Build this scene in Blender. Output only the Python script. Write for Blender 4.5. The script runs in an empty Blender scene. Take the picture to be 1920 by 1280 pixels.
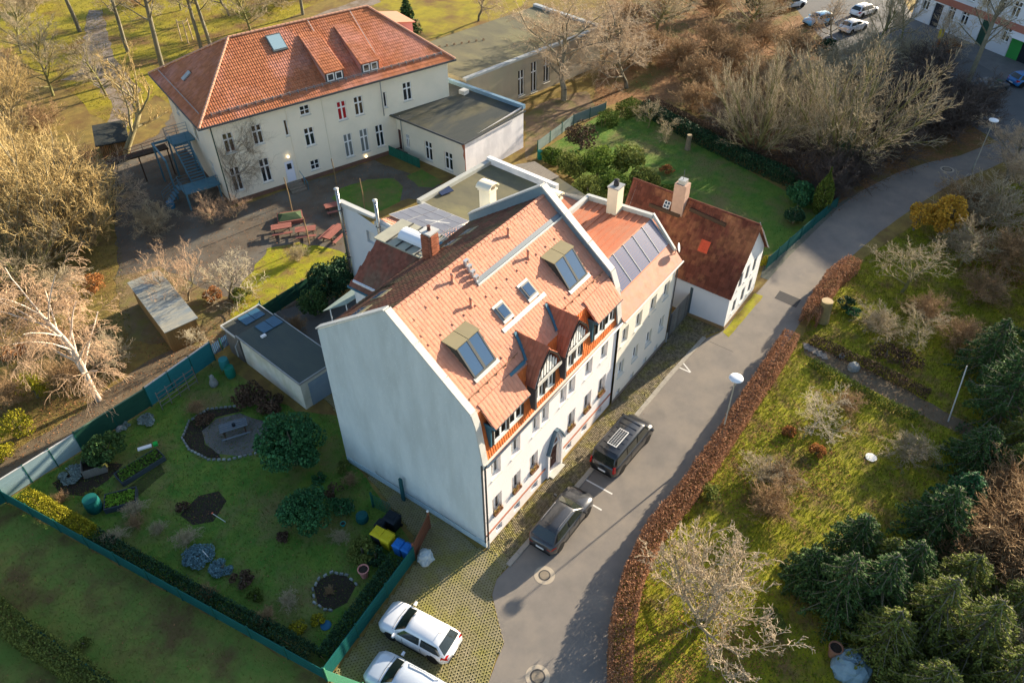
import bpy, math, random
import numpy as np
from mathutils import Vector, Matrix
from mathutils.geometry import tessellate_polygon
PI = math.pi
sc = bpy.context.scene
col = sc.collection
# ------------------------------------------------ camera
cam = bpy.data.cameras.new('camera'); camo = bpy.data.objects.new('camera', cam); col.objects.link(camo)
YAW, PITCH, ROLL = 0.628785, 0.722107, -0.010987
fw = Vector((math.cos(YAW)*math.cos(PITCH), math.sin(YAW)*math.cos(PITCH), -math.sin(PITCH)))
rt = Vector((math.sin(YAW), -math.cos(YAW), 0)); up = rt.cross(fw)
r2 = rt*math.cos(ROLL)+up*math.sin(ROLL); u2 = up*math.cos(ROLL)-rt*math.sin(ROLL)
camo.matrix_world = Matrix(((r2.x, u2.x, -fw.x, -21.018), (r2.y, u2.y, -fw.y, -17.361), (r2.z, u2.z, -fw.z, 40.716), (0, 0, 0, 1)))
cam.sensor_width = 36; cam.sensor_fit = 'HORIZONTAL'; cam.lens = 1450.23/1920*36
cam.clip_start = .5; cam.clip_end = 900
sc.camera = camo
# ------------------------------------------------ sky, sun, exposure
SUN_AZ, SUN_EL = math.radians(-13), math.radians(16.5)
w = bpy.data.worlds.new('World'); sc.world = w; w.use_nodes = True
nt = w.node_tree; nt.nodes.clear()
sky = nt.nodes.new('ShaderNodeTexSky'); sky.sky_type = 'NISHITA'; sky.sun_disc = False
sky.sun_elevation = SUN_EL; sky.sun_rotation = PI/2-SUN_AZ
bg = nt.nodes.new('ShaderNodeBackground'); bg.inputs[1].default_value = .092
wo = nt.nodes.new('ShaderNodeOutputWorld'); nt.links.new(sky.outputs[0], bg.inputs[0]); nt.links.new(bg.outputs[0], wo.inputs[0])
sl = bpy.data.lights.new('sun', 'SUN'); sl.energy = 5.0; sl.angle = math.radians(.6); sl.color = (1, .85, .64)
so = bpy.data.objects.new('sun', sl); col.objects.link(so)
sd = Vector((math.cos(SUN_AZ)*math.cos(SUN_EL), math.sin(SUN_AZ)*math.cos(SUN_EL), math.sin(SUN_EL)))
so.rotation_euler = sd.to_track_quat('Z', 'Y').to_euler(); so.location = sd*100
vs = sc.view_settings; vs.view_transform = 'Standard'; vs.look = 'None'; vs.gamma = 1; vs.exposure = 1.62; vs.use_curve_mapping = False
# ------------------------------------------------ materials
MATS = {}
def mat(name, c1, c2=None, scale=3, rough=.85, bump=0, bscale=30, metal=0, isl=0, dark=None, dscale=1, spec=.12, coat=0, c3=None, stretch=None, detail=5, trans=0, contrast=.5, dots=None):
    """c1/c2 mixed by noise, c3 by a second broad noise, isl = value variation per mesh island"""
    if name in MATS: return MATS[name]
    m = bpy.data.materials.new(name); m.use_nodes = True; MATS[name] = m
    n = m.node_tree.nodes; L = m.node_tree.links; b = n['Principled BSDF']
    b.inputs['Roughness'].default_value = rough; b.inputs['Metallic'].default_value = metal
    b.inputs['Specular IOR Level'].default_value = spec
    if coat: b.inputs['Coat Weight'].default_value = coat; b.inputs['Coat Roughness'].default_value = .05
    tc = n.new('ShaderNodeTexCoord'); mp = n.new('ShaderNodeMapping'); L.new(tc.outputs['Object'], mp.inputs[0])
    if stretch: mp.inputs['Scale'].default_value = stretch
    def noise(s, d=detail):
        t = n.new('ShaderNodeTexNoise'); t.inputs['Scale'].default_value = s; t.inputs['Detail'].default_value = d; t.inputs['Roughness'].default_value = .65
        L.new(mp.outputs[0], t.inputs[0]); return t.outputs[0]
    def mix(fac, a, c):
        x = n.new('ShaderNodeMix'); x.data_type = 'RGBA'
        if isinstance(fac, float): x.inputs[0].default_value = fac
        else: L.new(fac, x.inputs[0])
        for k, v in ((6, a), (7, c)):
            if isinstance(v, tuple): x.inputs[k].default_value = (*v, 1)
            else: L.new(v, x.inputs[k])
        return x.outputs[2]
    def ramp(f, a, c):
        r = n.new('ShaderNodeMapRange'); r.inputs[1].default_value = a; r.inputs[2].default_value = c; L.new(f, r.inputs[0]); return r.outputs[0]
    cur = c1
    if c2: cur = mix(ramp(noise(scale), .5-contrast*.4, .5+contrast*.4), c1, c2)
    if c3: cur = mix(ramp(noise(dscale), .46, .64), cur, c3)
    if dots:
        vo = n.new('ShaderNodeTexVoronoi'); vo.inputs['Scale'].default_value = dots[0]; L.new(tc.outputs['Object'], vo.inputs[0])
        sm_ = n.new('ShaderNodeMapRange'); sm_.inputs[1].default_value = dots[1]; sm_.inputs[2].default_value = dots[1]*.6; L.new(vo.outputs['Distance'], sm_.inputs[0]); cur = mix(sm_.outputs[0], cur, dots[2])
    if isl:
        g = n.new('ShaderNodeNewGeometry'); oi = n.new('ShaderNodeObjectInfo')
        ad = n.new('ShaderNodeMath'); ad.operation = 'ADD'; L.new(g.outputs['Random Per Island'], ad.inputs[0]); L.new(oi.outputs['Random'], ad.inputs[1])
        fr = n.new('ShaderNodeMath'); fr.operation = 'FRACT'; L.new(ad.outputs[0], fr.inputs[0])
        hs = n.new('ShaderNodeHueSaturation')
        r = n.new('ShaderNodeMapRange'); r.inputs[3].default_value = 1-isl; r.inputs[4].default_value = 1+isl; L.new(fr.outputs[0], r.inputs[0]); L.new(r.outputs[0], hs.inputs['Value'])
        if isinstance(cur, tuple): hs.inputs['Color'].default_value = (*cur, 1)
        else: L.new(cur, hs.inputs['Color'])
        cur = hs.outputs[0]
    if isinstance(cur, tuple): b.inputs['Base Color'].default_value = (*cur, 1)
    else: L.new(cur, b.inputs['Base Color'])
    if bump:
        bp = n.new('ShaderNodeBump'); bp.inputs['Strength'].default_value = bump; bp.inputs['Distance'].default_value = .05
        L.new(noise(bscale, 3), bp.inputs['Height']); L.new(bp.outputs[0], b.inputs['Normal'])
    if trans:
        tl = n.new('ShaderNodeBsdfTranslucent'); ms = n.new('ShaderNodeMixShader'); ms.inputs[0].default_value = trans
        if isinstance(cur, tuple): tl.inputs[0].default_value = (*cur, 1)
        else: L.new(cur, tl.inputs[0])
        L.new(b.outputs[0], ms.inputs[1]); L.new(tl.outputs[0], ms.inputs[2]); L.new(ms.outputs[0], n['Material Output'].inputs[0])
    return m
# ------------------------------------------------ mesh helpers
class MB:
    def __init__(s): s.v = []; s.f = []
    def add(s, vs, fs):
        o = len(s.v); s.v.extend([tuple(p) for p in vs]); s.f.extend([tuple(i+o for i in f) for f in fs]); return s
    def box(s, x0, x1, y0, y1, z0, z1):
        return s.add([(x0,y0,z0),(x1,y0,z0),(x1,y1,z0),(x0,y1,z0),(x0,y0,z1),(x1,y0,z1),(x1,y1,z1),(x0,y1,z1)],
                     [(0,3,2,1),(4,5,6,7),(0,1,5,4),(1,2,6,5),(2,3,7,6),(3,0,4,7)])
    def hexa(s, p):   # 4 bottom, 4 top
        return s.add(p, [(0,3,2,1),(4,5,6,7),(0,1,5,4),(1,2,6,5),(2,3,7,6),(3,0,4,7)])
    def slab(s, quad, t):   # quad (ccw from outside) extruded inward along -normal by t
        q = [Vector(p) for p in quad]; nrm = (q[1]-q[0]).cross(q[2]-q[0]).normalized()
        n = len(q); vs = [p-nrm*t for p in q]+q
        return s.add(vs, [tuple(range(n-1,-1,-1)), tuple(range(n,2*n))]+[(i,(i+1)%n,n+(i+1)%n,n+i) for i in range(n)])
    def prism(s, poly, z0, z1):
        n = len(poly); a = sum(poly[i][0]*poly[(i+1)%n][1]-poly[(i+1)%n][0]*poly[i][1] for i in range(n))
        if a < 0: poly = poly[::-1]
        vs = [(x,y,z0) for x,y in poly]+[(x,y,z1) for x,y in poly]
        return s.add(vs, [tuple(range(n-1,-1,-1)), tuple(range(n,2*n))]+[(i,(i+1)%n,n+(i+1)%n,n+i) for i in range(n)])
    def tube(s, pts, r, n=8, r1=None, cap=True):
        pts = [Vector(p) for p in pts]; m = len(pts); base = len(s.v); R = r if isinstance(r, (list,tuple)) else [r+(0 if r1 is None else (r1-r)*i/(m-1)) for i in range(m)]
        for i, p in enumerate(pts):
            d = (pts[min(i+1,m-1)]-pts[max(i-1,0)]).normalized(); a = d.cross(Vector((0,0,1)) if abs(d.z) < .9 else Vector((1,0,0))).normalized(); b = d.cross(a)
            for k in range(n): t = 2*PI*k/n; s.v.append(tuple(p+(a*math.cos(t)+b*math.sin(t))*R[i]))
        for i in range(m-1):
            for k in range(n):
                s.f.append((base+i*n+k, base+i*n+(k+1)%n, base+(i+1)*n+(k+1)%n, base+(i+1)*n+k))
        if cap: s.f.append(tuple(base+k for k in range(n-1,-1,-1))); s.f.append(tuple(base+(m-1)*n+k for k in range(n)))
        return s
    def lathe(s, prof, n=16, c=(0,0,0)):
        base = len(s.v)
        for r, z in prof:
            for k in range(n): t = 2*PI*k/n; s.v.append((c[0]+r*math.cos(t), c[1]+r*math.sin(t), c[2]+z))
        for i in range(len(prof)-1):
            for k in range(n): s.f.append((base+i*n+k, base+i*n+(k+1)%n, base+(i+1)*n+(k+1)%n, base+(i+1)*n+k))
        s.f.append(tuple(base+k for k in range(n-1,-1,-1))); s.f.append(tuple(base+(len(prof)-1)*n+k for k in range(n))); return s
    def poly(s, pts): return s.add(pts, [tuple(range(len(pts)))])
    def wall(s, o, ud, outer, holes, depth=.18):
        """plane through o, horizontal dir ud, outward normal = ud x up; outer/holes in (u,z); holes are rects with reveals"""
        ud = Vector((ud[0], ud[1], 0)).normalized(); o = Vector(o); nrm = ud.cross(Vector((0,0,1)))
        P = lambda u, z, d=0: o+ud*u+Vector((0,0,z))-nrm*d
        hs = [[(a,c),(a,d),(b,d),(b,c)] for a,c,b,d in holes]
        loops = [[Vector((u,z,0)) for u,z in outer]]+[[Vector((u,z,0)) for u,z in h] for h in hs]
        flat = [p for l in loops for p in l]
        tr = tessellate_polygon(loops); fs = []
        for t in tr:
            a, b, c = (flat[i] for i in t)
            if (b-a).cross(c-a).z < 0: t = (t[0], t[2], t[1])
            if abs((b-a).cross(c-a).z) > 1e-9: fs.append(tuple(t))
        s.add([P(p.x, p.y) for p in flat], fs)
        for a, c, b, d in holes:
            s.add([P(a,c),P(b,c),P(b,d),P(a,d),P(a,c,depth),P(b,c,depth),P(b,d,depth),P(a,d,depth)], [(0,1,5,4),(1,2,6,5),(2,3,7,6),(3,0,4,7)])
        return s
    def mesh(s, name, m, smooth=False):
        me = bpy.data.meshes.new(name); me.from_pydata(s.v, [], s.f); me.update()
        if m: me.materials.append(m)
        if smooth: me.polygons.foreach_set('use_smooth', [True]*len(me.polygons))
        return me
    def obj(s, name, m, parent=None, kind=None, smooth=False, label=None):
        return mobj(name, s.mesh(name, m, smooth), parent, kind=kind, label=label)
def mobj(name, me, parent=None, loc=None, rotz=0, kind=None, label=None):
    o = bpy.data.objects.new(name, me); col.objects.link(o); o.parent = parent
    if loc is not None: o.location = loc
    if rotz: o.rotation_euler.z = rotz
    if kind: o['kind'] = kind
    if label: o['label'] = label
    return o
def thing(name, label, cat, loc=(0,0,0), rotz=0, group=None):
    o = bpy.data.objects.new(name, None); col.objects.link(o); o.empty_display_size = .3
    o.location = (loc[0], loc[1], loc[2] if len(loc) > 2 else 0); o.rotation_euler = (0,0,rotz)
    o['label'] = label; o['category'] = cat
    if group: o['group'] = group
    return o
def tag(o, label, cat, group=None, kind=None):
    o['label'] = label; o['category'] = cat
    if group: o['group'] = group
    if kind: o['kind'] = kind
    return o
def fastmesh(name, V, F, m, smooth=False):
    """numpy verts (n,3), faces (m,k)"""
    me = bpy.data.meshes.new(name); V = np.asarray(V, np.float32); F = np.asarray(F, np.int32); k = F.shape[1]
    me.vertices.add(len(V)); me.vertices.foreach_set('co', V.ravel())
    me.loops.add(F.size); me.loops.foreach_set('vertex_index', F.ravel())
    me.polygons.add(len(F)); me.polygons.foreach_set('loop_start', np.arange(0, F.size, k, dtype=np.int32)); me.polygons.foreach_set('loop_total', np.full(len(F), k, np.int32))
    if smooth: me.polygons.foreach_set('use_smooth', np.ones(len(F), bool))
    me.update(calc_edges=True)
    if m: me.materials.append(m)
    return me
# points in polygon
def inpoly(P, poly):
    x, y = P[:,0], P[:,1]; ins = np.zeros(len(P), bool); n = len(poly)
    for i in range(n):
        x0, y0 = poly[i][0], poly[i][1]; x1, y1 = poly[(i+1)%n][0], poly[(i+1)%n][1]
        if y0 == y1: continue
        c = ((y0 > y) != (y1 > y)) & (x < (x1-x0)*(y-y0)/(y1-y0)+x0); ins ^= c
    return ins
def randin(rng, poly, dens, excl=()):
    a = np.array([p[:2] for p in poly]); lo = a.min(0); hi = a.max(0); n = int((hi-lo).prod()*dens)
    P = rng.random((n,2))*(hi-lo)+lo; k = inpoly(P, poly)
    for e in excl: k &= ~inpoly(P, e)
    return P[k]
def quads(rng, C, size, tilt=1.0, asp=.6, up=None):
    """random leaf quads at centres C (n,3)"""
    n = len(C); d = rng.normal(size=(n,3)); d[:,2] *= tilt; d /= np.linalg.norm(d,axis=1)[:,None]+1e-9
    e = rng.normal(size=(n,3)); e[:,2] *= tilt; e -= (e*d).sum(1)[:,None]*d; e /= np.linalg.norm(e,axis=1)[:,None]+1e-9
    s = (size*(.6+.8*rng.random(n)))[:,None]
    V = np.stack([C-d*s, C+e*s*asp, C+d*s, C-e*s*asp], 1).reshape(-1,3)
    return V, np.arange(4*n).reshape(n,4)
def patch(name, pts, z, m, jit=.12, step=.8, seed=1):
    rng = random.Random(seed); out = []
    for i in range(len(pts)):
        a = Vector((*pts[i][:2],0)); b = Vector((*pts[(i+1)%len(pts)][:2],0)); k = max(1, int((b-a).length/step)) if jit else 1
        for j in range(k):
            p = a.lerp(b, j/k); out.append((p.x+rng.uniform(-jit,jit), p.y+rng.uniform(-jit,jit), z))
    tr = tessellate_polygon([[Vector(p) for p in out]]); fs = []
    for t in tr:
        a, b, c = (Vector(out[i]) for i in t)
        fs.append(tuple(t) if (b-a).cross(c-a).z > 0 else (t[0],t[2],t[1]))
    me = bpy.data.meshes.new(name); me.from_pydata(out, [], fs); me.update(); me.materials.append(m)
    return mobj(name, me, kind='structure')
# tiles laid on a quad or any planar polygon: u along the eave, v up the slope
def tiles(mb, o, u, v, W, Hh, tw=.25, th=.34, inside=None, lift=.05, seed=0, curve=.035):
    """rows of raised, tilted tiles. o = lower-left corner, u/v unit vectors, inside(uu,vv)->bool"""
    o = Vector(o); u = Vector(u).normalized(); v = Vector(v).normalized(); n = u.cross(v).normalized()
    rng = random.Random(seed); nr = int(Hh/th); nc = int(W/tw); th = Hh/nr; tw = W/nc
    for j in range(nr):
        for i in range(nc):
            uu, vv = i*tw, j*th
            if inside and not inside(uu+tw/2, vv+th/2): continue
            h = lift+rng.uniform(-.006,.008); s = rng.uniform(-.01,.01)
            p = lambda a, b, c: o+u*(uu+a*tw)+v*(vv+b*th+s)+n*c
            mb.add([p(.01,-.06,.0),p(.99,-.06,0),p(.01,-.06,h),p(.35,-.06,h+curve),p(.72,-.06,h+curve*.3),p(.99,-.06,h*.85),
                    p(.01,1,.012),p(.35,1,.012+curve),p(.72,1,.012+curve*.3),p(.99,1,.012)],
                   [(0,1,5,4,3,2),(2,3,7,6),(3,4,8,7),(4,5,9,8)])
    return mb
# ------------------------------------------------ ground and surfaces
M = dict(
 base=mat('ground_mix', (.28,.20,.055), (.15,.115,.04), 1.2, bump=.8, bscale=9, c3=(.16,.10,.04), dscale=.35),
 litter=mat('leaf_litter', (.30,.16,.07), (.15,.085,.04), 3, bump=1, bscale=14, c3=(.12,.11,.03), dscale=.25),
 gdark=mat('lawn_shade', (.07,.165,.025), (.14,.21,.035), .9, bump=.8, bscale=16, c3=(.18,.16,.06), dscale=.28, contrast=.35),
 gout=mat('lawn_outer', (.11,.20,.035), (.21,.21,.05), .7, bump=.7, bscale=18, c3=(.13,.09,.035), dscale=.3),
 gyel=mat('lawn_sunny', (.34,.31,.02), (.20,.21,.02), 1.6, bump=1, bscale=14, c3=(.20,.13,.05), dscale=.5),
 gpark=mat('lawn_park', (.34,.28,.025), (.20,.17,.025), .5, bump=.8, bscale=8, c3=(.17,.10,.04), dscale=.15),
 asphalt=mat('asphalt', (.225,.20,.175), (.175,.16,.143), .7, rough=.9, bump=.35, bscale=60, c3=(.245,.215,.18), dscale=.25),
 asph_dark=mat('asphalt_patch', (.06,.06,.06), (.075,.07,.07), 4, rough=.9, bump=.3, bscale=60),
 asph_far=mat('asphalt_street', (.15,.145,.14), (.12,.12,.12), .3, rough=.9, bump=.3, bscale=40),
 stone=mat('cobble', (.22,.18,.12), (.15,.13,.09), 2, isl=.35, bump=.4, bscale=50, c3=(.20,.18,.06), dscale=.8),
 joint=mat('joint_soil', (.10,.095,.035), (.07,.065,.03), 5, bump=.6, bscale=40),
 moss=mat('paver_moss', (.13,.125,.03), (.08,.07,.03), 1, bump=.5, bscale=30),
 paver=mat('grid_paver', (.28,.245,.16), (.24,.215,.10), .8, isl=.10, bump=.4, bscale=50, c3=(.25,.23,.07), dscale=.45),
 kerb=mat('kerb_concrete', (.36,.33,.28), (.29,.27,.23), 4, isl=.08, bump=.3, bscale=50),
 playground=mat('playground_surface', (.15,.12,.09), (.10,.083,.063), .8, bump=.5, bscale=20, c3=(.14,.13,.11), dscale=.3),
 sand=mat('trodden_earth', (.17,.13,.085), (.12,.09,.055), 1.2, bump=.7, bscale=16),
 gravel=mat('gravel', (.19,.185,.17), (.12,.12,.11), 14, bump=1, bscale=40),
 soil=mat('bed_soil', (.05,.038,.028), (.03,.025,.02), 5, bump=1, bscale=20),
 white=mat('road_paint', (.72,.70,.66), (.6,.58,.54), 8, bump=.2, bscale=60),
)
g = MB(); g.box(-160, 330, -160, 330, -.4, 0)
ground = g.obj('ground', M['base'], kind='structure')
woods = [(56.30, 26.57), (61.87, 23.81), (56.45, 10.72), (52.18, 0.53), (48.72, -4.75), (60.91, -8.22), (73.21, -14.59), (83.57, -9.05), (93.72, -0.14), (91.86, 9.34), (103.67, 19.02), (117.99, 26.17), (102.45, 49.22), (79.30, 38.67)]
patch('woodland_floor', woods, .004, M['litter'], .5, 2)
street = [(124.18, 27.76), (107.90, 21.62), (90.90, 9.02), (84.18, 1.30), (80.55, -7.30), (74.89, -14.82), (74.14, -21.26), (83.30, -25.85), (91.49, -15.10), (100.93, -3.92), (106.85, 4.06), (118.09, 11.20), (130.44, 18.44)]
patch('street', street, .008, M['asph_far'], .1, 3)
patch('street_pavement', [(118.09, 11.20), (106.85, 4.06), (100.93, -3.92), (91.49, -15.10), (83.30, -25.85), (88.35, -28.54), (99.76, -14.71), (107.33, -3.20), (112.94, 4.52), (125.52, 9.91)], .012, mat('slab_pavement', (.2,.19,.18), (.15,.145,.14), 1, bump=.4), 0)
road = [(-8.32, -5.14), (-6.65, -5.09), (-5.46, -4.74), (-4.41, -4.51), (-3.18, -3.09), (-2.40, -2.17), (-1.42, -1.75), (-0.12, -1.91), (8.04, -2.22), (15.63, -2.30), (20.30, -2.37), (25.63, -2.69), (27.01, -3.30),
        (35.76, -3.72), (40.31, -3.92), (50.26, -4.76), (55.21, -5.67), (61.17, -7.61), (65.45, -9.76), (69.01, -12.19), (73.28, -14.04), (75.98, -15.71), (72.85, -19.40), (70.91, -16.61), (67.38, -15.18), (62.89, -13.00), (55.41, -10.96),
        (48.96, -9.47), (43.78, -8.60), (38.67, -7.89), (32.93, -7.97), (29.75, -8.11), (24.53, -8.18), (18.87, -8.26), (13.01, -7.93), (8.30, -7.59), (4.75, -7.63), (2.30, -7.92), (0.29, -8.55), (-1.73, -9.49), (-4.40, -11.11)]
patch('road', road, .012, M['asphalt'], .03, 1.5)
gd_poly = [(-15.23, 27.63), (-9.95, 27.44), (-4.81, 27.19), (1.33, 27.74), (1.12, 23.09), (1.18, 18.22), (2.70, 15.15), (0.17, 11.85), (-0.71, 8.80), (-2.34, 4.34), (-3.18, 3.04), (-11.46, 2.08)]
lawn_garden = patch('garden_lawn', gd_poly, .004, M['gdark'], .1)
out_poly = [(-15.32, 27.46), (-11.54, 2.00), (-12.16, 0.27), (-15.99, 1.62), (-22.15, 10.27), (-23.25, 22.41), (-19.13, 28.75)]
patch('outer_lawn', out_poly, .006, M['gout'], .1)
pav_poly = [(-0.40, 0.02), (0.14, -0.80), (-0.08, -1.84), (-1.46, -1.70), (-2.44, -2.12), (-3.22, -3.04), (-4.44, -4.46), (-5.50, -4.69), (-6.70, -5.02), (-8.69, -5.08), (-12.36, 0.08), (-11.49, 1.82), (-3.12, 2.84), (-1.98, 4.17), (-0.39, 9.10), (0.51, 12.19), (2.70, 15.15), (3.33, 17.99), (3.94, 17.61), (2.77, 14.15), (0.18, 11.20), (0.13, 8.14), (0.07, 3.55)]
patch('parking_bed', pav_poly, .010, M['moss'], 0)
side_poly = [(-0.18, -0.10), (0.01, -1.77), (8.23, -2.02), (15.82, -2.11), (20.52, -2.17), (25.88, -2.48), (27.17, -3.19), (27.94, -1.81), (27.08, 0.37), (23.37, -0.26)]
patch('pavement', side_poly, .016, M['joint'], 0)
right_poly = [(2.39, -8.04), (5.26, -7.72), (8.87, -8.05), (13.42, -8.51), (18.96, -8.82), (24.99, -8.84), (31.00, -8.75), (34.51, -8.39), (38.82, -8.77), (43.74, -9.56), (50.85, -11.40), (59.85, -14.17), (69.38, -20.42), (39.73, -29.80), (10.27, -31.29), (-4.16, -11.45), (-0.73, -9.31)]
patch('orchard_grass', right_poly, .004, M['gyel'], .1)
back_poly = [(44.57, 25.67), (56.15, 24.99), (59.86, 22.70), (54.72, 9.93), (51.00, 0.37), (49.67, -3.91), (50.60, -4.39), (40.85, -3.22), (38.93, -1.95), (42.75, 0.22), (43.94, 12.39), (40.41, 12.00), (37.73, 14.10)]
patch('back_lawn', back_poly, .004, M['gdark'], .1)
play_poly = [(16.51, 64.02), (22.56, 64.31), (28.07, 68.84), (16.45, 44.31), (31.97, 39.57), (31.98, 33.45), (32.20, 29.29), (28.55, 30.48), (22.21, 34.67), (16.28, 26.87), (11.43, 26.43), (7.87, 27.76), (3.19, 27.47), (2.14, 30.09), (3.26, 43.41), (9.36, 53.12)]
patch('playground', play_poly, .006, M['playground'], .2)
patch('playground_lawn', [(14.08, 35.86), (16.25, 34.28), (17.60, 30.06), (16.28, 26.87), (13.82, 26.28), (10.39, 27.92), (7.13, 28.22), (4.67, 29.94), (7.73, 33.01)], .010, M['gyel'], .2)
lawn_oval = [(23.28, 35.74), (23.67, 37.49), (25.74, 38.20), (28.52, 37.08), (30.30, 35.10), (29.55, 33.09), (27.16, 31.39), (23.87, 31.94), (22.66, 34.02)]
patch('oval_lawn', lawn_oval, .011, M['gdark'], .05)
patch('small_lawn', [(31.40, 34.29), (33.34, 33.89), (32.73, 30.43), (31.15, 30.42), (30.47, 31.78)], .011, M['gdark'], .05)
park = [(42.70, 148.92), (26.42, 116.24), (22.85, 84.71), (19.29, 66.70), (28.47, 73.70), (28.07, 68.84), (41.36, 76.33), (83.56, 88.15)]
patch('park_lawn', park, .004, M['gpark'], .6, 3)
patch('park_lawn', [(80.08, 82.39), (69.02, 74.46), (67.79, 63.45), (62.40, 57.83), (72.09, 55.12), (82.25, 54.95), (94.86, 60.47)], .005, M['gpark'], .5, 3)
patch('park_path', [(24.65, 87.98), (27.94, 89.39), (41.94, 109.94), (43.13, 108.18), (32.79, 88.85), (28.37, 76.68), (25.08, 73.18), (18.34, 65.79), (18.27, 69.33), (23.76, 75.09), (26.73, 84.95)], .009, mat('park_path', (.27,.22,.18), (.2,.165,.13), 1, bump=.4, c3=(.17,.12,.07), dscale=.5), .3, 1.5)
patch('park_path', [(45.90, 82.00), (57.33, 78.83), (72.84, 78.06), (70.86, 74.45), (58.35, 75.31), (44.59, 79.20)], .009, MATS['park_path'], .2, 2)
patch('earth_path', [(-14.76, 31.40), (-7.90, 31.11), (-2.10, 31.76), (0.50, 31.30), (2.63, 29.39), (2.50, 27.91), (-2.30, 29.45), (-7.83, 29.19), (-14.72, 29.39), (-15.68, 29.60)], .007, M['sand'], .15, 1)
patch('earth_yard', [(3.12, 43.61), (6.42, 41.68), (6.62, 35.90), (7.24, 32.41), (4.23, 29.40), (1.73, 29.56), (-1.32, 35.01)], .008, mat('dry_earth', (.22,.16,.09), (.15,.11,.05), 1.5, bump=.8, c3=(.17,.15,.05), dscale=.6), .2, 1)
patch('yard_by_hall', [(50.54, 32.35), (54.89, 32.58), (60.54, 29.91), (56.67, 26.04), (45.28, 26.86), (41.40, 25.97)], .006, mat('yard_earth', (.22,.15,.10), (.17,.12,.07), 1.5, bump=.6, c3=(.15,.14,.05), dscale=.4), .2, 1)
patch('house_yard', [(14.05, 22.69), (9.47, 21.92), (5.36, 20.10), (3.33, 17.99), (3.20, 20.13), (6.85, 29.22), (8.11, 28.03), (11.43, 26.43)], .008, M['gravel'], .2, 1)
patch('verge', [(27.09, -3.41), (33.30, -3.51), (33.39, -4.28), (28.55, -4.10), (26.72, -4.03)], .017, M['gyel'], .05)
patch('fenced_strip', [(37.42, -2.66), (39.48, -2.74), (51.24, -4.44), (55.14, -5.59), (50.70, -4.88), (40.31, -3.92), (35.76, -3.72), (35.73, -3.00)], .016, mat('strip_slabs', (.15,.15,.13), (.1,.11,.08), 3, bump=.4), .02)
path_poly = [(29.61, -9.03), (29.59, -10.11), (29.42, -13.08), (28.90, -16.39), (28.07, -19.96), (27.74, -22.16), (26.46, -22.08), (26.55, -19.60), (27.03, -16.15), (27.48, -12.88), (28.20, -9.75)]
patch('garden_path', path_poly, .009, M['sand'], .08)
# grid pavers: separate pierced stones laid in courses
def grid_pavers(poly, z, pitch=.19, ang=0):
    rng = np.random.default_rng(3); a = np.array(poly); lo = a.min(0)-1; hi = a.max(0)+1
    ca, sa = math.cos(ang), math.sin(ang); cx = (lo+hi)/2; R = np.hypot(*(hi-lo))/2
    n = int(2*R/pitch); I, J = np.meshgrid(np.arange(n), np.arange(n)); I = I.ravel(); J = J.ravel()
    x = (I+.5*(J%2))*pitch-R; y = J*pitch*.866-R
    P = np.stack([cx[0]+x*ca-y*sa, cx[1]+x*sa+y*ca], 1); k = inpoly(P, poly); P = P[k]
    m = len(P); h = (rng.random(m)*.006)[:,None]
    t = np.arange(6)*PI/3+PI/6+ang; o = np.stack([np.cos(t), np.sin(t)], 1)*pitch/math.sqrt(3)*.985; i_ = np.stack([np.cos(t), np.sin(t)], 1)*pitch*.29
    def ring(q, zz): return np.concatenate([P[:,None,:]+q[None], np.broadcast_to((zz+h)[:,:,None], (m,6,1))], 2)
    V = np.concatenate([ring(o, z-.05), ring(o*.97, z), ring(i_, z), ring(i_*.85, z-.05)], 1).reshape(-1,3)
    f = [(r*6+q, r*6+(q+1)%6, (r+1)*6+(q+1)%6, (r+1)*6+q) for r in range(3) for q in range(6)]
    F = (np.arange(m)*24)[:,None,None]+np.array(f)[None]
    return V, F.reshape(-1,4)
V, F = grid_pavers(pav_poly, .05, ang=.35)
pv = mobj('grid_pavers', fastmesh('grid_pavers', V, F, M['paver']), kind='stuff')
# sidewalk cobbles
def cobbles(poly, z, s=.13, ang=0, excl=()):
    rng = np.random.default_rng(5); a = np.array(poly); lo = a.min(0)-1; hi = a.max(0)+1; R = np.hypot(*(hi-lo))/2; cx = (lo+hi)/2
    n = int(2*R/s); I, J = np.meshgrid(np.arange(n), np.arange(n)); x = (I.ravel()+.5*(J.ravel()%2))*s-R; y = J.ravel()*s-R
    ca, sa = math.cos(ang), math.sin(ang); P = np.stack([cx[0]+x*ca-y*sa, cx[1]+x*sa+y*ca], 1); P += rng.normal(size=P.shape)*s*.05; k = inpoly(P, poly)
    for e in excl: k &= ~inpoly(P, e)
    P = P[k]; m = len(P); sz = s*.44*(1+.12*rng.normal(size=m))[:,None,None]
    b = np.array([(-1,-1),(1,-1),(1,1),(-1,1)])[None]; th = ang+rng.normal(size=m)*.12; c, d = np.cos(th)[:,None], np.sin(th)[:,None]
    q = b*sz; q = np.stack([q[:,:,0]*c-q[:,:,1]*d, q[:,:,0]*d+q[:,:,1]*c], 2)
    hh = (z+rng.normal(size=m)*.006)[:,None,None]
    V = np.concatenate([np.concatenate([P[:,None]+q*1.08, np.full((m,4,1), z-.05)], 2), np.concatenate([P[:,None]+q*.9, np.broadcast_to(hh, (m,4,1))], 2)], 1).reshape(-1,3)
    f = np.array([(4,5,6,7),(0,1,5,4),(1,2,6,5),(2,3,7,6),(3,0,4,7)])
    return V, ((np.arange(m)*8)[:,None,None]+f[None]).reshape(-1,4)
V, F = cobbles(side_poly, .055, .135)
mobj('cobbles', fastmesh('cobbles', V, F, M['stone']), kind='stuff')
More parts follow.
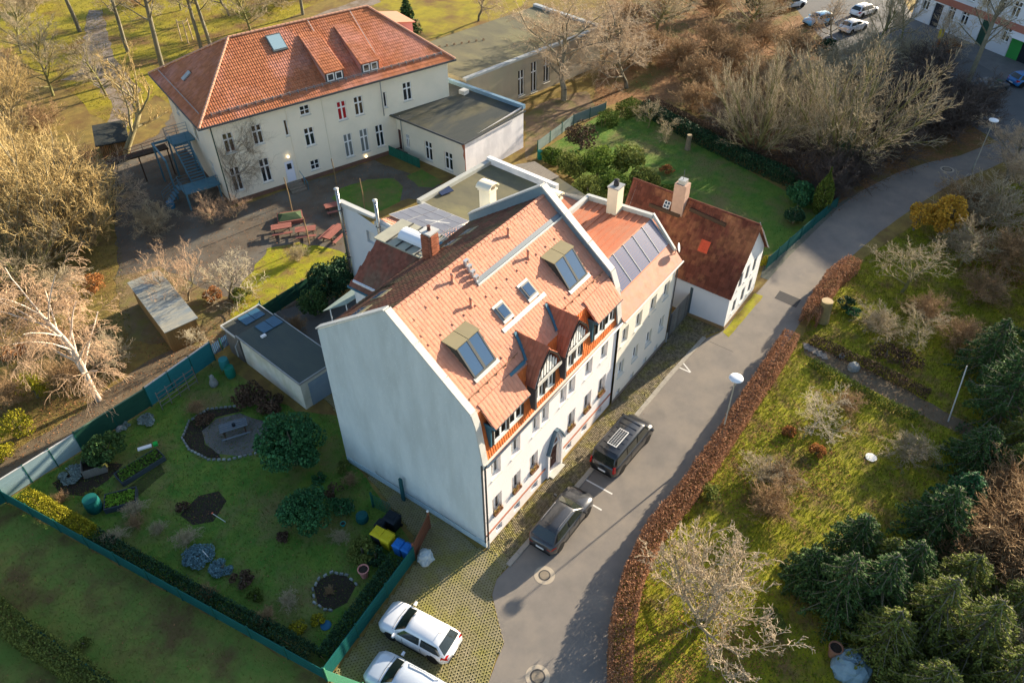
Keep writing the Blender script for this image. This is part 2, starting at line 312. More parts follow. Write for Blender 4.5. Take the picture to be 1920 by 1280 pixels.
# kerb stones, one object each
kb = MB(); kb.prism([(0,-.02),(.98,-.02),(.98,.30),(0,.30)], 0, .075); kbm = kb.mesh('kerb_stone', M['kerb'])
kl = [(-0.28, -1.94), (3.79, -2.07), (8.04, -2.22), (15.63, -2.30), (20.30, -2.37), (25.58, -2.62)]
kroot = MB().box(0,.1,0,.1,-.05,0).obj('kerb', M['kerb'], kind='structure'); kroot.location = (*kl[0], 0)
krx, kry = kl[0]
for (a, b) in zip(kl[:-1], kl[1:]):
    d = Vector(b)-Vector(a); n = max(1, round(d.length)); r = math.atan2(d.y, d.x)
    for i in range(n):
        o = mobj('kerb_stone', kbm, kroot, (a[0]+d.x*i/n-krx, a[1]+d.y*i/n-kry, 0), r); o.scale.x = d.length/n
# painted marks
def stripe(name, a, b, wd, z=.017):
    a = Vector(a); b = Vector(b); n = (b-a).normalized(); n = Vector((-n.y, n.x))*wd/2
    MB().add([(*(a-n),z),(*(b-n),z),(*(b+n),z),(*(a+n),z)], [(0,1,2,3)]).obj(name, M['white'], kind='structure')
stripe('parking_mark', (7.94, -2.16), (7.92, -4.24), .11); stripe('parking_mark', (6.47, -2.78), (6.43, -4.32), .11)
stripe('parking_mark', (13.93, -2.58), (14.07, -3.81), .11); stripe('parking_mark', (21.27, -2.11), (21.25, -3.32), .11); stripe('parking_mark', (22.05, -2.17), (21.28, -3.35), .11, .021)
stripe('lane_mark', (97.15, 12.49), (95.37, 9.90), .12, .013)
patch('road_patch', [(33.63, -5.13), (34.88, -5.12), (34.71, -7.05), (33.41, -7.07)], .017, M['asph_dark'], 0)
# inspection covers
def cover(px, r, rr):
    c = MB().lathe([(r, 0), (r, .006)], 32, (*px, .014)).obj('manhole_cover', mat('pale_concrete', (.42,.36,.28), (.36,.31,.24), 3, bump=.3), kind='structure')
    MB().lathe([(rr, 0), (rr, .004)], 28, (*px, .021)).obj('cast_ring', mat('cast_iron', (.05,.05,.05), (.08,.075,.07), 9, rough=.6, bump=.3), c, )
    MB().lathe([(rr*.78, 0), (rr*.78, .004)], 28, (*px, .026)).obj('lid', mat('cover_infill', (.25,.21,.16), (.2,.17,.13), 9, bump=.3), c)
cover((0.44, -3.95), .62, .36); cover((-4.84, -7.04), .66, .42); cover((65.03, -11.79), .7, .5)
# tufts and fallen leaves (nobody could count them)
def tufts(name, poly, dens, c1, c2, h=.1, seed=0, excl=(), z=.01, wd=.02):
    rng = np.random.default_rng(seed); P = randin(rng, poly, dens, excl); n = len(P); a = rng.random(n)*2*PI; d = np.stack([np.cos(a), np.sin(a)], 1)*wd
    hh = h*(.4+rng.random(n)); lean = rng.normal(size=(n,2))*h*.6
    V = np.stack([np.c_[P-d, np.full(n,z)], np.c_[P+d, np.full(n,z)], np.c_[P+lean, z+hh]], 1).reshape(-1,3)
    mobj(name, fastmesh(name, V, np.arange(3*n).reshape(n,3), mat(name, c1, c2, 2, isl=.35, trans=.3)), kind='stuff')
def litter(name, poly, dens, c, size=.05, seed=0, excl=(), z=.03):
    rng = np.random.default_rng(seed); P = randin(rng, poly, dens, excl); n = len(P)
    C = np.c_[P, z+rng.random(n)*.04]; V, F = quads(rng, C, size, tilt=.35)
    V[:,2] = np.maximum(V[:,2], .02)
    mobj(name, fastmesh(name, V, F, mat(name+'_leaf', c, None, isl=.5, trans=.15)), kind='stuff')
tufts('garden_grass', gd_poly, 70, (.07,.15,.02), (.14,.19,.03), .07, 1)
tufts('outer_grass', out_poly, 45, (.11,.17,.03), (.17,.17,.04), .08, 2)
tufts('orchard_tufts', right_poly, 60, (.22,.24,.02), (.12,.15,.02), .12, 3, [path_poly])
tufts('back_grass', back_poly, 40, (.06,.11,.015), (.11,.14,.02), .07, 4)
litter('fallen_leaves', right_poly, 14, (.28,.13,.06), .05, 5)
litter('fallen_leaves', woods, 7, (.24,.13,.07), .08, 6)
litter('fallen_leaves', [(-5.86, 46.14), (-1.07, 34.66), (4.86, 30.85), (7.24, 32.41), (8.81, 30.17), (6.39, 28.68), (2.63, 29.39), (-14.37, 30.06), (-16.26, 31.95)], 22, (.33,.22,.08), .055, 7)
litter('fallen_leaves', out_poly, 3, (.2,.11,.05), .04, 8)
tufts('wild_grass', [(1.30, 59.66), (8.37, 51.17), (-1.07, 34.66), (-6.91, 30.64), (-13.64, 31.43), (-16.82, 35.94)], 25, (.2,.18,.04), (.12,.12,.03), .14, 9, wd=.03)
tufts('park_grass', park, 6, (.22,.2,.04), (.14,.14,.03), .16, 10, wd=.05)

for k, (pp_, w_) in enumerate((([(0.13, -9.71), (3.14, -8.80), (6.66, -8.37), (10.99, -8.51), (15.45, -8.56), (20.66, -8.51), (26.13, -8.40)], .9), ([(-2.80, -10.51), (-0.32, -9.35), (2.52, -8.22), (6.57, -7.57), (10.79, -7.85)], .5), ([(0.05, -1.78), (3.96, -1.96), (8.23, -2.10), (15.82, -2.19)], .35))):
    ring_ = [(x-w_*.9, y-w_) for x, y in pp_]+[(x+w_*.9, y+w_*.9) for x, y in pp_[::-1]]
    litter('fallen_leaves', ring_, (26, 12, 10)[k], (.30,.16,.08), .045, 30+k)
# tar seams and tyre polish on the lane
def seam(pts, w_=.035):
    b = MB()
    for (a, c) in zip(pts[:-1], pts[1:]):
        a = Vector(a); c = Vector(c); n = (c-a).normalized(); n = Vector((-n.y,n.x))*w_; b.add([(*(a-n),.0165),(*(c-n),.0165),(*(c+n),.0165),(*(a+n),.0165)], [(0,1,2,3)])
    b.obj('tar_seam', mat('tar', (.07,.065,.06), None, rough=.6), kind='structure')
seam([(25.37, -3.00), (25.28, -5.06)], .02)
litter('fallen_leaves', [(54.52, -13.40), (61.36, -16.34), (62.26, -22.85), (47.61, -25.22), (46.66, -21.30), (47.36, -16.87)], 60, (.36,.20,.11), .07, 41)
litter('fallen_leaves', [(21.55, -9.77), (20.46, -14.41), (18.05, -16.62), (13.16, -14.12), (11.21, -11.36), (12.59, -8.89)], 45, (.36,.19,.09), .05, 42)
litter('fallen_leaves', [(0.33, -9.72), (4.73, -12.53), (4.38, -16.51), (-0.03, -16.80), (-3.85, -11.43)], 55, (.38,.22,.10), .05, 43)
tufts('orchard_tufts', right_poly, 40, (.42,.40,.04), (.10,.12,.03), .20, 44, [path_poly], wd=.03)
litter('fallen_leaves', play_poly, 7, (.26,.15,.08), .05, 51)
litter('fallen_leaves', gd_poly, 6, (.20,.12,.06), .04, 52)
tufts('rough_tufts', gd_poly, 12, (.16,.20,.04), (.06,.10,.02), .13, 53, wd=.025)
# ------------------------------------------------ shared building parts
GL = mat('window_glass', (.015,.022,.028), None, rough=.04, spec=.9)
GLB = mat('skylight_glass', (.03,.07,.14), None, rough=.05, spec=.9)
FW = mat('white_frame', (.75,.75,.74), None, rough=.5)
FD = mat('dark_frame', (.035,.03,.028), None, rough=.5)
FB = mat('blue_zinc', (.05,.14,.20), (.07,.17,.22), 3, rough=.45, bump=.1)
ZINC = mat('zinc', (.38,.39,.38), (.30,.31,.31), 3, rough=.5, metal=.3, bump=.1)
ZD = mat('dark_zinc', (.07,.075,.08), (.10,.105,.11), 3, rough=.5)
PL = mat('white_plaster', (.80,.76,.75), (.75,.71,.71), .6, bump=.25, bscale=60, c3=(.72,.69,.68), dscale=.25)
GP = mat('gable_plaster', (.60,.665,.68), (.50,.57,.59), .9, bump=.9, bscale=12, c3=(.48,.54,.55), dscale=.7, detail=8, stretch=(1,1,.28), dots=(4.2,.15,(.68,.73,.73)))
STONE = mat('sill_stone', (.55,.55,.50), (.48,.48,.44), 5, bump=.2)
TO = mat('clay_tile_new', (.60,.275,.18), (.55,.24,.155), .5, isl=.075, bump=.25, bscale=30, c3=(.52,.27,.19), dscale=.5)
TM = mat('clay_tile_orange', (.60,.17,.05), (.50,.13,.04), 1.5, isl=.13, bump=.3, bscale=20)
TB = mat('clay_tile_brown', (.16,.062,.04), (.11,.05,.035), 1, isl=.2, bump=.4, bscale=14, c3=(.10,.075,.04), dscale=.8)
TS = mat('clay_tile_school', (.44,.17,.08), (.36,.125,.06), .35, isl=.16, bump=.3, bscale=14, c3=(.46,.2,.14), dscale=.2)
COP = mat('painted_metal_roof', (.52,.20,.11), (.42,.15,.085), .8, rough=.6, bump=.1, c3=(.45,.20,.12), dscale=.5)
KH = mat('khaki_metal', (.27,.235,.14), (.24,.21,.13), 2, rough=.6)
FELT = mat('roof_felt', (.17,.155,.095), (.12,.115,.08), .6, bump=.4, bscale=18, c3=(.20,.185,.10), dscale=.35, stretch=(1,.5,1))
FELTD = mat('roof_felt_dark', (.075,.08,.07), (.055,.062,.06), .8, bump=.4, bscale=18, c3=(.12,.11,.07), dscale=.3, stretch=(.4,1,1))
BR = mat('red_brick', (.42,.16,.09), (.34,.12,.07), 2, isl=.25, bump=.4, bscale=25)
WIN = {}
def window(parent, o, rz, u, z, w_, h, style='cross', inset=.15, sill=True, frame=None, glass=None, label=None):
    """window set in a wall plane: o = local origin, rz = direction of the wall, (u,z) = lower-left corner"""
    fm = frame or FW; gm = glass or GL; key = (round(w_,2), round(h,2), style, fm.name, gm.name, sill, inset)
    if key not in WIN:
        f = MB(); t = .095
        f.box(0,w_,0,.07,0,t).box(0,w_,0,.07,h-t,h).box(0,t,0,.07,t,h-t).box(w_-t,w_,0,.07,t,h-t)
        if style in ('cross','two','tee'): f.box(w_/2-.075,w_/2+.075,-.012,.06,t,h-t)
        if style == 'cross': f.box(t,w_-t,-.008,.06,h*.66-.07,h*.66+.07)
        if style == 'crossmid': f.box(w_/2-.04,w_/2+.04,-.012,.06,t,h-t); f.box(t,w_-t,-.008,.06,h*.5-.035,h*.5+.035)
        g_ = MB().box(.02,w_-.02,.03,.05,.02,h-.02)
        s = None
        if sill: s = MB().hexa([(-.06,-inset-.09,-.08),(w_+.06,-inset-.09,-.08),(w_+.06,.0,-.05),(-.06,.0,-.05),(-.06,-inset-.09,-.04),(w_+.06,-inset-.09,-.04),(w_+.06,.0,.003),(-.06,.0,.003)]).mesh('sill', STONE)
        WIN[key] = (f.mesh('window', fm), g_.mesh('pane', gm), s)
    a, b, s = WIN[key]; c, d = math.cos(rz), math.sin(rz)
    W = mobj('window', a, parent, (o[0]+c*u-d*inset, o[1]+d*u+c*inset, o[2]+z), rz, label=label)
    mobj('pane', b, W)
    if s: mobj('sill', s, W)
    return W
def downpipe(parent, x, y, z0, z1, m=None, r=.05, off=(0,-.1)):
    MB().tube([(x,y,z1+.1),(x+off[0],y+off[1],z1-.25),(x+off[0],y+off[1],z0)], r, 8).obj('downpipe', m or ZD, parent, smooth=True)
def ridge(parent, a, b, m, pitch=.36, r=.12, name='ridge_tile'):
    a = Vector(a); b = Vector(b); L = (b-a).length; n = max(1, int(L/pitch)); d = (b-a)/n
    t = MB(); l = d.length; vs = []; 
    for x, s in ((0,1.12),(l*1.03,.95)):
        for k in range(6): q = PI*k/5; vs.append((x, math.cos(q)*r*s, math.sin(q)*r*s*.9))
    t.add(vs, [(k,k+1,k+7,k+6) for k in range(5)]+[(5,4,3,2,1,0)]); t.add([(x, y*.9, z-.02) for x, y, z in vs[6:]], [(0,1,2,3,4,5)])
    me = t.mesh(name, m); rot = d.to_track_quat('X', 'Z').to_euler()
    for i in range(n):
        o = mobj(name, me, parent, tuple(a+d*i)); o.rotation_euler = rot
# ------------------------------------------------ main apartment house
house = thing('apartment_house', 'large apartment house with salmon tiled roof, roof windows and blank pale gable wall', 'building', (0,0,0))
L1, D1 = 14.8, 11.8
fh = [(.76,5.7,1.64,7.25),(2.68,5.7,3.57,7.25),(4.80,5.7,5.60,7.25),(5.80,5.7,6.6,7.25),(7.82,5.7,8.6,7.25),(8.80,5.7,9.6,7.25),(10.8,5.7,11.7,7.25),(12.75,5.7,13.65,7.25),
      (.74,2.3,1.64,3.9),(2.69,2.3,3.59,3.9),(4.58,2.3,5.48,3.9),(8.92,2.3,9.85,3.95),(10.9,2.3,11.88,3.95),(12.8,2.3,13.8,3.95)]
bh = [(.97,.35,1.62,.9),(2.88,.35,3.52,.9),(4.78,.35,5.5,.9),(8.9,.35,9.6,.9),(10.9,.35,11.6,.9),(12.9,.35,13.6,.9)]
door = (6.78,.12,8.02,2.45)
MB().wall((0,0,0), (1,0), [(0,0),(L1,0),(L1,7.75),(0,7.75)], fh+bh+[door], .24).obj('front_wall', PL, house)
gp = [(0,0),(0,7.75),(.12,8.7),(.38,10.6),(.62,11.35),(5.95,15.85),(11.7,11.75),(11.86,11.6),(11.86,0)]
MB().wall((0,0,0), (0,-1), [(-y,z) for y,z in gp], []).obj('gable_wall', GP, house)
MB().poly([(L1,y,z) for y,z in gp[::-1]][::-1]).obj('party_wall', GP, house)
MB().wall((L1,D1,0), (-1,0), [(0,0),(L1,0),(L1,11.4),(0,11.4)], [(2,8,3.2,9.6),(5,8,6.2,9.6),(10,8,11.2,9.6),(2,4.5,3.2,6.1),(10,4.5,11.2,6.1)], .2).obj('rear_wall', PL, house)
for u, z in ((2,8),(5,8),(10,8),(2,4.5),(10,4.5)): window(house, (L1,D1,0), PI, u, z, 1.2, 1.6)
for i, (a,c,b,d) in enumerate(fh): window(house, (0,0,0), 0, a, c, round(b-a,2), d-c, 'two' if i > 7 else 'tee', .22)
for a,c,b,d in bh: window(house, (0,0,0), 0, a, c, round(b-a,2), d-c, 'crossmid', .12, False)
# rounded plinth board round the foot of the gable, red string course, cornice, gutter
MB().box(-.04,0,.0,11.8,0,.5).obj('plinth', mat('plinth_blue', (.42,.56,.62), (.38,.5,.56), 2, bump=.3), house)
MB().box(.02,6.35,-.05,0,1.1,1.24).box(8.45,L1-.05,-.05,0,1.1,1.24).obj('string_course', mat('red_band', (.42,.17,.11), (.36,.15,.1), 3, bump=.2), house)
MB().box(0,L1,-.10,0,7.4,7.55).box(0,L1,-.2,0,7.55,7.75).box(0,L1,-.26,0,7.752,7.82).obj('cornice', mat('cornice_stone', (.66,.64,.56), None, bump=.1), house)
MB().tube([(-.02,-.33,7.86),(L1,-.33,7.86)], .075, 8).obj('gutter', ZINC, house, smooth=True)
downpipe(house, .02, -.28, .1, 7.8, ZD, .06, (-.0,.14)); 
MB().tube([(.03,-.13,0),(.03,-.13,.9)], .075, 8).obj('pipe_foot', ZINC, house)
MB().box(-.07,-.0,.0,.09,.5,7.7).obj('corner_trim', ZD, house)
# door with pointed surround
dr = MB().box(6.80,8.0,.20,.25,.12,2.42); dr.box(7.37,7.43,.18,.2,.15,2.4)
for x in (6.9,7.5):
    for z in (.3,.95,1.6): dr.box(x,x+.38,.175,.2,z,z+.5)
dob = dr.obj('door', mat('brown_door', (.10,.045,.035), (.08,.035,.03), 4, rough=.5), house)
MB().box(7.33,7.36,.12,.2,1.1,1.25).obj('handle', ZINC, dob)
sr = MB(); pts = [(6.52,.0),(6.52,2.35),(6.95,3.35),(7.28,3.95),(7.55,3.95),(7.95,3.35),(8.3,2.6),(8.3,.0)]; ip = [(6.72,0),(6.72,2.45),(7.05,3.2),(7.33,3.72),(7.5,3.72),(7.8,3.2),(8.1,2.55),(8.1,0)]
for i in range(len(pts)-1):
    a, b, c, d = pts[i], pts[i+1], ip[i+1], ip[i]
    sr.hexa([(a[0],-.14,a[1]),(d[0],-.14,d[1]),(d[0],0,d[1]),(a[0],0,a[1]),(b[0],-.14,b[1]),(c[0],-.14,c[1]),(c[0],0,c[1]),(b[0],0,b[1])])
sob = sr.obj('door_surround', PL, house)
cp = MB()
for i in range(1,6):
    a, b = pts[i], pts[i+1]; n = Vector((b[1]-a[1], 0, -(b[0]-a[0]))).normalized()*-.09
    cp.hexa([(a[0],-.26,a[1]),(b[0],-.26,b[1]),(b[0],-.003,b[1]),(a[0],-.003,a[1]),(a[0]+n.x,-.26,a[1]+n.z),(b[0]+n.x,-.26,b[1]+n.z),(b[0]+n.x,-.003,b[1]+n.z),(a[0]+n.x,-.003,a[1]+n.z)])
cp.obj('canopy', mat('canopy_slate', (.12,.17,.21), (.1,.14,.18), 3), sob)
MB().add([(7.15,-.05,2.75),(7.7,-.05,2.75),(7.42,-.05,3.55)], [(0,1,2)]).obj('fanlight', mat('fanlight_brown', (.14,.06,.05), None, rough=.4), sob)
MB().box(6.7,8.15,-.45,-.0,.0,.10).obj('door_step', STONE, house)
# roof covering
S0 = Vector((0,.62,11.15)); SV = Vector((0,5.9-.62,15.5-11.15)); SL = SV.length
rf = MB(); rf.slab([(.35,.6,11.12),(14.5,.6,11.12),(14.5,5.9,15.48),(.35,5.9,15.48)], .2)
roof = rf.obj('roof', TO, house)
cut = []  # uv rectangles free of tiles on the front slope
def infront(u, v):
    x = u+.35
    return not any(a < x < b and c < v < d for a,b,c,d in cut)
cut += [(1.75,3.55,1.35,3.75),(11.1,13.15,1.35,3.75),(5.72,6.42,2.5,3.45),(8.12,8.9,2.5,3.45)]
tiles(MB(), (.35,.6,11.13), (1,0,0), SV, 14.15, SL, .25, .33, infront, curve=.008).obj('roof_tiles', TO, house, 'stuff')
rs = MB(); rs.slab([(14.5,11.95,11.35),(.35,11.95,11.35),(.35,5.9,15.48),(14.5,5.9,15.48)], .2).obj('rear_roof', TB, house)
RV = Vector((0,5.9-11.95,15.48-11.35))
tiles(MB(), (14.5,11.95,11.36), (-1,0,0), RV, 14.15, RV.length, .3, .4, lambda u,v: not (9.2 < u < 12.6 and .6 < v < 2.2), curve=.02).obj('rear_roof_tiles', TB, house, 'stuff')
# mansard
MV = Vector((0,.6,11.12-7.86)); ML = MV.length
MB().slab([(.1,0,7.84),(L1-.1,0,7.84),(L1-.1,.58,11.1),(.1,.58,11.1)], .08).obj('mansard', TM, house)
shed = [(.9,3.9,8.5,10.15),(11.45,14.2,8.5,10.2)]; gab = [(4.82,7.1),(7.95,10.2)]
def inm(u, v):
    x = u+.15; z = 7.86+v*MV.z/ML
    return not any(a-.05 < x < b+.05 and c-.1 < z for a,b,c,d in shed) and not any(a-.02 < x < b+.02 and 8.3 < z for a,b in gab)
tiles(MB(), (.15,-.01,7.86), (1,0,0), MV, L1-.3, ML, .2, .26, inm, curve=.02).obj('mansard_tiles', TM, house, 'stuff')
ridge(house, (.4,5.9,15.52), (14.45,5.9,15.52), TO)
# copings of both gable parapets
def coping(profile, x0, x1, m, nm, th=.09, step=2.3):
    for (a, b) in zip(profile[:-1], profile[1:]):
        a = Vector((0,*a)); b = Vector((0,*b)); n = max(1, round((b-a).length/step)); nn = Vector((0, -(b-a).z, (b-a).y)).normalized()*(-th)
        if nn.z < 0: nn = -nn
        if abs((b-a).y) < .35*abs((b-a).z): nn = Vector((0, -th if (a.y < 3) else th, 0))
        for i in range(n):
            p = a.lerp(b, i/n+.004); q = a.lerp(b, (i+1)/n-.004)
            X = lambda v, x: (x, v.y, v.z)
            MB().hexa([X(p,x0),X(p,x1),X(q,x1),X(q,x0),X(p+nn,x0),X(p+nn,x1),X(q+nn,x1),X(q+nn,x0)]).obj(nm, m, house)
CP = mat('coping_metal', (.56,.56,.52), (.48,.48,.46), 2, rough=.5, isl=.05)
prof = [(.0,7.8),(.12,8.7),(.38,10.6),(.62,11.37),(5.95,15.87),(11.95,11.7)]
MB().hexa([(.01,.62,11.1),(.35,.62,11.1),(.35,5.95,15.6),(.01,5.95,15.6),(.01,.62,11.34),(.35,.62,11.34),(.35,5.95,15.84),(.01,5.95,15.84)]).hexa([(.01,11.85,11.3),(.35,11.85,11.3),(.35,5.95,15.4),(.01,5.95,15.4),(.01,11.85,11.69),(.35,11.85,11.69),(.35,5.95,15.83),(.01,5.95,15.83)]).hexa([(.01,.01,7.8),(.35,.01,7.8),(.35,.6,7.8),(.01,.6,7.8),(.01,.6,11.3),(.35,.6,11.3),(.35,.9,11.3),(.01,.9,11.3)]).obj('parapet', GP, house)
coping(prof, -.06, .38, CP, 'coping_sheet')
prof2 = [(-.12,7.7),(.0,8.6),(.3,10.6),(.75,11.75),(6.1,16.1),(12.1,11.9)]
MB().hexa([(14.5,.75,10.9),(14.85,.75,10.9),(14.85,6.1,15.4),(14.5,6.1,15.4),(14.5,.75,11.74),(14.85,.75,11.74),(14.85,6.1,16.09),(14.5,6.1,16.09)]).hexa([(14.5,12.05,11.0),(14.85,12.05,11),(14.85,6.1,15.2),(14.5,6.1,15.2),(14.5,12.05,11.89),(14.85,12.05,11.89),(14.85,6.1,16.09),(14.5,6.1,16.09)]).hexa([(14.5,-.1,7.8),(14.85,-.1,7.8),(14.85,.6,7.8),(14.5,.6,7.8),(14.5,.3,10.6),(14.85,.3,10.6),(14.85,1.2,11.2),(14.5,1.2,11.2)]).obj('party_parapet', mat('flashing_blue', (.20,.27,.31), (.16,.23,.27), 3, rough=.6), house)
coping(prof2, 14.46, 14.98, CP, 'coping_sheet')
# big roof windows: raised khaki hood above steep double glazing
def bigskylight(x0, x1):
    r = MB(); y0, z0, ym, zm, y1, z1 = 1.62, 12.05, 2.86, 13.62, 3.68, 13.72
    r.add([(x0,y0,z0-.05),(x1,y0,z0-.05),(x1,ym,zm),(x0,ym,zm),(x0,y1,z1),(x1,y1,z1),(x0,y1,z1-.3),(x1,y1,z1-.3)], [(0,1,3),(0,3,6),(3,4,6),(1,7,2),(2,7,5),(4,5,7,6)])
    b = r.obj('roof_window', mat('skylight_side', (.055,.06,.055), None, rough=.5), house)
    h = MB(); xm = (x0+x1)/2
    for a, c in ((x0-.08,xm-.02),(xm+.02,x1+.08)): h.slab([(a,ym-.12,zm+.03),(c,ym-.12,zm+.03),(c,y1+.05,z1+.03),(a,y1+.05,z1+.03)], .05).obj('hood', KH, b); h = MB()
    P = lambda x, t, o=0: (x, y0+(ym-y0)*t-o*.78, z0+(zm-z0)*t+o*.62)
    for a, c in ((x0+.1,xm-.09),(xm+.09,x1-.1)):
        MB().slab([P(a,.06,.02),P(c,.06,.02),P(c,.94,.02),P(a,.94,.02)], .03).obj('pane', GLB, b)
    f = MB()
    for a, c in ((x0,x0+.1),(xm-.09,xm+.09),(x1-.1,x1)): f.slab([P(a,0,.04),P(c,0,.04),P(c,1,.04),P(a,1,.04)], .1)
    f.slab([P(x0+.1,0,.045),P(xm-.09,0,.045),P(xm-.09,.06,.045),P(x0+.1,.06,.045)], .1).slab([P(xm+.09,0,.045),P(x1-.1,0,.045),P(x1-.1,.06,.045),P(xm+.09,.06,.045)], .1)
    f.obj('frame', mat('skylight_frame', (.09,.095,.09), None, rough=.4), b)
    MB().slab([(x0-.1,y0-.2,z0-.1),(x1+.1,y0-.2,z0-.1),(x1+.1,y0+.02,z0+.06),(x0-.1,y0+.02,z0+.06)], .03).obj('flashing', ZINC, b)
bigskylight(1.7, 3.6); bigskylight(11.05, 13.15)
def velux(x0, x1, y0, y1):
    k = SV.z/SV.y; Z = lambda y: 11.13+(y-.6)*k
    n = Vector((0,-SV.z,SV.y)).normalized()
    def rect(a,b,c,d,o,t,m,nm,p):
        q = [Vector((a,c,Z(c))),Vector((b,c,Z(c))),Vector((b,d,Z(d))),Vector((a,d,Z(d)))]; return MB().slab([v+n*o for v in q], t).obj(nm, m, p)
    b = rect(x0-.12,x1+.12,y0-.14,y1+.12,.09,.1,ZINC,'roof_window',house)
    f = rect(x0,x1,y0,y1,.2,.14,mat('velux_frame', (.2,.2,.19), None, rough=.4),'frame',b)
    rect(x0+.07,x1-.07,y0+.07,y1-.07,.215,.01,GLB,'pane',b)
velux(5.72,6.4,2.66,3.32); velux(8.14,8.88,2.64,3.32)
# sheet-metal strips on the slope
k_ = SV.z/SV.y; ZS = lambda y: 11.13+(y-.6)*k_
MB().hexa([(5.2,2.2,ZS(2.2)),(9.42,2.2,ZS(2.2)),(9.42,2.4,ZS(2.4)),(5.2,2.4,ZS(2.4)),(5.2,2.2,ZS(2.2)+.09),(9.42,2.2,ZS(2.2)+.09),(9.42,2.4,ZS(2.4)+.09),(5.2,2.4,ZS(2.4)+.09)]).obj('metal_strip', CP, house)
MB().hexa([(5.9,4.52,ZS(4.52)),(14.5,4.52,ZS(4.52)),(14.5,4.82,ZS(4.82)),(5.9,4.82,ZS(4.82)),(5.9,4.55,ZS(4.52)+.17),(14.5,4.55,ZS(4.52)+.17),(14.5,4.75,ZS(4.75)+.14),(5.9,4.75,ZS(4.75)+.14)]).obj('ridge_vent_strip', mat('strip_grey', (.16,.19,.22), None, rough=.5), house)
MB().hexa([(5.9,4.47,ZS(4.47)),(14.5,4.47,ZS(4.47)),(14.5,4.51,ZS(4.51)),(5.9,4.51,ZS(4.51)),(5.9,4.47,ZS(4.47)+.16),(14.5,4.47,ZS(4.47)+.16),(14.5,4.51,ZS(4.51)+.16),(5.9,4.51,ZS(4.51)+.16)]).obj('strip_edge', CP, house)
pm = MB().lathe([(.13,-.05),(.11,.1),(.075,.12),(.075,.5),(.1,.52),(.1,.6),(.06,.64)], 12).mesh('vent_pipe', mat('terracotta', (.5,.24,.17), None, rough=.7), True)
for x, y in ((4.65,5.33),(4.59,4.04),(10.0,5.4),(10.13,4.05)): mobj('vent_pipe', pm, house, (x,y,ZS(y)))
fm_ = MB().lathe([(.1,-.05),(.1,.1),(.06,.12),(.06,.42)], 10); fm_.box(-.16,.16,-.1,.1,.42,.47); fm_.box(-.14,-.1,-.1,.1,.2,.42).box(.1,.14,-.1,.1,.2,.42); fm_ = fm_.mesh('flue', mat('flue_metal', (.55,.56,.56), None, rough=.3, metal=.5))
for i in range(4): mobj('flue', fm_, house, (6.12-.05*i, 5.5-.27*i, ZS(5.5-.27*i)))
vm = MB().add([(-.055,-.09,0),(.055,-.09,0),(.06,.09,0),(-.06,.09,0),(-.03,-.09,.05),(.03,-.09,.05)], [(0,1,5,4),(1,2,5),(4,5,2,3),(0,4,3)]).mesh('vent_tile', TO)
for i in range(14):
    x = .9+i*1.0
    if not 5.4 < x < 5.6: mobj('vent_tile', vm, house, (x, 3.95, ZS(3.95)+.06)).rotation_euler.x = math.atan(k_)
for x in (4.0,4.9,10.5,11.4,13.5): mobj('vent_tile', vm, house, (x, 1.55, ZS(1.55)+.06)).rotation_euler.x = math.atan(k_)
for x, y in ((1.2,5.1),(2.3,5.2),(3.3,5.2),(.9,4.4),(13.5,4.2)): mobj('vent_tile', vm, house, (x, y, ZS(y)+.06)).rotation_euler.x = math.atan(k_)
for x0, x1 in ((.6,5.0),(9.9,14.3)):
    s = MB().tube([(x0,1.15,ZS(1.15)+.2),(x1,1.15,ZS(1.15)+.2)], .018, 5).tube([(x0,1.18,ZS(1.15)+.12),(x1,1.18,ZS(1.15)+.12)], .018, 5)
    for i in range(int((x1-x0)/.8)+1): s.box(x0+i*.8,x0+i*.8+.02,1.12,1.18,ZS(1.0)+.1,ZS(1.15)+.2)
    s.obj('snow_guard', mat('brown_steel', (.25,.14,.08), None, rough=.5), house)
# lightning conductor posts, ladder hook on the rear slope, rear roof windows
for x, y in ((1.2,9.6),(3.2,9.9),(9.7,9.8),(11.2,9.6)):
    kk = (15.48-11.35)/(5.9-11.95); Zr = lambda yy: 15.48+(yy-5.9)*kk
    b = MB().slab([(x+1.0,y+.75,Zr(y+.75)+.12),(x,y+.75,Zr(y+.75)+.12),(x,y-.25,Zr(y-.25)+.12),(x+1.0,y-.25,Zr(y-.25)+.12)], .14).obj('rear_roof_window', KH, house)
    MB().slab([(x+.92,y+.68,Zr(y+.68)+.14),(x+.08,y+.68,Zr(y+.68)+.14),(x+.08,y+.15,Zr(y+.15)+.14),(x+.92,y+.15,Zr(y+.15)+.14)], .01).obj('pane', GLB, b)
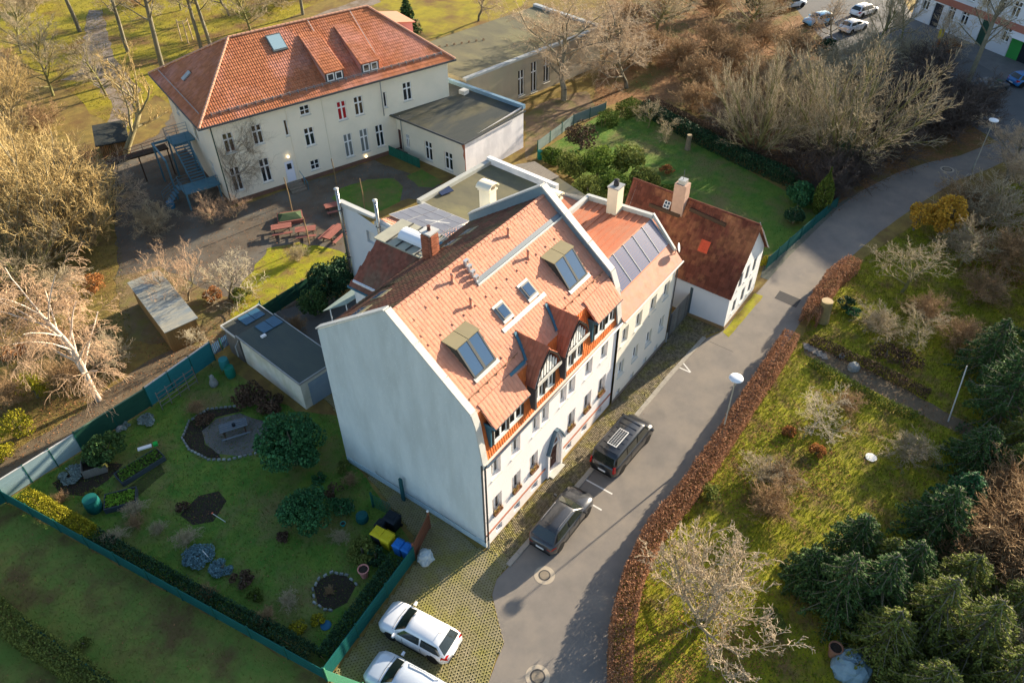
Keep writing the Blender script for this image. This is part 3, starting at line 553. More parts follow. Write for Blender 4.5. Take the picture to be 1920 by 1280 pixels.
# shed dormers
for (a,b,c,d) in shed:
    s = MB(); yb = .05; k2 = .22
    s.box(a,b,yb,1.2,c,d)
    dm = s.obj('dormer', TB, house)
    MB().slab([(a-.12,-.32,d+.02),(b+.12,-.32,d+.02),(b+.12,.78,d+1.22),(a-.12,.78,d+1.22)], .1).obj('dormer_roof', TO, dm)
    tiles(MB(), (a-.12,-.34,d+.02), (1,0,0), (0,1.1,1.2), b-a+.24, 1.62, .25, .33, curve=.008).obj('dormer_tiles', TO, dm, 'stuff')
    MB().tube([(a-.12,-.38,d+.0),(b+.12,-.38,d+.0)], .05, 6).obj('dormer_gutter', ZD, dm)
    MB().box(a-.16,a-.12,-.36,.8,d-.1,d+.1).box(a-.1,a-.02,-.02,.5,c,d-.02).obj('dormer_trim', FB, dm)
    n = 2; ww = (b-a-.5)/n
    MB().box(a+.02,a+.2,-.03,.05,c,d-.05).box(b-.2,b-.02,-.03,.05,c,d-.05).box((a+b)/2-.1,(a+b)/2+.1,-.03,.05,c,d-.05).box(a+.2,b-.2,-.028,.05,d-.2,d-.05).obj('dormer_frame', FD, dm)
    for i in range(2):
        x0 = a+.2 if i == 0 else (a+b)/2+.1; x1 = (a+b)/2-.1 if i == 0 else b-.2
        window(dm, (0,0,0), 0, x0, c+.12, round(x1-x0,2), d-c-.35, 'tee', 0.02, True)
# gabled dormers with striped pediment
for (a,b) in gab:
    c, d, e = 8.35, 10.2, 11.95; xm = (a+b)/2
    s = MB(); s.box(a,b,.13,1.2,c,d); s.add([(a,.13,d),(b,.13,d),(xm,.13,e-.1),(a,2.2,d),(b,2.2,d),(xm,2.2,e-.1)], [(0,1,2),(0,2,5,3),(1,4,5,2)])
    dm = s.obj('gabled_dormer', TB, house)
    for sgn, q in ((1,a),(-1,b)):
        lo = [(q-sgn*.22,-.3,d-.12),(q-sgn*.22,2.0,d-.12)]; mid = [(q+sgn*.3,-.3,d+.95),(q+sgn*.3,2.2,d+.95)]; hi = [(xm,-.3,e+.05),(xm,2.3,e+.3)]
        r_ = MB(); 
        for A, B in ((lo,mid),(mid,hi)):
            qd = [A[0],A[1],B[1],B[0]] if sgn < 0 else [A[1],A[0],B[0],B[1]]
            r_.slab(qd, .07)
            u_ = Vector(qd[1])-Vector(qd[0]); v_ = Vector(qd[3])-Vector(qd[0]); 
            tiles(r_, Vector(qd[0]), u_, v_-u_*v_.dot(u_)/u_.length_squared, u_.length, (v_-u_*v_.dot(u_)/u_.length_squared).length, .22, .3, curve=.02, lift=.04)
        r_.obj('dormer_roof', mat('clay_tile_dormer', (.44,.16,.09), (.36,.125,.075), 1.2, isl=.15, bump=.3), dm)
        bb = MB()
        for A, B in ((lo,mid),(mid,hi)):
            p, q2 = Vector(A[0]), Vector(B[0]); bb.hexa([(p.x,-.36,p.z-.14),(q2.x,-.36,q2.z-.14),(q2.x,-.3,q2.z-.14),(p.x,-.3,p.z-.14),(p.x,-.36,p.z+.06),(q2.x,-.36,q2.z+.06),(q2.x,-.3,q2.z+.06),(p.x,-.3,p.z+.06)])
        bb.obj('bargeboard', FD, dm)
        MB().tube([lo[0], mid[0], hi[0]], .035, 5).obj('bargeboard_edge', CP, dm)
    ridge(dm, (xm,-.3,e+.08), (xm,2.25,e+.33), MATS['clay_tile_dormer'], .34, .09)
    MB().box(a-.1,b+.1,-.40,-.31,d-.12,d+.08).obj('dormer_beam', CP, dm)
    MB().box(a+.0,a+.16,-.05,.12,c,d-.1).box(b-.16,b,-.05,.12,c,d-.1).box(xm-.1,xm+.1,-.05,.12,c,d-.1).obj('dormer_frame', FD, dm)
    pdm = MB().add([(a+.05,-.18,d),(b-.05,-.18,d),(xm,-.18,e-.1)], [(0,1,2)]).obj('pediment', FD, dm)
    for i in range(7):
        x = a+.3+i*(b-a-.6)/6; h = (e-.35-d-.1)*(1-abs(x-xm)/((b-a)/2-.05))
        if h > .1: MB().box(x-.08,x+.08,-.24,-.19,d+.05,d+.2+h).obj('pediment_slat', FW, dm)
    for x0, x1 in ((a+.16,xm-.1),(xm+.1,b-.16)): window(dm, (0,0,0), 0, x0, c+.12, round(x1-x0,2), d-c-.24, 'tee', .02, True)
    # valley flashing where the dormer roof meets the slope
    V3 = lambda x, y, o: (x, y, ZS(y)+o)
    MB().slab([V3(a+.18,.68,.14),V3(a+.4,.66,.14),V3(a+.62,.95,.14),V3(a+.42,1.0,.14)], .03).slab([V3(a+.42,1.0,.14),V3(a+.62,.95,.14),V3(xm-.08,1.88,.14),V3(xm-.24,1.95,.14)], .03).obj('valley', FB, dm)
    if a < 6: MB().slab([V3(3.6,.62,.14),V3(5.0,.6,.14),V3(5.1,.76,.14),V3(3.6,.76,.14)], .05).obj('valley_gutter', FB, dm)
    MB().box(a-.16,a-.02,-.3,.4,c-.1,d-.15).obj('dormer_cheek', ZD, dm)
# flower boxes on ground-floor sills
fbm = mat('box_flowers', (.30,.26,.07), (.25,.10,.04), 9, isl=.5)
rng = np.random.default_rng(11)
C = np.stack([rng.random(70)*.8, rng.random(70)*.2, rng.random(70)*.3+.1], 1); V, F = quads(rng, C, .06); fme = fastmesh('flowers', V, F, fbm)
bme = MB().box(0,.8,0,.2,-.02,.14).mesh('flower_box', mat('box_clay', (.2,.1,.06)))
for i, x in enumerate((.78,2.75,4.63,8.98,10.98,12.88)):
    t = thing('flower_box', ['flower box with reddish plants on the ground floor sill at the near corner', 'flower box with dry plants on the second ground floor sill', 'flower box on the ground floor sill left of the door', 'full yellow green flower box right of the door', 'bushy green flower box on the fifth ground floor sill', 'green flower box on the last lit ground floor sill'][i], 'flower box', (x,-.16,2.33), group='flower boxes on the ground floor sills')
    mobj('box', bme, t); mobj('flowers', fme, t)
# chimneys rising behind the rear slope (wall of the wing) with vaulted caps
def capped_chimney(x, y, z0, z1, label, wx=.75, wy=.95):
    t = thing('chimney', label, 'chimney', (x,y,z0), group='cream chimneys with vaulted caps')
    MB().box(-wx/2,wx/2,-wy/2,wy/2,0,z1-z0).obj('stack', mat('chimney_render', (.72,.66,.52), (.66,.6,.48), 2, bump=.2), t)
    MB().box(-wx/2-.08,wx/2+.08,-wy/2-.08,wy/2+.08,z1-z0,z1-z0+.12).obj('slab', MATS['chimney_render'], t)
    s = MB(); n = 8
    for sx in (-1,1): s.box(sx*wx*.4-.05,sx*wx*.4+.05,-wy/2,wy/2,z1-z0+.12,z1-z0+.3)
    pr = [(math.cos(PI*k/n)*(wx/2+.22), .3+math.sin(PI*k/n)*.3) for k in range(n+1)]
    for k in range(n):
        (a,b),(c,d) = pr[k],pr[k+1]; zz = z1-z0
        s.hexa([(a,-wy/2-.12,zz+b-.06),(a,wy/2+.12,zz+b-.06),(c,wy/2+.12,zz+d-.06),(c,-wy/2-.12,zz+d-.06),(a,-wy/2-.12,zz+b),(a,wy/2+.12,zz+b),(c,wy/2+.12,zz+d),(c,-wy/2-.12,zz+d)])
    s.obj('cap', mat('cap_cream', (.78,.70,.55), None, bump=.2), t)
# ------------------------------------------------ neighbour with copper-red flat roof and solar tiles
nb = thing('terraced_house', 'narrow terraced house with red metal roof and sloping solar panels', 'building', (L1,0,0))
W2 = 8.45
h2 = [(.45,5.3,1.4,6.7),(2.4,5.3,3.35,6.7),(4.5,5.3,5.5,6.7),(6.6,5.3,7.5,6.7),(.45,2.3,1.3,3.65),(2.55,2.2,3.4,3.5),(4.6,2.15,5.5,3.5),(6.7,2.2,7.5,3.45)]
b2 = [(.5,.3,1.1,.85),(2.6,.3,3.2,.85),(4.6,.3,5.2,.85),(6.4,.3,7.0,.85)]
NP = mat('cream_plaster', (.74,.69,.60), (.68,.64,.56), .6, bump=.25, bscale=60)
MB().wall((.1,-.12,0), (1,0), [(0,0),(W2-.1,0),(W2-.1,7.9),(0,7.9)], h2+b2, .2).obj('front_wall', NP, nb)
for a,c,b,d in h2: window(nb, (.1,-.12,0), 0, a, c, round(b-a,2), round(d-c,2), 'two', .17)
for a,c,b,d in b2: window(nb, (.1,-.12,0), 0, a, c, round(b-a,2), round(d-c,2), 'crossmid', .12, False)
MB().wall((W2,-.12,0), (0,1), [(0,0),(10,0),(10,10.2),(6.5,10.7),(2.2,10.5),(.4,8.2),(0,7.9)], []).obj('side_wall', NP, nb)
MB().wall((W2,9.9,0), (-1,0), [(0,0),(W2-.1,0),(W2-.1,10.1),(0,10.1)], []).obj('rear_wall', NP, nb)
MB().box(.1,W2+.01,-.15,-.121,0,.35).obj('plinth', mat('stone_plinth', (.25,.2,.16), (.16,.14,.12), 5, isl=.2, bump=.5), nb)
MB().tube([(.1,-.5,7.9),(W2+.15,-.5,7.9)], .07, 8).obj('gutter', CP, nb)
downpipe(nb, W2+.08, -.3, .1, 7.85, ZD, .05, (0,.1)); MB().tube([(W2+.08,-.2,0),(W2+.08,-.2,1)], .07, 8).obj('pipe_foot', ZINC, nb)
# lower metal slope, solar strip, flat seam roof
sm = mat('weathered_red_metal', (.58,.29,.20), (.46,.21,.14), 2.2, rough=.6, bump=.1, c3=(.42,.25,.2), dscale=1.2)
MB().slab([(.1,-.45,7.88),(W2+.15,-.45,7.88),(W2+.15,.62,9.05),(.1,.62,9.05)], .1).obj('lower_roof', sm, nb)
MB().slab([(.1,.62,9.05),(W2-.05,.62,9.05),(W2-.05,2.35,10.75),(.1,2.35,10.75)], .1).obj('steep_roof', COP, nb)
pv_m = mat('solar_tile', (.085,.095,.17), (.045,.055,.12), 14, rough=.25, spec=.6, stretch=(.3,3,3), contrast=.9)
y0, z0, y1, z1 = .66, 9.12, 2.25, 10.7
for i in range(6):
    a = .12+i*(W2-.35)/6; b = a+(W2-.35)/6-.06
    t = MB()
    for k in range(12):
        s0, s1 = k/12, (k+1)/12; t.slab([(a,y0+(y1-y0)*s0,z0+(z1-z0)*s0+.03),(b,y0+(y1-y0)*s0,z0+(z1-z0)*s0+.03),(b,y0+(y1-y0)*s1,z0+(z1-z0)*s1+.012),(a,y0+(y1-y0)*s1,z0+(z1-z0)*s1+.012)], .03)
    t.obj('solar_panel', pv_m, nb)
    MB().slab([(b,y0,z0+.07),(b+.035,y0,z0+.07),(b+.035,y1,z1+.07),(b,y1,z1+.07)], .1).obj('seam_bar', CP, nb)
flat = MB().add([(.1,2.35,10.75),(W2-.3,2.35,10.75),(W2-.3,7.4,10.45),(.1,7.4,10.45)], [(0,1,2,3)]).obj('flat_roof', COP, nb)
for i in range(9): y = 2.9+i*.52; MB().hexa([(.1,y-.025,10.72-(y-2.35)*.06),(W2-.35,y-.025,10.72-(y-2.35)*.06),(W2-.35,y+.025,10.72-(y-2.35)*.06),(.1,y+.025,10.72-(y-2.35)*.06),(.1,y-.025,10.82-(y-2.35)*.06),(W2-.35,y-.025,10.82-(y-2.35)*.06),(W2-.35,y+.025,10.82-(y-2.35)*.06),(.1,y+.025,10.82-(y-2.35)*.06)]).obj('standing_seam', COP, flat)
MB().box(.1,W2-.3,7.4,9.9,9.9,10.1).obj('rear_roof', COP, nb)
MB().hexa([(W2-.3,2.2,10.5),(W2,2.2,10.5),(W2,7.6,10.3),(W2-.3,7.6,10.3),(W2-.3,2.2,11.05),(W2,2.2,11.05),(W2,7.6,10.85),(W2-.3,7.6,10.85)]).box(.1,W2,7.4,7.7,10.2,10.8).obj('parapet', CP, nb)
MB().slab([(W2-.12,.1,8.75),(W2+.06,.1,8.75),(W2+.06,2.2,11.08),(W2-.12,2.2,11.08)], .22).obj('verge', CP, nb)
v = MB().hexa([(.3,2.3,10.7),(1.6,2.3,10.7),(1.6,3.4,10.65),(.3,3.4,10.65),(.6,2.6,11.1),(1.3,2.6,11.1),(1.3,3.1,11.1),(.6,3.1,11.1)]).obj('roof_hatch', COP, nb)
dish = thing('satellite_dish', 'grey satellite dish at the eaves corner of the red metal roof', 'satellite dish', (L1+W2-.15,.1,8.75))
MB().tube([(0,0,-.4),(0,0,.25)], .03, 6).obj('mast', ZINC, dish)
q = MB().lathe([(.02,0),(.2,.03),(.36,.12),(.37,.13),(.2,.05)], 16).obj('reflector', mat('dish_grey', (.6,.62,.62), None, rough=.4), dish, smooth=True); q.location = (0,-.1,.3); q.rotation_euler = (math.radians(75),0,math.radians(20))
# ------------------------------------------------ chimneys
c3 = thing('chimney', 'plain cream rendered chimney standing on the red metal roof', 'chimney', (22.5,5.0,10.3))
MB().box(-.45,.45,-.4,.4,0,2.35).obj('stack', mat('chimney_render2', (.78,.68,.52), (.7,.62,.48), 2, bump=.2), c3)
MB().box(-.5,.5,-.45,.45,2.35,2.45).obj('slab', ZINC, c3); MB().lathe([(.2,0),(.2,.25),(.1,.4),(.22,.42),(.05,.5)], 10, (0,0,2.45)).obj('cowl', mat('black_cowl', (.05,.05,.05)), c3)
capped_chimney(16.3, 6.4, 9.0, 14.2, 'cream chimney with vaulted cap just right of the party wall gable')
capped_chimney(16.9, 12.2, 5.0, 12.7, 'cream chimney with vaulted cap in front of the grey felt roof behind the house')
# ------------------------------------------------ white house with steep brown roof
h3 = thing('white_house', 'small white house with moss-stained steep brown roof, gable to the lane', 'building', (27.3,-3.3,0))
WP = mat('white_render', (.82,.81,.80), (.74,.74,.74), 1, bump=.3, bscale=30, c3=(.66,.66,.66), dscale=.8)
SP = mat('side_render_shaded', (.62,.66,.72), (.56,.60,.66), .6, bump=.2)  # render of the side wall, with its bluish shade put into the colour
gw = [(1.7,5.55,2.4,6.75),(1.35,3.2,2.1,4.6),(2.7,3.2,3.4,4.6),(4.2,3.1,4.9,4.4),(1.1,.95,1.8,2.2),(2.75,.95,3.5,2.3),(4.3,.95,5.0,2.3)]
MB().wall((0,0,0), (1,0), [(0,0),(6.1,0),(6.1,4.7),(5.0,6.1),(2.95,8.35),(2.5,8.3),(0,3.55)], gw, .16).obj('gable_wall', WP, h3)
DF = mat('frame_grey', (.16,.16,.16), None, rough=.5); GLG = mat('curtained_glass', (.22,.22,.20), (.10,.10,.10), 3, rough=.15, spec=.6)
for a,c,b,d in gw: window(h3, (0,0,0), 0, a, c, round(b-a,2), round(d-c,2), 'two', .08, True, DF, GLG)
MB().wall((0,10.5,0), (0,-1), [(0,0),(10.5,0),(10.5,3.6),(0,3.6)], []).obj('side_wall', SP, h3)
MB().wall((6.1,0,0), (0,1), [(0,0),(10.5,0),(10.5,4.8),(0,4.8)], []).obj('far_wall', WP, h3)
MB().wall((6.1,10.5,0), (-1,0), [(0,0),(6.1,0),(6.1,3.6),(3.0,8.3),(0,4.8)], []).obj('rear_gable', WP, h3)
MB().box(-.05,0,0,4.6,0,.35).box(0,6.1,-.06,0,0,.3).obj('plinth', mat('ochre_plinth', (.30,.20,.10), (.22,.15,.08), 3, bump=.5), h3)
BT = mat('old_brown_tile', (.17,.055,.035), (.10,.04,.028), .7, isl=.28, bump=.5, bscale=10, c3=(.34,.145,.07), dscale=.35)
ea, eb, ra, rb = (-.42,-.2,3.4), (.28,11,3.4), (2.7,-.2,8.6), (3.4,11,8.6)
lroof = MB().slab([eb, ea, ra, rb], .1).obj('roof', BT, h3)
u_ = Vector(ea)-Vector(eb); v_ = Vector(rb)-Vector(eb); uh = u_.normalized(); vp = v_-uh*v_.dot(uh)
tiles(MB(), eb, uh, vp, u_.length, vp.length, .27, .34, lambda a,b: not (7.2 < a < 8.0 and 2.6 < b < 3.5), curve=.055).obj('roof_tiles', BT, h3, 'stuff')
def onroof(a, b, h): return tuple(Vector(eb)+uh*a+vp.normalized()*b+uh.cross(vp).normalized()*h)
rp = MB()
for i in range(4):
    for j in range(4): rp.slab([onroof(7.25+i*.2,2.6+j*.24,.14),onroof(7.44+i*.2,2.6+j*.24,.14),onroof(7.44+i*.2,2.83+j*.24,.12),onroof(7.25+i*.2,2.83+j*.24,.12)], .05)
rp.obj('new_tile_patch', mat('bright_red_tile', (.62,.10,.05), (.5,.08,.04), 4, isl=.1), h3, label='square patch of bright red new tiles')
MB().slab([(6.5,-.2,4.5),(6.5,11,4.5),rb,ra], .1).obj('far_roof', BT, h3)
ridge(h3, ra, rb, BT, .38)
MB().slab([(2.75,-.35,8.4),(3.3,-.35,7.9),(6.25,-.35,4.6),(6.3,-.05,4.75),(3.0,-.05,8.65)], .05).obj('verge_board', WP, h3)
for (a0,b0,a1,b1) in ((2.0,4.4,4.8,4.4),(5.4,5.2,8.6,5.0)):
    MB().slab([onroof(a0,b0,.16),onroof(a1,b1,.16),onroof(a1,b1+.28,.22),onroof(a0,b0+.28,.22)], .1).obj('roof_walkway', mat('dark_timber', (.07,.045,.03)), h3)
sk = MB().slab([onroof(3.2,4.75,.2),onroof(3.75,4.75,.2),onroof(3.75,5.35,.2),onroof(3.2,5.35,.2)], .12).obj('skylight', FW, h3)
for i in range(2):
    for j in range(2): MB().slab([onroof(3.25+i*.25,4.8+j*.27,.21),onroof(3.45+i*.25,4.8+j*.27,.21),onroof(3.45+i*.25,5.02+j*.27,.21),onroof(3.25+i*.25,5.02+j*.27,.21)], .01).obj('pane', GL, sk)
ch = thing('chimney', 'pinkish rendered chimney with metal cowl on the brown tiled roof', 'chimney', (30.0,3.1,6.6))
MB().box(-.42,.42,-.5,.5,0,3.4).obj('stack', mat('pink_render', (.50,.34,.26), (.42,.28,.22), 3, bump=.4), ch); MB().box(-.3,.3,-.3,.3,3.4,3.75).obj('cowl', ZINC, ch); MB().tube([(0,0,3.7),(0,0,4.6)], .02, 5).obj('rod', ZD, ch)
# plank gate between the two houses
gt = thing('plank_gate', 'tall grey plank gate between terraced house and white house', 'gate', (23.75,-.15,0))
pm_ = MB().box(0,.17,-.02,.02,.1,2.3).mesh('plank', mat('grey_timber', (.20,.19,.17), (.14,.135,.12), 3, isl=.25, bump=.4, stretch=(4,4,.5)))
for i in range(19): mobj('plank', pm_, gt, (.05+i*.185,.05,0))
MB().box(-.08,.08,-.08,.08,0,2.5).obj('post', ZD, gt); MB().box(3.52,3.68,-.1,.14,0,2.9).obj('post', mat('steel_post', (.07,.10,.12)), gt); MB().box(0,3.6,.08,.14,2.2,2.35).box(0,3.6,.08,.14,.4,.55).obj('rail', MATS['grey_timber'], gt)
# ------------------------------------------------ stair wing behind the main house
wing = thing('stair_wing', 'rear wing with brown tiled slope, grey felt top and white skylight dome', 'building', (6.7,11.9,0))
MB().prism([(0,0),(0,4.2),(4.9,4.2),(4.9,0)], 0, 9.3).obj('wall', WP, wing)
wt = mat('wing_tile', (.27,.10,.065), (.22,.08,.055), 1, isl=.18, bump=.4, c3=(.2,.12,.08), dscale=.5)
wl = [(-.2,.1,8.9),(-.2,4.4,8.9),(2.35,3.7,11.5),(2.35,.1,11.5)]
MB().slab([wl[1],wl[0],wl[3],wl[2]], .12).obj('tiled_slope', wt, wing)
def inw(u, v): return True
a_ = Vector(wl[1]); uu_ = (Vector(wl[0])-a_).normalized(); vv_ = Vector((2.55,0,2.6)).normalized()
tiles(MB(), a_, uu_, vv_, 4.3, 3.6, .2, .22, lambda u,v: u > .7*v/3.64, curve=.012).obj('slope_tiles', wt, wing, 'stuff')
MB().box(-.3,-.18,.0,4.5,8.75,8.9).obj('gutter', FB, wing)
MB().prism([(2.35,-.6),(2.35,3.8),(5.0,3.9),(5.0,-.9)], 9.3, 11.52).obj('upper_wall', WP, wing)
MB().box(2.25,5.1,-.95,3.95,11.52,11.62).obj('flat_roof', mat('grey_top', (.40,.39,.30), (.32,.31,.25), 1, bump=.2), wing)
for i in range(5): MB().box(2.3,5.05,-.6+i*.85,-.52+i*.85,11.622,11.70).obj('roof_batten', mat('batten_dark', (.09,.09,.08)), wing)
pr = [(math.cos(PI*k/8)*.62, math.sin(PI*k/8)*.45) for k in range(9)]
dm_ = MB(); vs_ = []
for y in (.35,2.5): vs_ += [(3.65+a, y, 11.7+b) for a, b in pr]
dm_.add(vs_, [(k,k+1,k+10,k+9) for k in range(8)]+[tuple(range(8,-1,-1)), tuple(range(9,18))]); dm_.obj('dome_light', mat('dome_acrylic', (.78,.80,.82), None, rough=.25, spec=.5), wing, smooth=False)
MB().box(2.9,4.4,-.9,.3,11.62,11.68).obj('dome_lid', mat('blue_lid', (.06,.2,.30), None, rough=.4), wing)
bc = thing('chimney', 'slim red brick chimney behind the ridge beside the skylight dome', 'chimney', (8.85,10.65,11.8))
bm_ = MB().box(-.12,.12,-.055,.055,0,.07).mesh('brick', BR)
core = MB().box(-.36,.36,-.36,.36,-.6,2.3).obj('stack', mat('mortar', (.3,.2,.15)), bc)
for k in range(29):
    for s in range(4):
        for j in range(3):
            o_ = -.25+j*.25+(.0 if k%2 else .06)
            x, y = [(o_,-.375),(.375,o_),(-o_,.375),(-.375,-o_)][s]
            if abs(o_) < .30 and k*.083 < 2.2: mobj('brick', bm_, core, (x,y,-.05+k*.083), [0,PI/2,0,PI/2][s])
MB().box(-.46,.46,-.46,.46,2.3,2.4).obj('slab', CP, bc); MB().lathe([(.12,0),(.1,.3),(.14,.32)], 10, (0,0,2.4)).obj('pot', mat('pot_dark', (.12,.06,.05)), bc)
# ladder and pipe rails beside the chimney
ld = thing('roof_ladder', 'grey metal roof ladder lying along the rear eaves by the brick chimney', 'ladder', (9.0,11.6,11.9))
MB().box(0,3.4,-.02,.02,0,.05).box(0,3.4,.38,.42,0,.05).obj('side_rail', ZINC, ld)
for i in range(10): MB().box(.15+i*.33,.19+i*.33,.02,.38,.0,.04).obj('rung', ZINC, ld)
# hanging roof canopy at the back corner
cn = thing('terrace_canopy', 'pale green slanting canopy on thin posts at the rear left corner', 'canopy', (4.99,17.74,0))
MB().slab([(0,0,7.0),(1.5,-.8,7.0),(3.8,-1.2,7.25),(2.7,-.17,7.25)], .06).obj('canopy_sheet', mat('canopy_green', (.30,.36,.31), (.25,.31,.27), 2, rough=.5), cn)
for p in ((.5,-.2),(1.5,-.75)): MB().tube([(*p,0),(*p,7.0)], .04, 6).obj('post', FW, cn)
# ------------------------------------------------ courtyard building with tall firewall
cy = thing('rear_building', 'rear courtyard building with blue-grey fire wall, solar panels and tiled roof', 'building', (13.6,13.3,0))
FWL = mat('firewall', (.60,.62,.64), (.54,.57,.60), .7, bump=.25)
MB().wall((.12,11,0), (0,-1), [(0,0),(11,0),(11,8.0),(6.9,8.4),(3.7,9.2),(3.7,8.2),(.05,9.1)][::1], [(2.4,6.3,3.3,7.4)], .25).obj('fire_wall', FWL, cy)
MB().box(.37,.6,7.7,8.6,6.2,7.5).obj('niche', mat('lit_niche', (.7,.66,.6)), cy)
MB().hexa([(.1,.1,0),(5.6,.1,0),(5.6,7.1,0),(.37,7.1,0),(.1,.1,8.1),(5.6,.1,7.2),(5.6,7.1,7.2),(.37,7.1,8.5)]).obj('wall', WP, cy)
rt_ = [(.35,0,8.25),(5.7,0,7.3),(5.7,7.3,7.3),(.35,7.3,8.65)]
MB().slab(rt_, .15).obj('roof', TO, cy)
uv = Vector((5.35,0,-1.1)).normalized()
tiles(MB(), (.35,7.25,8.6), (0,-1,0), uv, 7.2, 5.3, .22, .3, None, curve=.03).obj('roof_tiles', TO, cy, 'stuff')
MB().hexa([(-.1,0,8.05),(.4,0,8.05),(.4,7.3,8.45),(-.1,7.3,8.45),(-.1,0,8.3),(.4,0,8.3),(.4,7.3,8.75),(-.1,7.3,8.75)]).obj('wall_coping', CP, cy)
MB().hexa([(-.05,7.3,8.95),(.35,7.3,8.95),(.35,11.1,8.75),(-.05,11.1,8.75),(-.05,7.3,9.1),(.35,7.3,9.1),(.35,11.1,9.2),(-.05,11.1,9.2)]).obj('wall_coping', CP, cy)
pp = mat('solar_panel', (.12,.12,.14), (.09,.09,.115), 2, rough=.3, spec=.5); 
Zc = lambda x, y: 8.25+(y/7.3)*.4-(x-.35)/5.35*(.95+.4*y/7.3)+.28
for i in range(4):
    for j in range(4):
        if i == 3 and j == 0: continue
        x0 = 1.5+i*1.0; y0 = 1.0+j*1.55; x1, y1 = x0+.96, y0+1.5
        MB().slab([(x0,y0,Zc(x0,y0)),(x1,y0,Zc(x1,y0)),(x1,y1,Zc(x1,y1)),(x0,y1,Zc(x0,y1))], .05).obj('solar_panel', pp, cy)
MB().slab([(1.46,.95,Zc(1.46,.95)-.012),(5.5,.95,Zc(5.5,.95)-.012),(5.5,7.2,Zc(5.5,7.2)-.012),(1.46,7.2,Zc(1.46,7.2)-.012)], .05).obj('panel_rails', CP, cy)
for k, (x, y, zb, zt) in enumerate(((-.05,10.9,2.5,10.3),(-.05,6.8,2.5,10.7))):
    t = thing('flue_pipe', ['tall steel flue pipe at the far end of the blue-grey fire wall','shiny steel flue pipe in the middle of the blue-grey fire wall'][k], 'flue pipe', (13.6+x-.12,13.3+y,zb), group='steel flue pipes on the fire wall')
    MB().tube([(0,0,0),(0,0,zt-zb)], .13, 12).obj('pipe', mat('steel_flue', (.35,.33,.30), None, rough=.25, metal=.8), t, smooth=True)
    MB().lathe([(.14,0),(.2,.08),(.2,.14),(.05,.2)], 12, (0,0,zt-zb)).obj('cap', CP, t)
    for h in (1.5,4,6): MB().box(-.16,.16,-.16,.16,h,h+.06).obj('bracket', ZD, t)
# grey felt-roofed hall
fh_ = thing('felt_roof_hall', 'low hall with mossy grey felt roof and pale parapets behind the house', 'building', (20.2,12.9,0))
fp = [(0,0),(10.5,2.0),(11.2,10.2),(1.6,11.0)]
MB().prism([(a+.05*(5-a)/5,b+.05*(5-b)/5) for a,b in fp], 0, 5.0).obj('wall', WP, fh_)
MB().prism(fp, 5.0, 5.15).obj('roof', FELT, fh_)
for (a, b, h, wd) in ((fp[2],fp[3],.35,.5),(fp[1],fp[2],.6,.45),(fp[3],(0,0),.2,.3)):
    d = Vector(b)-Vector(a); n = Vector((-d.y,d.x)).normalized()*wd
    MB().prism([a, b, (b[0]+n.x,b[1]+n.y), (a[0]+n.x,a[1]+n.y)], 5.152, 5.15+h).obj('parapet', mat('parapet_grey', (.42,.42,.38), (.35,.36,.33), 2, bump=.2) if h < .5 else WP, fh_)
t = MB().slab([(0,0,.1),(1.3,0,.1),(1.3,.9,.25),(0,.9,.25)], .06); tag(t.obj('small_solar_panel', mat('mini_pv', (.03,.04,.08), None, rough=.2, spec=.6)), 'single small dark solar panel lying on the grey felt roof', 'solar panel'); o_ = bpy.data.objects['small_solar_panel']; o_.location = (23.79, 22.74, 5.20); o_.rotation_euler.z = -.3
# small sheds behind
s1 = thing('timber_shed', 'small shed with lit grey-brown boarded roof behind the felt-roofed hall', 'shed', (31.9,18.9,0))
MB().prism([(.1,.1),(3.4,-.8),(4.4,2.5),(1.9,4.4)], 0, 3.2).obj('wall', WP, s1); MB().prism([(0,0),(3.6,-1),(4.7,2.6),(2,4.6)], 3.2, 3.32).obj('roof', mat('board_roof', (.24,.21,.17), (.17,.15,.125), 2, bump=.4, stretch=(1,6,1)), s1)
s2 = thing('garage_row', 'flat shed with shaded dark blue-grey roof behind the chimneys', 'shed', (29.6,12.4,0))
MB().prism([(.1,.1),(3.6,-.7),(6.0,6.0),(2.8,6.8)], 0, 3.0).obj('wall', WP, s2); MB().prism([(0,0),(3.8,-.9),(6.2,6.2),(2.7,7.0)], 3.0, 3.1).obj('roof', FELTD, s2)
# ------------------------------------------------ garage with green felt roof left of the gable
gg = thing('garage', 'low white garage with green-grey felt roof and rooftop solar panels', 'garage', (1.6,17.6,0), math.radians(-6))
MB().prism([(.1,.1),(3.3,.1),(3.3,7.6),(.1,7.6)], 0, 2.7).obj('wall', mat('garage_render', (.66,.65,.58), (.55,.56,.48), 1, bump=.4, c3=(.5,.5,.40), dscale=.7), gg)
MB().box(0,3.4,0,7.7,2.7,2.8).obj('roof', mat('green_felt', (.085,.10,.085), (.07,.085,.08), 1.2, bump=.5, bscale=9, stretch=(1,.4,1)), gg)
MB().box(-.06,0,-.05,7.75,2.66,2.86).box(3.4,3.46,-.05,7.75,2.66,2.86).box(-.06,3.46,-.12,-.05,2.66,2.84).obj('roof_edge', ZINC, gg)
MB().box(.7,2.9,.02,.098,.05,2.2).obj('garage_door', mat('blue_door', (.25,.33,.40), (.2,.28,.36), 1.5), gg)
g2 = thing('lean_to', 'glass-topped lean-to with blue solar panels at the far end of the garage', 'shed', (2.35,25.35,0), math.radians(-6))
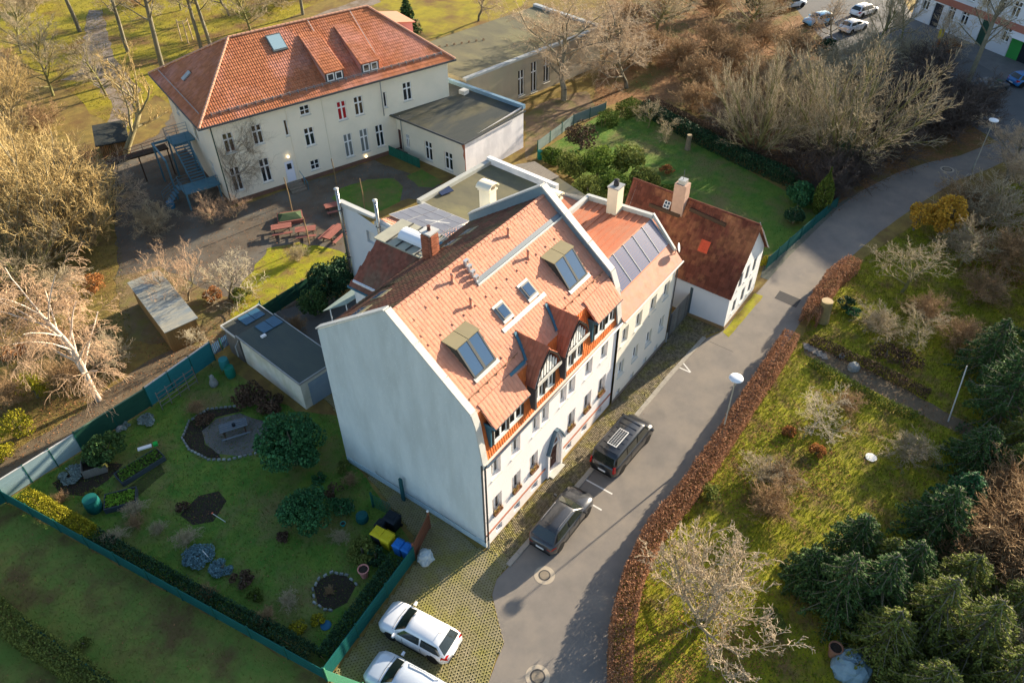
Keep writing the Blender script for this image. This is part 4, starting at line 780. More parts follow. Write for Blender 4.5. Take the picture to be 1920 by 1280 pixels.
MB().prism([(.1,.0),(3.3,.0),(3.3,1.8),(.1,1.8)], 0, 2.6).obj('wall', MATS['grey_timber'], g2); MB().box(0,3.4,.04,1.9,2.6,2.68).obj('roof', FELTD, g2); MB().box(-.05,3.45,1.9,1.98,2.5,2.76).box(-.05,0,.04,1.9,2.55,2.76).box(3.4,3.45,.04,1.9,2.55,2.76).obj('roof_edge', CP, g2)
bp = mat('blue_panel', (.03,.09,.15), (.035,.11,.18), 2, rough=.3, spec=.5)
for par, x, y, z_ in ((g2,1.3,.5,2.72),(g2,2.2,.5,2.72),(gg,1.5,6.3,2.85),(gg,2.4,6.3,2.85)): MB().box(x,x+.85,y,y+1.2,z_,z_+.05).obj('solar_panel', bp, par)
MB().box(1.1,1.5,5.95,6.2,2.82,2.95).obj('junction_box', FW, gg)
dpp = MB().tube([(-.1,7.4,2.6),(-.5,7.3,2.3),(-.5,7.3,1.3)], .05, 6).obj('rain_pipe', ZINC, gg)
# ------------------------------------------------ long wooden shed by the birch
sh = thing('wooden_shed', 'long brown board shed with weathered grey roof near the birch', 'shed', (-.05,30.85,0), math.radians(-15))
MB().box(.05,2.4,.05,8.0,0,2.1).obj('frame', MATS['dark_timber'], sh)
pk = MB().box(0,.19,-.03,.0,.05,2.2).mesh('board', mat('honey_boards', (.30,.18,.07), (.24,.14,.055), 2, isl=.12, bump=.3, stretch=(5,5,.6)))
for i in range(12): mobj('board', pk, sh, (.04+i*.2,.05,0))
for i in range(39): mobj('board', pk, sh, (.05,7.9-i*.2,0), -PI/2)
MB().slab([(-.1,-.15,2.22),(2.6,-.15,2.3),(2.6,8.2,2.3),(-.1,8.2,2.22)], .06).obj('roof', mat('weathered_sheet', (.36,.34,.27), (.28,.28,.24), 2, bump=.4, c3=(.2,.24,.26), dscale=.5, stretch=(.4,2,1)), sh)
# old log hut behind the school stairs
hut = thing('log_hut', 'dark-roofed hut with upright pale log wall beside the pollard tree', 'hut', (17.31, 62.43), math.radians(-30))
MB().box(-2.6,0.2,0.05,3.5,0,1.9).obj('frame', MATS['dark_timber'], hut)
for i in range(14): MB().tube([(-2.5+i*.2,.0,0),(-2.5+i*.2,.0,1.9+.05*math.sin(i*3))], .09, 6).obj('log', mat('pale_logs', (.30,.21,.11), (.22,.15,.08), 3, isl=.2), hut)
MB().slab([(-2.9,-.4,1.95),(.5,-.4,1.95),(.5,3.8,2.5),(-2.9,3.8,2.5)], .15).obj('roof', mat('hut_roof', (.04,.05,.05), (.06,.06,.05), 2, bump=.4), hut)
# ------------------------------------------------ school with hipped roof
SA = math.radians(-19)
sch = thing('school_building', 'long cream school house with hipped orange roof and two dormers', 'building', (16.9,44.75,0), SA)
SW, SD = 26.0, 14.7
CM = mat('school_cream', (.80,.74,.60), (.76,.70,.57), .4, bump=.25, bscale=40, c3=(.72,.67,.54), dscale=.25)
sw = [(1.0,5.4,1.85,7.4,'cross'),(3.85,5.4,4.7,7.4,'cross'),(7.0,5.4,7.35,7.1,'one'),(8.95,7.0,9.85,8.0,'crossmid'),(8.95,3.7,9.85,5.65,'cross'),(12.85,5.4,13.7,7.4,'cross'),(14.75,5.4,15.6,7.4,'cross'),(18.0,5.4,18.35,7.1,'one'),(20.45,5.45,21.35,7.45,'cross'),
      (.83,1.3,1.65,3.85,'cross'),(3.8,1.3,4.65,3.85,'cross'),(8.95,1.0,9.8,2.1,'crossmid'),(13.0,1.2,13.8,3.8,'cross'),(14.85,1.2,15.65,3.8,'cross'),(16.7,1.25,17.5,3.75,'cross')]
sw = [(a-(.08 if b-a > .5 else 0), c, b+(.08 if b-a > .5 else .06), d, s) for a, c, b, d, s in sw]
sdoor = (6.2,.35,7.15,2.8)
MB().wall((0,0,0), (1,0), [(0,.5),(SW,.5),(SW,8.75),(0,8.75)], [s[:4] for s in sw]+[(6.2,.5,7.15,2.8)], .16).obj('front_wall', CM, sch)
red = mat('red_curtain_glass', (.35,.01,.02), None, rough=.2, spec=.5); grey = mat('grey_blind_glass', (.2,.22,.21), (.14,.16,.16), 2, rough=.3)
for i, (a,c,b,d,s) in enumerate(sw): window(sch, (0,0,0), 0, a, c, round(b-a,2), round(d-c,2), s, .1, True, None, red if i == 5 else (grey if i in (12,13) else None), label='window with red curtains' if i == 5 else None)
MB().box(7.4,11.2,-.12,.0,.5,8.7).obj('risalit', CM, sch) if False else None
for x in (7.45,11.25): MB().box(x,x+.1,-.05,0,.5,8.7).obj('pilaster_edge', CM, sch)
bk = MB().box(.04,SW-.04,.06,SD-.06,0,.52).obj('plinth', mat('plinth_brick', (.20,.11,.08), (.14,.09,.07), 4, isl=.2, bump=.5), sch)
MB().wall((0,SD,0), (0,-1), [(0,.5),(SD,.5),(SD,8.75),(0,8.75)], [(2.5,5.4,3.4,7.4),(8.0,4.6,9.0,7.0),(11,1.3,12,3.5)]).obj('end_wall', CM, sch)
for u, z, h in ((2.5,5.4,2.0),(11,1.3,2.2)): window(sch, (0,SD,0), -PI/2, u, z, .9 if u < 5 else 1.0, h, 'cross', .1)
MB().wall((SW,0,0), (0,1), [(0,0),(SD,0),(SD,8.75),(0,8.75)], []).obj('far_end_wall', CM, sch); MB().wall((SW,SD,0), (-1,0), [(0,0),(SW,0),(SW,8.75),(0,8.75)], []).obj('rear_wall', CM, sch)
sdo = MB().box(6.2,7.15,.06,.12,.5,2.8).obj('door', mat('white_door', (.66,.70,.80), None, rough=.4), sch); MB().box(6.45,6.9,.03,.06,1.9,2.5).obj('pane', GL, sdo)
for k in range(4): MB().box(5.9,7.5,-.45-k*.38,-.02,0,.5-k*.125).obj('step', mat('step_stone', (.22,.19,.15), (.17,.15,.12), 4, bump=.3), sch)
MB().tube([(7.6,0,1.4),(7.6,-1.7,.9),(7.6,-1.7,0)], .03, 6).tube([(7.6,-.85,.25),(7.6,-.85,1.15)], .03, 6).obj('handrail', mat('blue_steel', (.06,.22,.30), None, rough=.5), sch)
gl = MB().lathe([(.02,-.12),(.1,-.07),(.13,0),(.1,.08),(.02,.12)], 12)
lm = mat('lamp_glow', (1,.8,.5)); lm.node_tree.nodes['Principled BSDF'].inputs['Emission Color'].default_value = (1,.75,.45,1); lm.node_tree.nodes['Principled BSDF'].inputs['Emission Strength'].default_value = 1.5
for k, (x, z) in enumerate(((6.7,3.35),(15.1,.75))):
    t = MB(); t.lathe([(.02,-.12),(.1,-.07),(.13,0),(.1,.08),(.02,.12)], 12); o_ = t.obj('globe_lamp', lm, sch, smooth=True); o_.location = (x,-.16,z)
downpipe(sch, .05, -.15, .5, 8.6, mat('green_pipe', (.05,.08,.06)), .06); downpipe(sch, 17.75, -.15, 4.7, 8.6, ZINC, .06)
E0, EZ, RZ = -.5, 8.7, 13.3
ev = dict(a=(-1.0,-.5,EZ), b=(SW+.7,-.5,EZ), c=(SW+.7,SD+.5,EZ), d=(-1.0,SD+.5,EZ), r=(5.7,7.1,RZ), s=(20.8,7.1,RZ))
def hipface(nm, pts, tw=.24, th=.4):
    MB().slab(pts, .15).obj(nm, TS, sch); p = [Vector(x) for x in pts]; u = (p[1]-p[0]).normalized(); n = (p[1]-p[0]).cross(p[2]-p[0]).normalized(); v = n.cross(u)
    pl = [((x-p[0]).dot(u), (x-p[0]).dot(v)) for x in p]; W = max(a for a, b in pl); Hh = max(b for a, b in pl)
    def ins(a, b):
        r = False
        for i in range(len(pl)):
            (x0,y0),(x1,y1) = pl[i], pl[(i+1)%len(pl)]
            if (y0 > b) != (y1 > b) and a < (x1-x0)*(b-y0)/(y1-y0)+x0: r = not r
        return r
    tiles(MB(), p[0], u, v, W, Hh, tw, th, ins, curve=.02).obj(nm+'_tiles', TS, sch, 'stuff')
hipface('front_slope', [ev['a'],ev['b'],ev['s'],ev['r']]); hipface('left_slope', [ev['d'],ev['a'],ev['r']]); hipface('right_slope', [ev['b'],ev['c'],ev['s']], .5, .5); 
MB().slab([ev['c'],ev['d'],ev['r'],ev['s']], .15).obj('rear_slope', TS, sch)
RM = mat('ridge_mortar', (.55,.30,.20), (.5,.26,.17), 3)
for a, b in (('r','s'),('a','r'),('d','r'),('b','s')): ridge(sch, Vector(ev[a])+Vector((0,0,.06)), Vector(ev[b])+Vector((0,0,.06)), RM, .45, .14)
MB().box(-1.1,SW+.8,-.62,-.5,EZ-.16,EZ+.02).box(-1.12,-1.0,-.5,SD+.5,EZ-.16,EZ+.02).obj('gutter', ZD, sch)
MB().box(-.9,SW+.6,-.45,0,EZ-.2,EZ-.13).box(-.95,0,-.45,SD,EZ-.2,EZ-.13).obj('soffit', mat('soffit', (.3,.25,.2)), sch)
ks = (RZ-EZ)/7.6; ZR = lambda v: EZ+(v+.5)*ks
gr = MB()
for h in (.18,.30): gr.tube([(.6,.3,ZR(.3)+h),(25.6,.3,ZR(.3)+h)], .02, 5)
for i in range(30): gr.box(.6+i*.86,.63+i*.86,.2,.5,ZR(.3),ZR(.3)+.32)
gr.obj('snow_guard', ZINC, sch)
g2_ = MB()
for h in (.18,.3): g2_.tube([(-.3,1.0,EZ+.5+h),(-.3,SD-1,EZ+.5+h)], .02, 5)
g2_.obj('snow_guard', ZINC, sch)
for a in (12.3,16.25):
    b = a+1.95; f0, zt, zb = .55, 10.35, ZR(.55)
    d_ = MB(); d_.add([(a,f0,zb),(b,f0,zb),(b,f0,zt),(a,f0,zt),(a,5.4,ZR(5.4)),(b,5.4,ZR(5.4))], [(0,1,2,3),(0,3,4),(1,5,2),(3,2,5,4)])
    d_ = d_.obj('dormer', mat('pink_side', (.45,.24,.2)), sch)
    MB().slab([(a-.12,f0-.2,zt),(b+.12,f0-.2,zt),(b+.12,5.7,ZR(5.7)+.1),(a-.12,5.7,ZR(5.7)+.1)], .1).obj('dormer_roof', TS, d_)
    vv2 = Vector((0,5.9-f0,ZR(5.7)+.1-zt)); tiles(MB(), (a-.12,f0-.2,zt+.02), (1,0,0), vv2, b-a+.24, vv2.length, .24, .4, None, curve=.02).obj('dormer_tiles', TS, d_, 'stuff')
    MB().box(a-.02,b+.02,f0-.06,f0-.01,zb-.05,zt-.02).obj('dormer_front', ZD, d_)
    for x in (a+.15,a+1.05): window(d_, (0,0,0), 0, x, zb+.12, .75, zt-zb-.25, 'one', f0-.12, False)
MB().slab([(9.05,4.55,ZR(4.55)+.22),(10.6,4.55,ZR(4.55)+.22),(10.6,6.3,ZR(6.3)+.22),(9.05,6.3,ZR(6.3)+.22)], .25).obj('roof_window', mat('skylight_frame2', (.1,.11,.11)), sch)
MB().slab([(9.15,4.7,ZR(4.7)+.24),(10.5,4.7,ZR(4.7)+.24),(10.5,6.15,ZR(6.15)+.24),(9.15,6.15,ZR(6.15)+.24)], .01).obj('roof_window_pane', mat('pale_blind', (.30,.42,.46), None, rough=.15, spec=.7), sch)
MB().slab([(.6,8.6,EZ+1.35),(.6,7.9,EZ+1.35),(1.5,7.9,EZ+1.95),(1.5,8.6,EZ+1.95)], .12).obj('end_roof_window', ZINC, sch)
for i in range(9): mobj('vent_tile', vm, sch, (6.6+i*1.35,6.3,ZR(6.3)+.06))
sd_ = MB().hexa([(22.4,5.2,10.5),(25.0,5.2,9.5),(25.0,9.0,9.5),(22.4,9.0,10.5),(22.4,5.2,11.9),(25.0,5.2,11.4),(25.0,9.0,11.4),(22.4,9.0,11.9)]).obj('end_dormer', mat('pink_render2', (.62,.36,.33)), sch)
MB().slab([(22.0,5.0,12.0),(25.3,5.0,11.4),(25.3,9.2,11.4),(22.0,9.2,12.0)], .1).obj('end_dormer_roof', TO, sd_)
for (x0,x1,y,zl,zh) in ((13.95,14.0,0,0,0),(18.7,18.75,0,0,0)): MB().slab([(x0,1.2,ZR(1.2)+.13),(x1,1.2,ZR(1.2)+.13),(x1,7.0,ZR(7.0)+.13),(x0,7.0,ZR(7.0)+.13)], .03).obj('lightning_wire', CP, sch)
# bare creeper on the corner of the school wall
cr = thing('climbing_creeper', 'leafless creeper spreading over the left end of the cream school wall', 'creeper', (16.9,44.75,0), SA)
rg = random.Random(4); vine = MB()
def vg(x, z, a, l, r, d):
    pts = [(x,-.03,z)]
    for i in range(5):
        a += rg.uniform(-.35,.35); x += math.cos(a)*l/5; z += math.sin(a)*l/5
        if x < .15 or z > 8.4 or z < .6: break
        pts.append((x,-.03-rg.random()*.04,z))
        if d < 4 and rg.random() < .75: vg(x, z, a+rg.choice((-1,1))*rg.uniform(.4,1.1), l*.7, r*.6, d+1)
    if len(pts) > 1: vine.tube(pts, r, 3, r*.5, False)
for i in range(9): vg(.4+rg.random()*.8, .6+rg.random()*1.5, rg.uniform(.9,1.7), 3.2, .028, 0)
for i in range(5): vg(2.6+rg.random()*1.2, 4.2+rg.random(), rg.uniform(.2,2.4), 2.2, .02, 1)
vine.obj('stems', mat('vine_stem', (.24,.19,.13), (.17,.13,.1), 3), cr)
# steel escape stair at the left end
es = thing('escape_stair', 'blue-grey steel escape stair on the left end of the school', 'stair', (16.9,44.75,0), SA)
BS = mat('blue_steel_stair', (.10,.22,.28), (.08,.18,.24), 2, rough=.5, metal=.2)
MB().box(-3.6,-.1,1.4,3.4,1.75,1.87).obj('landing', BS, es); MB().box(-2.4,-.1,7.0,9.2,4.3,4.42).obj('landing', BS, es)
for x in (-2.3,-.9): MB().hexa([(x,3.4,1.6),(x+.06,3.4,1.6),(x+.06,7.1,4.15),(x,7.1,4.15),(x,3.4,1.9),(x+.06,3.4,1.9),(x+.06,7.1,4.45),(x,7.1,4.45)]).obj('stringer', BS, es)
for i in range(13): MB().box(-2.24,-.9,3.45+i*.28,3.7+i*.28,1.95+i*.19,1.99+i*.19).obj('tread', BS, es)
for x in (-3.5,-.3):
    for y in (1.5,): MB().box(x-.08,x+.08,y-.08,y+.08,0,1.75).obj('post', BS, es)
for x,y in ((-3.9,8.8),(-2.3,9.1),(-.3,9.1),(-3.9,4.4)): MB().box(x-.08,x+.08,y-.08,y+.08,0,4.3).obj('post', BS, es)
MB().box(-4,-.3,8.75,8.9,4.15,4.35).box(-3.98,-3.82,4.4,8.8,4.15,4.35).obj('beam', BS, es)
def rail(parent, pts, n=3, h=1.0, m=BS):
    r_ = MB()
    for k in range(n): r_.tube([(x,y,z+h*(k+1)/n) for x,y,z in pts], .025, 5)
    for (a, b) in zip(pts[:-1], pts[1:]):
        L_ = (Vector(b)-Vector(a)).length; q = max(1, int(L_/1.1))
        for i in range(q+1): p = Vector(a).lerp(Vector(b), i/q); r_.tube([p, p+Vector((0,0,h))], .025, 5)
    return r_.obj('railing', m, parent)
rail(es, [(-.2,1.4,1.85),(-3.6,1.4,1.85),(-3.6,3.4,1.85),(-2.4,3.4,1.85),(-2.4,7.1,4.4),(-2.4,9.2,4.4),(-.1,9.2,4.4)]); rail(es, [(-.9,3.4,1.9),(-.9,7.1,4.4)])
rail(es, [(-3.6,3.4,1.8),(-5.2,4.6,.2)], 3)
for k in range(6): MB().box(-5.1+k*.26,-4.86+k*.26,3.1,4.3,.2+k*.27,.24+k*.27).obj('tread', BS, es)
br_ = thing('play_bridge', 'raised timber walkway with railings leading to the escape stair', 'walkway', (16.9,44.75,0), SA)
MB().box(-8.5,-2.4,9.6,10.8,2.9,3.05).obj('deck', MATS['dark_timber'], br_); rail(br_, [(-8.5,9.6,3.0),(-2.4,9.6,3.3)], 3, 1.0, mat('brown_rail', (.2,.09,.07)))
for x in (-8.3,-5.5,-2.6): MB().box(x,x+.12,9.7,9.82,0,2.9).obj('post', MATS['dark_timber'], br_)
# ------------------------------------------------ school annexe
ax = thing('school_annexe', 'flat dark-roofed school annexe with cracked corner and white side wall', 'building', (34.3,28.5,0), math.atan2(-.7,9.3)*1.0)
AXW = 9.35
u0 = math.atan2(-.7,9.3)
aw = [(8.25,.9,8.85,2.5),(4.85,.5,5.95,2.65),(1.9,.35,3.05,2.35)]
MB().wall((0,11,0), (0,-1), [(0,0),(11,0),(11,4.4),(0,4.4)], [(11-b,c,11-a,d) for a,c,b,d in aw]+[(11-10.3,.3,11-9.5,2.7)], .18).obj('front_wall', CM, ax)
for a,c,b,d in aw: window(ax, (0,11,0), -PI/2, 11-b, c, round(b-a,2), round(d-c,2), 'cross', .12)
MB().box(.1,.16,9.5,10.3,.3,2.7).obj('door', MATS['brown_door'], ax)
LW = mat('limewash', (.74,.72,.74), (.66,.65,.68), 1, bump=.4, c3=(.58,.57,.6), dscale=.5, stretch=(1,1,.4))
MB().wall((0,0,0), (1,0), [(0,0),(AXW,0),(AXW,4.9),(0,4.4)], []).obj('side_wall', LW, ax); MB().wall((AXW,0,0), (0,1), [(0,0),(11,0),(11,4.9),(0,4.9)], []).obj('rear_wall', CM, ax)
MB().add([(-.01,-.02,0),(-.01,-.02,4.4),(-.01,.35,4.4),(-.01,.45,3.9),(-.01,.2,3.3),(-.01,.3,2.7),(-.01,.08,2.2),(-.01,.1,0)], [(0,7,6,5,4,3,2,1)]).obj('exposed_brick', BR, ax)
MB().slab([(-.45,-.3,4.45),(AXW-.3,-.15,4.65),(AXW-.3,11.4,4.65),(-.75,11.5,4.45)], .12).obj('roof', FELTD, ax)
MB().box(AXW-.32,AXW+.1,-.2,11.2,4.6,5.05).obj('parapet', mat('blue_coping', (.18,.28,.36), (.15,.24,.32), 2, rough=.5), ax); MB().box(-.5,AXW,-.36,-.3,4.3,4.5).box(-.6,-.5,-.3,11.4,4.3,4.5).obj('gutter', ZD, ax)
MB().box(7.6,8.4,7.0,7.8,4.66,5.1).obj('roof_box', CP, ax)
downpipe(ax, -.2, 9.2, 0, 4.4, ZINC, .05); MB().box(-1.2,-.02,8.7,11,-.0,.3).obj('porch', MATS['step_stone'], ax)
gb = MB(); 
for i in range(14): gb.box(-1.25,-1.2,5.6+i*.37,5.93+i*.37,0,1.1)
tag(gb.obj('green_fence', mat('green_board', (.02,.13,.09), (.02,.10,.07), 3, isl=.1)), 'low dark green board fence in front of the annexe door', 'fence'); bpy.data.objects['green_fence'].location = (34.3,28.5,0); bpy.data.objects['green_fence'].rotation_euler.z = u0
# ------------------------------------------------ old hall behind
hl = thing('old_hall', 'long low hall with sunlit grey felt roof and stained wall behind bare tree', 'building', (45.3,36.9,0), math.atan2(-4.3,22.7))
HW = 23.2
HM = mat('stained_render', (.42,.36,.27), (.33,.29,.22), .7, bump=.5, c3=(.36,.33,.24), dscale=.4, stretch=(1,1,.3))
hw = [(8.2,.4,9.3,3.6),(10.4,.2,11.5,4.0),(12.6,.8,13.7,4.0)]
MB().wall((0,0,0), (1,0), [(0,0),(HW,0),(HW,5),(0,5)], hw, .3).obj('front_wall', HM, hl)
for a,c,b,d in hw: window(hl, (0,0,0), 0, a, c, b-a, d-c, 'cross', .2)
MB().wall((0,10.5,0), (0,-1), [(0,0),(10.5,0),(10.5,5),(0,5)], []).wall((HW,0,0), (0,1), [(0,0),(12,0),(12,5),(0,5)], []).wall((HW,12,0), (-1,0), [(0,0),(HW,0),(HW,5),(0,5)], []).obj('wall', HM, hl)
MB().add([(-.1,.3,5.0),(HW-.4,.3,5.0),(HW-.4,12,5.0),(-.5,12,5.0)], [(0,1,2,3)]).obj('roof', FELT, hl)
MB().box(-.2,HW+.2,-.2,.35,4.95,5.22).box(HW-.4,HW+.2,.35,12.2,4.95,5.3).obj('parapet', mat('hall_coping', (.42,.44,.44), (.34,.37,.38), 3, bump=.3), hl)
for i in range(7): MB().hexa([(4+i*.9,9.6-i*.35,5.0),(4.25+i*.9,9.6-i*.35,5.0),(4.25+i*.9,9.8-i*.35,5.0),(4+i*.9,9.8-i*.35,5.0),(4.05+i*.9,9.65-i*.35,5.25),(4.2+i*.9,9.65-i*.35,5.25),(4.2+i*.9,9.75-i*.35,5.25),(4.05+i*.9,9.75-i*.35,5.25)]).obj('roof_vent', mat('vent_brown', (.2,.15,.1)), hl)
lk = MB().box(-1.6,0,-.5,1.2,0,4.6).obj('link_wall', MATS['grey_timber'], hl)
# ------------------------------------------------ street block, upper right
bb_ = thing('street_block', 'tall white and brick apartment block across the street, shop with green door', 'building', (110.2,3.6,0), math.atan2(-19.5,-11.5))
BL = 60.0
WB = mat('block_white', (.70,.70,.72), (.62,.63,.66), .5, bump=.2)
holes = []
for i in range(17):
    x = 1.2+i*2.3
    for k in range(5):
        z = 1.6+k*3.3 if k else 1.7
        if k == 0 and i in (1,5,8,9,10): continue
        holes.append((x,z,x+1.2,z+1.9))
dr_ = [(3.4,0,4.9,3.2),(11.6,0,13.4,3.4),(16.6,0,24.2,3.1)]
holes = [h for h in holes if not any(a-.1 < h[2] and h[0] < c+.1 and h[1] < d for a,b,c,d in dr_)]
MB().wall((0,0,0), (1,0), [(0,0),(BL-20,0),(BL-20,17),(0,17)], holes+dr_, .3).obj('front_wall', WB, bb_)
for a,c,b,d in holes: window(bb_, (0,0,0), 0, a, c, 1.2, 1.9, 'cross', .2)
MB().box(0,BL-20,-.06,0,3.4,4.3).obj('brick_band', mat('band_brick', (.42,.17,.12), (.36,.14,.1), 1, bump=.2), bb_)
MB().box(13.9,40,-.05,0,4.3,17).obj('brick_cladding', MATS['band_brick'], bb_) if False else None
MB().box(3.4,4.9,.15,.2,0,3.2).obj('door', mat('dark_door', (.04,.04,.05)), bb_); MB().box(11.6,13.4,.15,.2,0,3.4).obj('door', mat('green_door', (.03,.09,.06), (.04,.07,.05), 2), bb_)
MB().box(16.6,18.3,.15,.2,0,3.1).obj('shop_front', mat('shop_green', (.05,.30,.07)), bb_); MB().box(18.3,22.2,.18,.22,0,3.1).obj('shop_window', GL, bb_); MB().box(21.0,21.9,.1,.17,.2,2.9).obj('shop_poster', mat('shop_yellow', (.75,.55,.03)), bb_)
MB().slab([(16.4,-1.2,3.0),(24.4,-1.2,3.0),(24.4,0,3.4),(16.4,0,3.4)], .06).obj('awning', FW, bb_)
MB().box(0,BL-20,.35,12,16.8,17).obj('roof', FELTD, bb_); MB().box(0,.3,0,12,0,16.8).obj('end_wall', WB, bb_); MB().box(0,BL-20,11.7,12,0,16.8).obj('rear_wall', WB, bb_); MB().box(BL-20.3,BL-20,0.01,12,0,16.8).obj('end_wall', WB, bb_)
# ------------------------------------------------ vehicles
TY = mat('tyre', (.02,.02,.02), None, rough=.9); RIM = mat('alloy', (.45,.45,.46), None, rough=.3, metal=.8); CG = mat('car_glass', (.02,.025,.02), None, rough=.04, spec=.9)
PLM = mat('black_plastic', (.02,.02,.02), None, rough=.6); TL = mat('tail_light', (.45,.01,.01), None, rough=.2, spec=.6); HLm = mat('head_light', (.6,.62,.65), None, rough=.1, spec=.8)
def paint(n, c, metal=0): return mat(n, c, None, rough=.28, metal=metal, spec=.5, coat=.8)
def wheel_meshes(r, wd):
    if ('w', r) in WIN: return WIN[('w', r)]
    n = 20
    def lat(prof):
        b = MB(); b.lathe(prof, n); b.v = [(x, z, y) for x, y, z in b.v]; return b
    t = lat([(r*.62,-wd/2),(r*.95,-wd/2),(r,-wd/2+.03),(r,wd/2-.03),(r*.95,wd/2),(r*.62,wd/2)]).mesh('tyre', TY, False)
    b = lat([(r*.62,-.01),(r*.62,.01)])
    for k in range(5):
        a = 2*PI*k/5; c, s = math.cos(a), math.sin(a); p = lambda u, v, y: (c*u-s*v, y, s*u+c*v)
        for sy in (-1,1): y = sy*wd*.42; b.add([p(.03,-.05,y),p(r*.6,-.035,y),p(r*.6,.035,y),p(.03,.05,y)], [(0,1,2,3) if sy < 0 else (3,2,1,0)])
    b = b.mesh('rim', RIM); WIN[('w', r)] = (t, b); return t, b
def car(name, label, cat, loc, rz, L, W, H, col_m, kind='hatch', s=1.0, group=None, detail=True, extras=None):
    t = thing(name, label, cat, loc, rz, group); t.scale = (s, s, s)
    hw = W/2; r = .33 if kind != 'van' else .34
    zb = .22; belt = {'hatch':.93,'suv':1.05,'van':1.12}[kind]; hood = {'hatch':.88,'suv':1.0,'van':1.08}[kind]
    fx, rx = L/2, -L/2
    xf0 = {'hatch':fx-1.05,'suv':fx-1.2,'van':fx-.62}[kind]; xf1 = {'hatch':fx-1.75,'suv':fx-1.95,'van':fx-1.25}[kind]
    xr0 = {'hatch':rx+.12,'suv':rx+.2,'van':rx+.05}[kind]; xr1 = {'hatch':rx+.62,'suv':rx+.75,'van':rx+.22}[kind]
    st = []; N = 17
    for i in range(N):
        u = i/(N-1); x = rx+L*u; e = min(u, 1-u)*L
        w_ = hw*(1-.22*max(0, 1-e/.42)**2.2) if kind != 'van' else hw*(1-.14*max(0, 1-e/.3)**2)
        zt = belt if x < xf0 else belt+(hood-.2-belt)*((x-xf0)/(fx-xf0))**1.6
        if x < xr0+.15: zt = belt-.04
        st.append((x, w_, zt, zb+.12*max(0, 1-e/.35)))
    b = MB()
    sec = lambda w_, zt, z0: [(0,z0),(w_*.9,z0),(w_,z0+.14),(w_*1.005,(z0+zt)/2),(w_*.985,zt-.12),(w_*.93,zt-.02),(w_*.6,zt+.02),(0,zt+.035)]
    for x, w_, zt, z0 in st:
        h = sec(w_, zt, z0); b.v += [(x, y, z) for y, z in h]+[(x, -y, z) for y, z in h[-2:0:-1]]
    k = 14
    for i in range(N-1):
        for j in range(k): b.f.append((i*k+j, i*k+(j+1)%k, (i+1)*k+(j+1)%k, (i+1)*k+j))
    b.f += [tuple(range(k-1,-1,-1)), tuple((N-1)*k+j for j in range(k))]
    b.obj('body', col_m, t, smooth=True)
    wb, wr = hw*.92, hw*(.70 if kind != 'van' else .84)
    g = MB(); gs = [(xr0,wb*.93,belt,belt+.01),(xr1,wb,belt,H-.06),(xr1+.35,wb,belt,H),((xr1+xf1)/2,wb,belt,H+.015),(xf1-.2,wb,belt,H-.005),(xf1,wb,belt,H-.05),(xf0,wb*.9,belt-.02,belt)]
    for x, w_, z0, z1 in gs:
        q = (z1-z0)/(H-belt); wt_ = w_+(wr-w_)*q
        g.v += [(x,w_,z0-.02),(x,wt_,z1-.07*q),(x,wt_-.12*q,z1),(x,0,z1+.02*q),(x,-wt_+.12*q,z1),(x,-wt_,z1-.07*q),(x,-w_,z0-.02)]
    for i in range(len(gs)-1):
        for j in range(6): g.f.append((i*7+j, i*7+j+1, (i+1)*7+j+1, (i+1)*7+j)[::-1])
    g.obj('cabin', col_m, t, smooth=True)
    def glass(nm, P, bulge=.04, m=CG):   # P: 4 corners, bulge along outward normal in the middle
        a, c, d, e = [Vector(p) for p in P]; n = (c-a).cross(e-a).normalized(); v = []; f = []
        for j in range(3):
            for i in range(7):
                u, w_ = i/6, j/2; p = a.lerp(c, u).lerp(e.lerp(d, u), w_); v.append(p+n*(.012+bulge*(1-(2*u-1)**2)))
        for j in range(2):
            for i in range(6): f.append((j*7+i, j*7+i+1, (j+1)*7+i+1, (j+1)*7+i))
        MB().add(v, f).obj(nm, m, t, smooth=True)
    P = lambda x0, z0, x1, z1, f: (x0+(x1-x0)*f, z0+(z1-z0)*f)
    ax_, az = P(xf0,belt,xf1,H-.05,.06); bx_, bz = P(xf0,belt,xf1,H-.05,.94)
    glass('windscreen', [(ax_,-wb*.86,az),(ax_,wb*.86,az),(bx_,wr*.88,bz),(bx_,-wr*.88,bz)], .05)
    ax_, az = P(xr0,belt,xr1,H-.06,.12); bx_, bz = P(xr0,belt,xr1,H-.06,.9)
    glass('rear_window', [(ax_,wb*.84,az),(ax_,-wb*.84,az),(bx_,-wr*.86,bz),(bx_,wr*.86,bz)], .03, CG)
    zt = H-.12; nwin = 3 if kind == 'van' else 2
    x0_, x1_ = xr1+(.02 if kind == 'van' else -.05), xf1+.12
    for sy in (1,-1):
        for i in range(nwin):
            a = x0_+(x1_-x0_)*i/nwin+.05; c = x0_+(x1_-x0_)*(i+1)/nwin-.05
            c2 = c+(.38 if i == nwin-1 and kind != 'van' else (.3 if i == nwin-1 else 0)); a2 = a-(.28 if i == 0 and kind != 'van' else 0)
            y0, y1 = sy*(wb+.003), sy*(wr+.02)
            q = [(a2,y0,belt+.03),(c2,y0,belt+.03),(c,y1,zt),(a,y1,zt)]
            glass('side_window', q if sy < 0 else [q[1],q[0],q[3],q[2]], .012)
    wx = (fx-.86, rx+.82) if kind != 'van' else (fx-.9, rx+.98)
    tm, rm = wheel_meshes(r, .22)
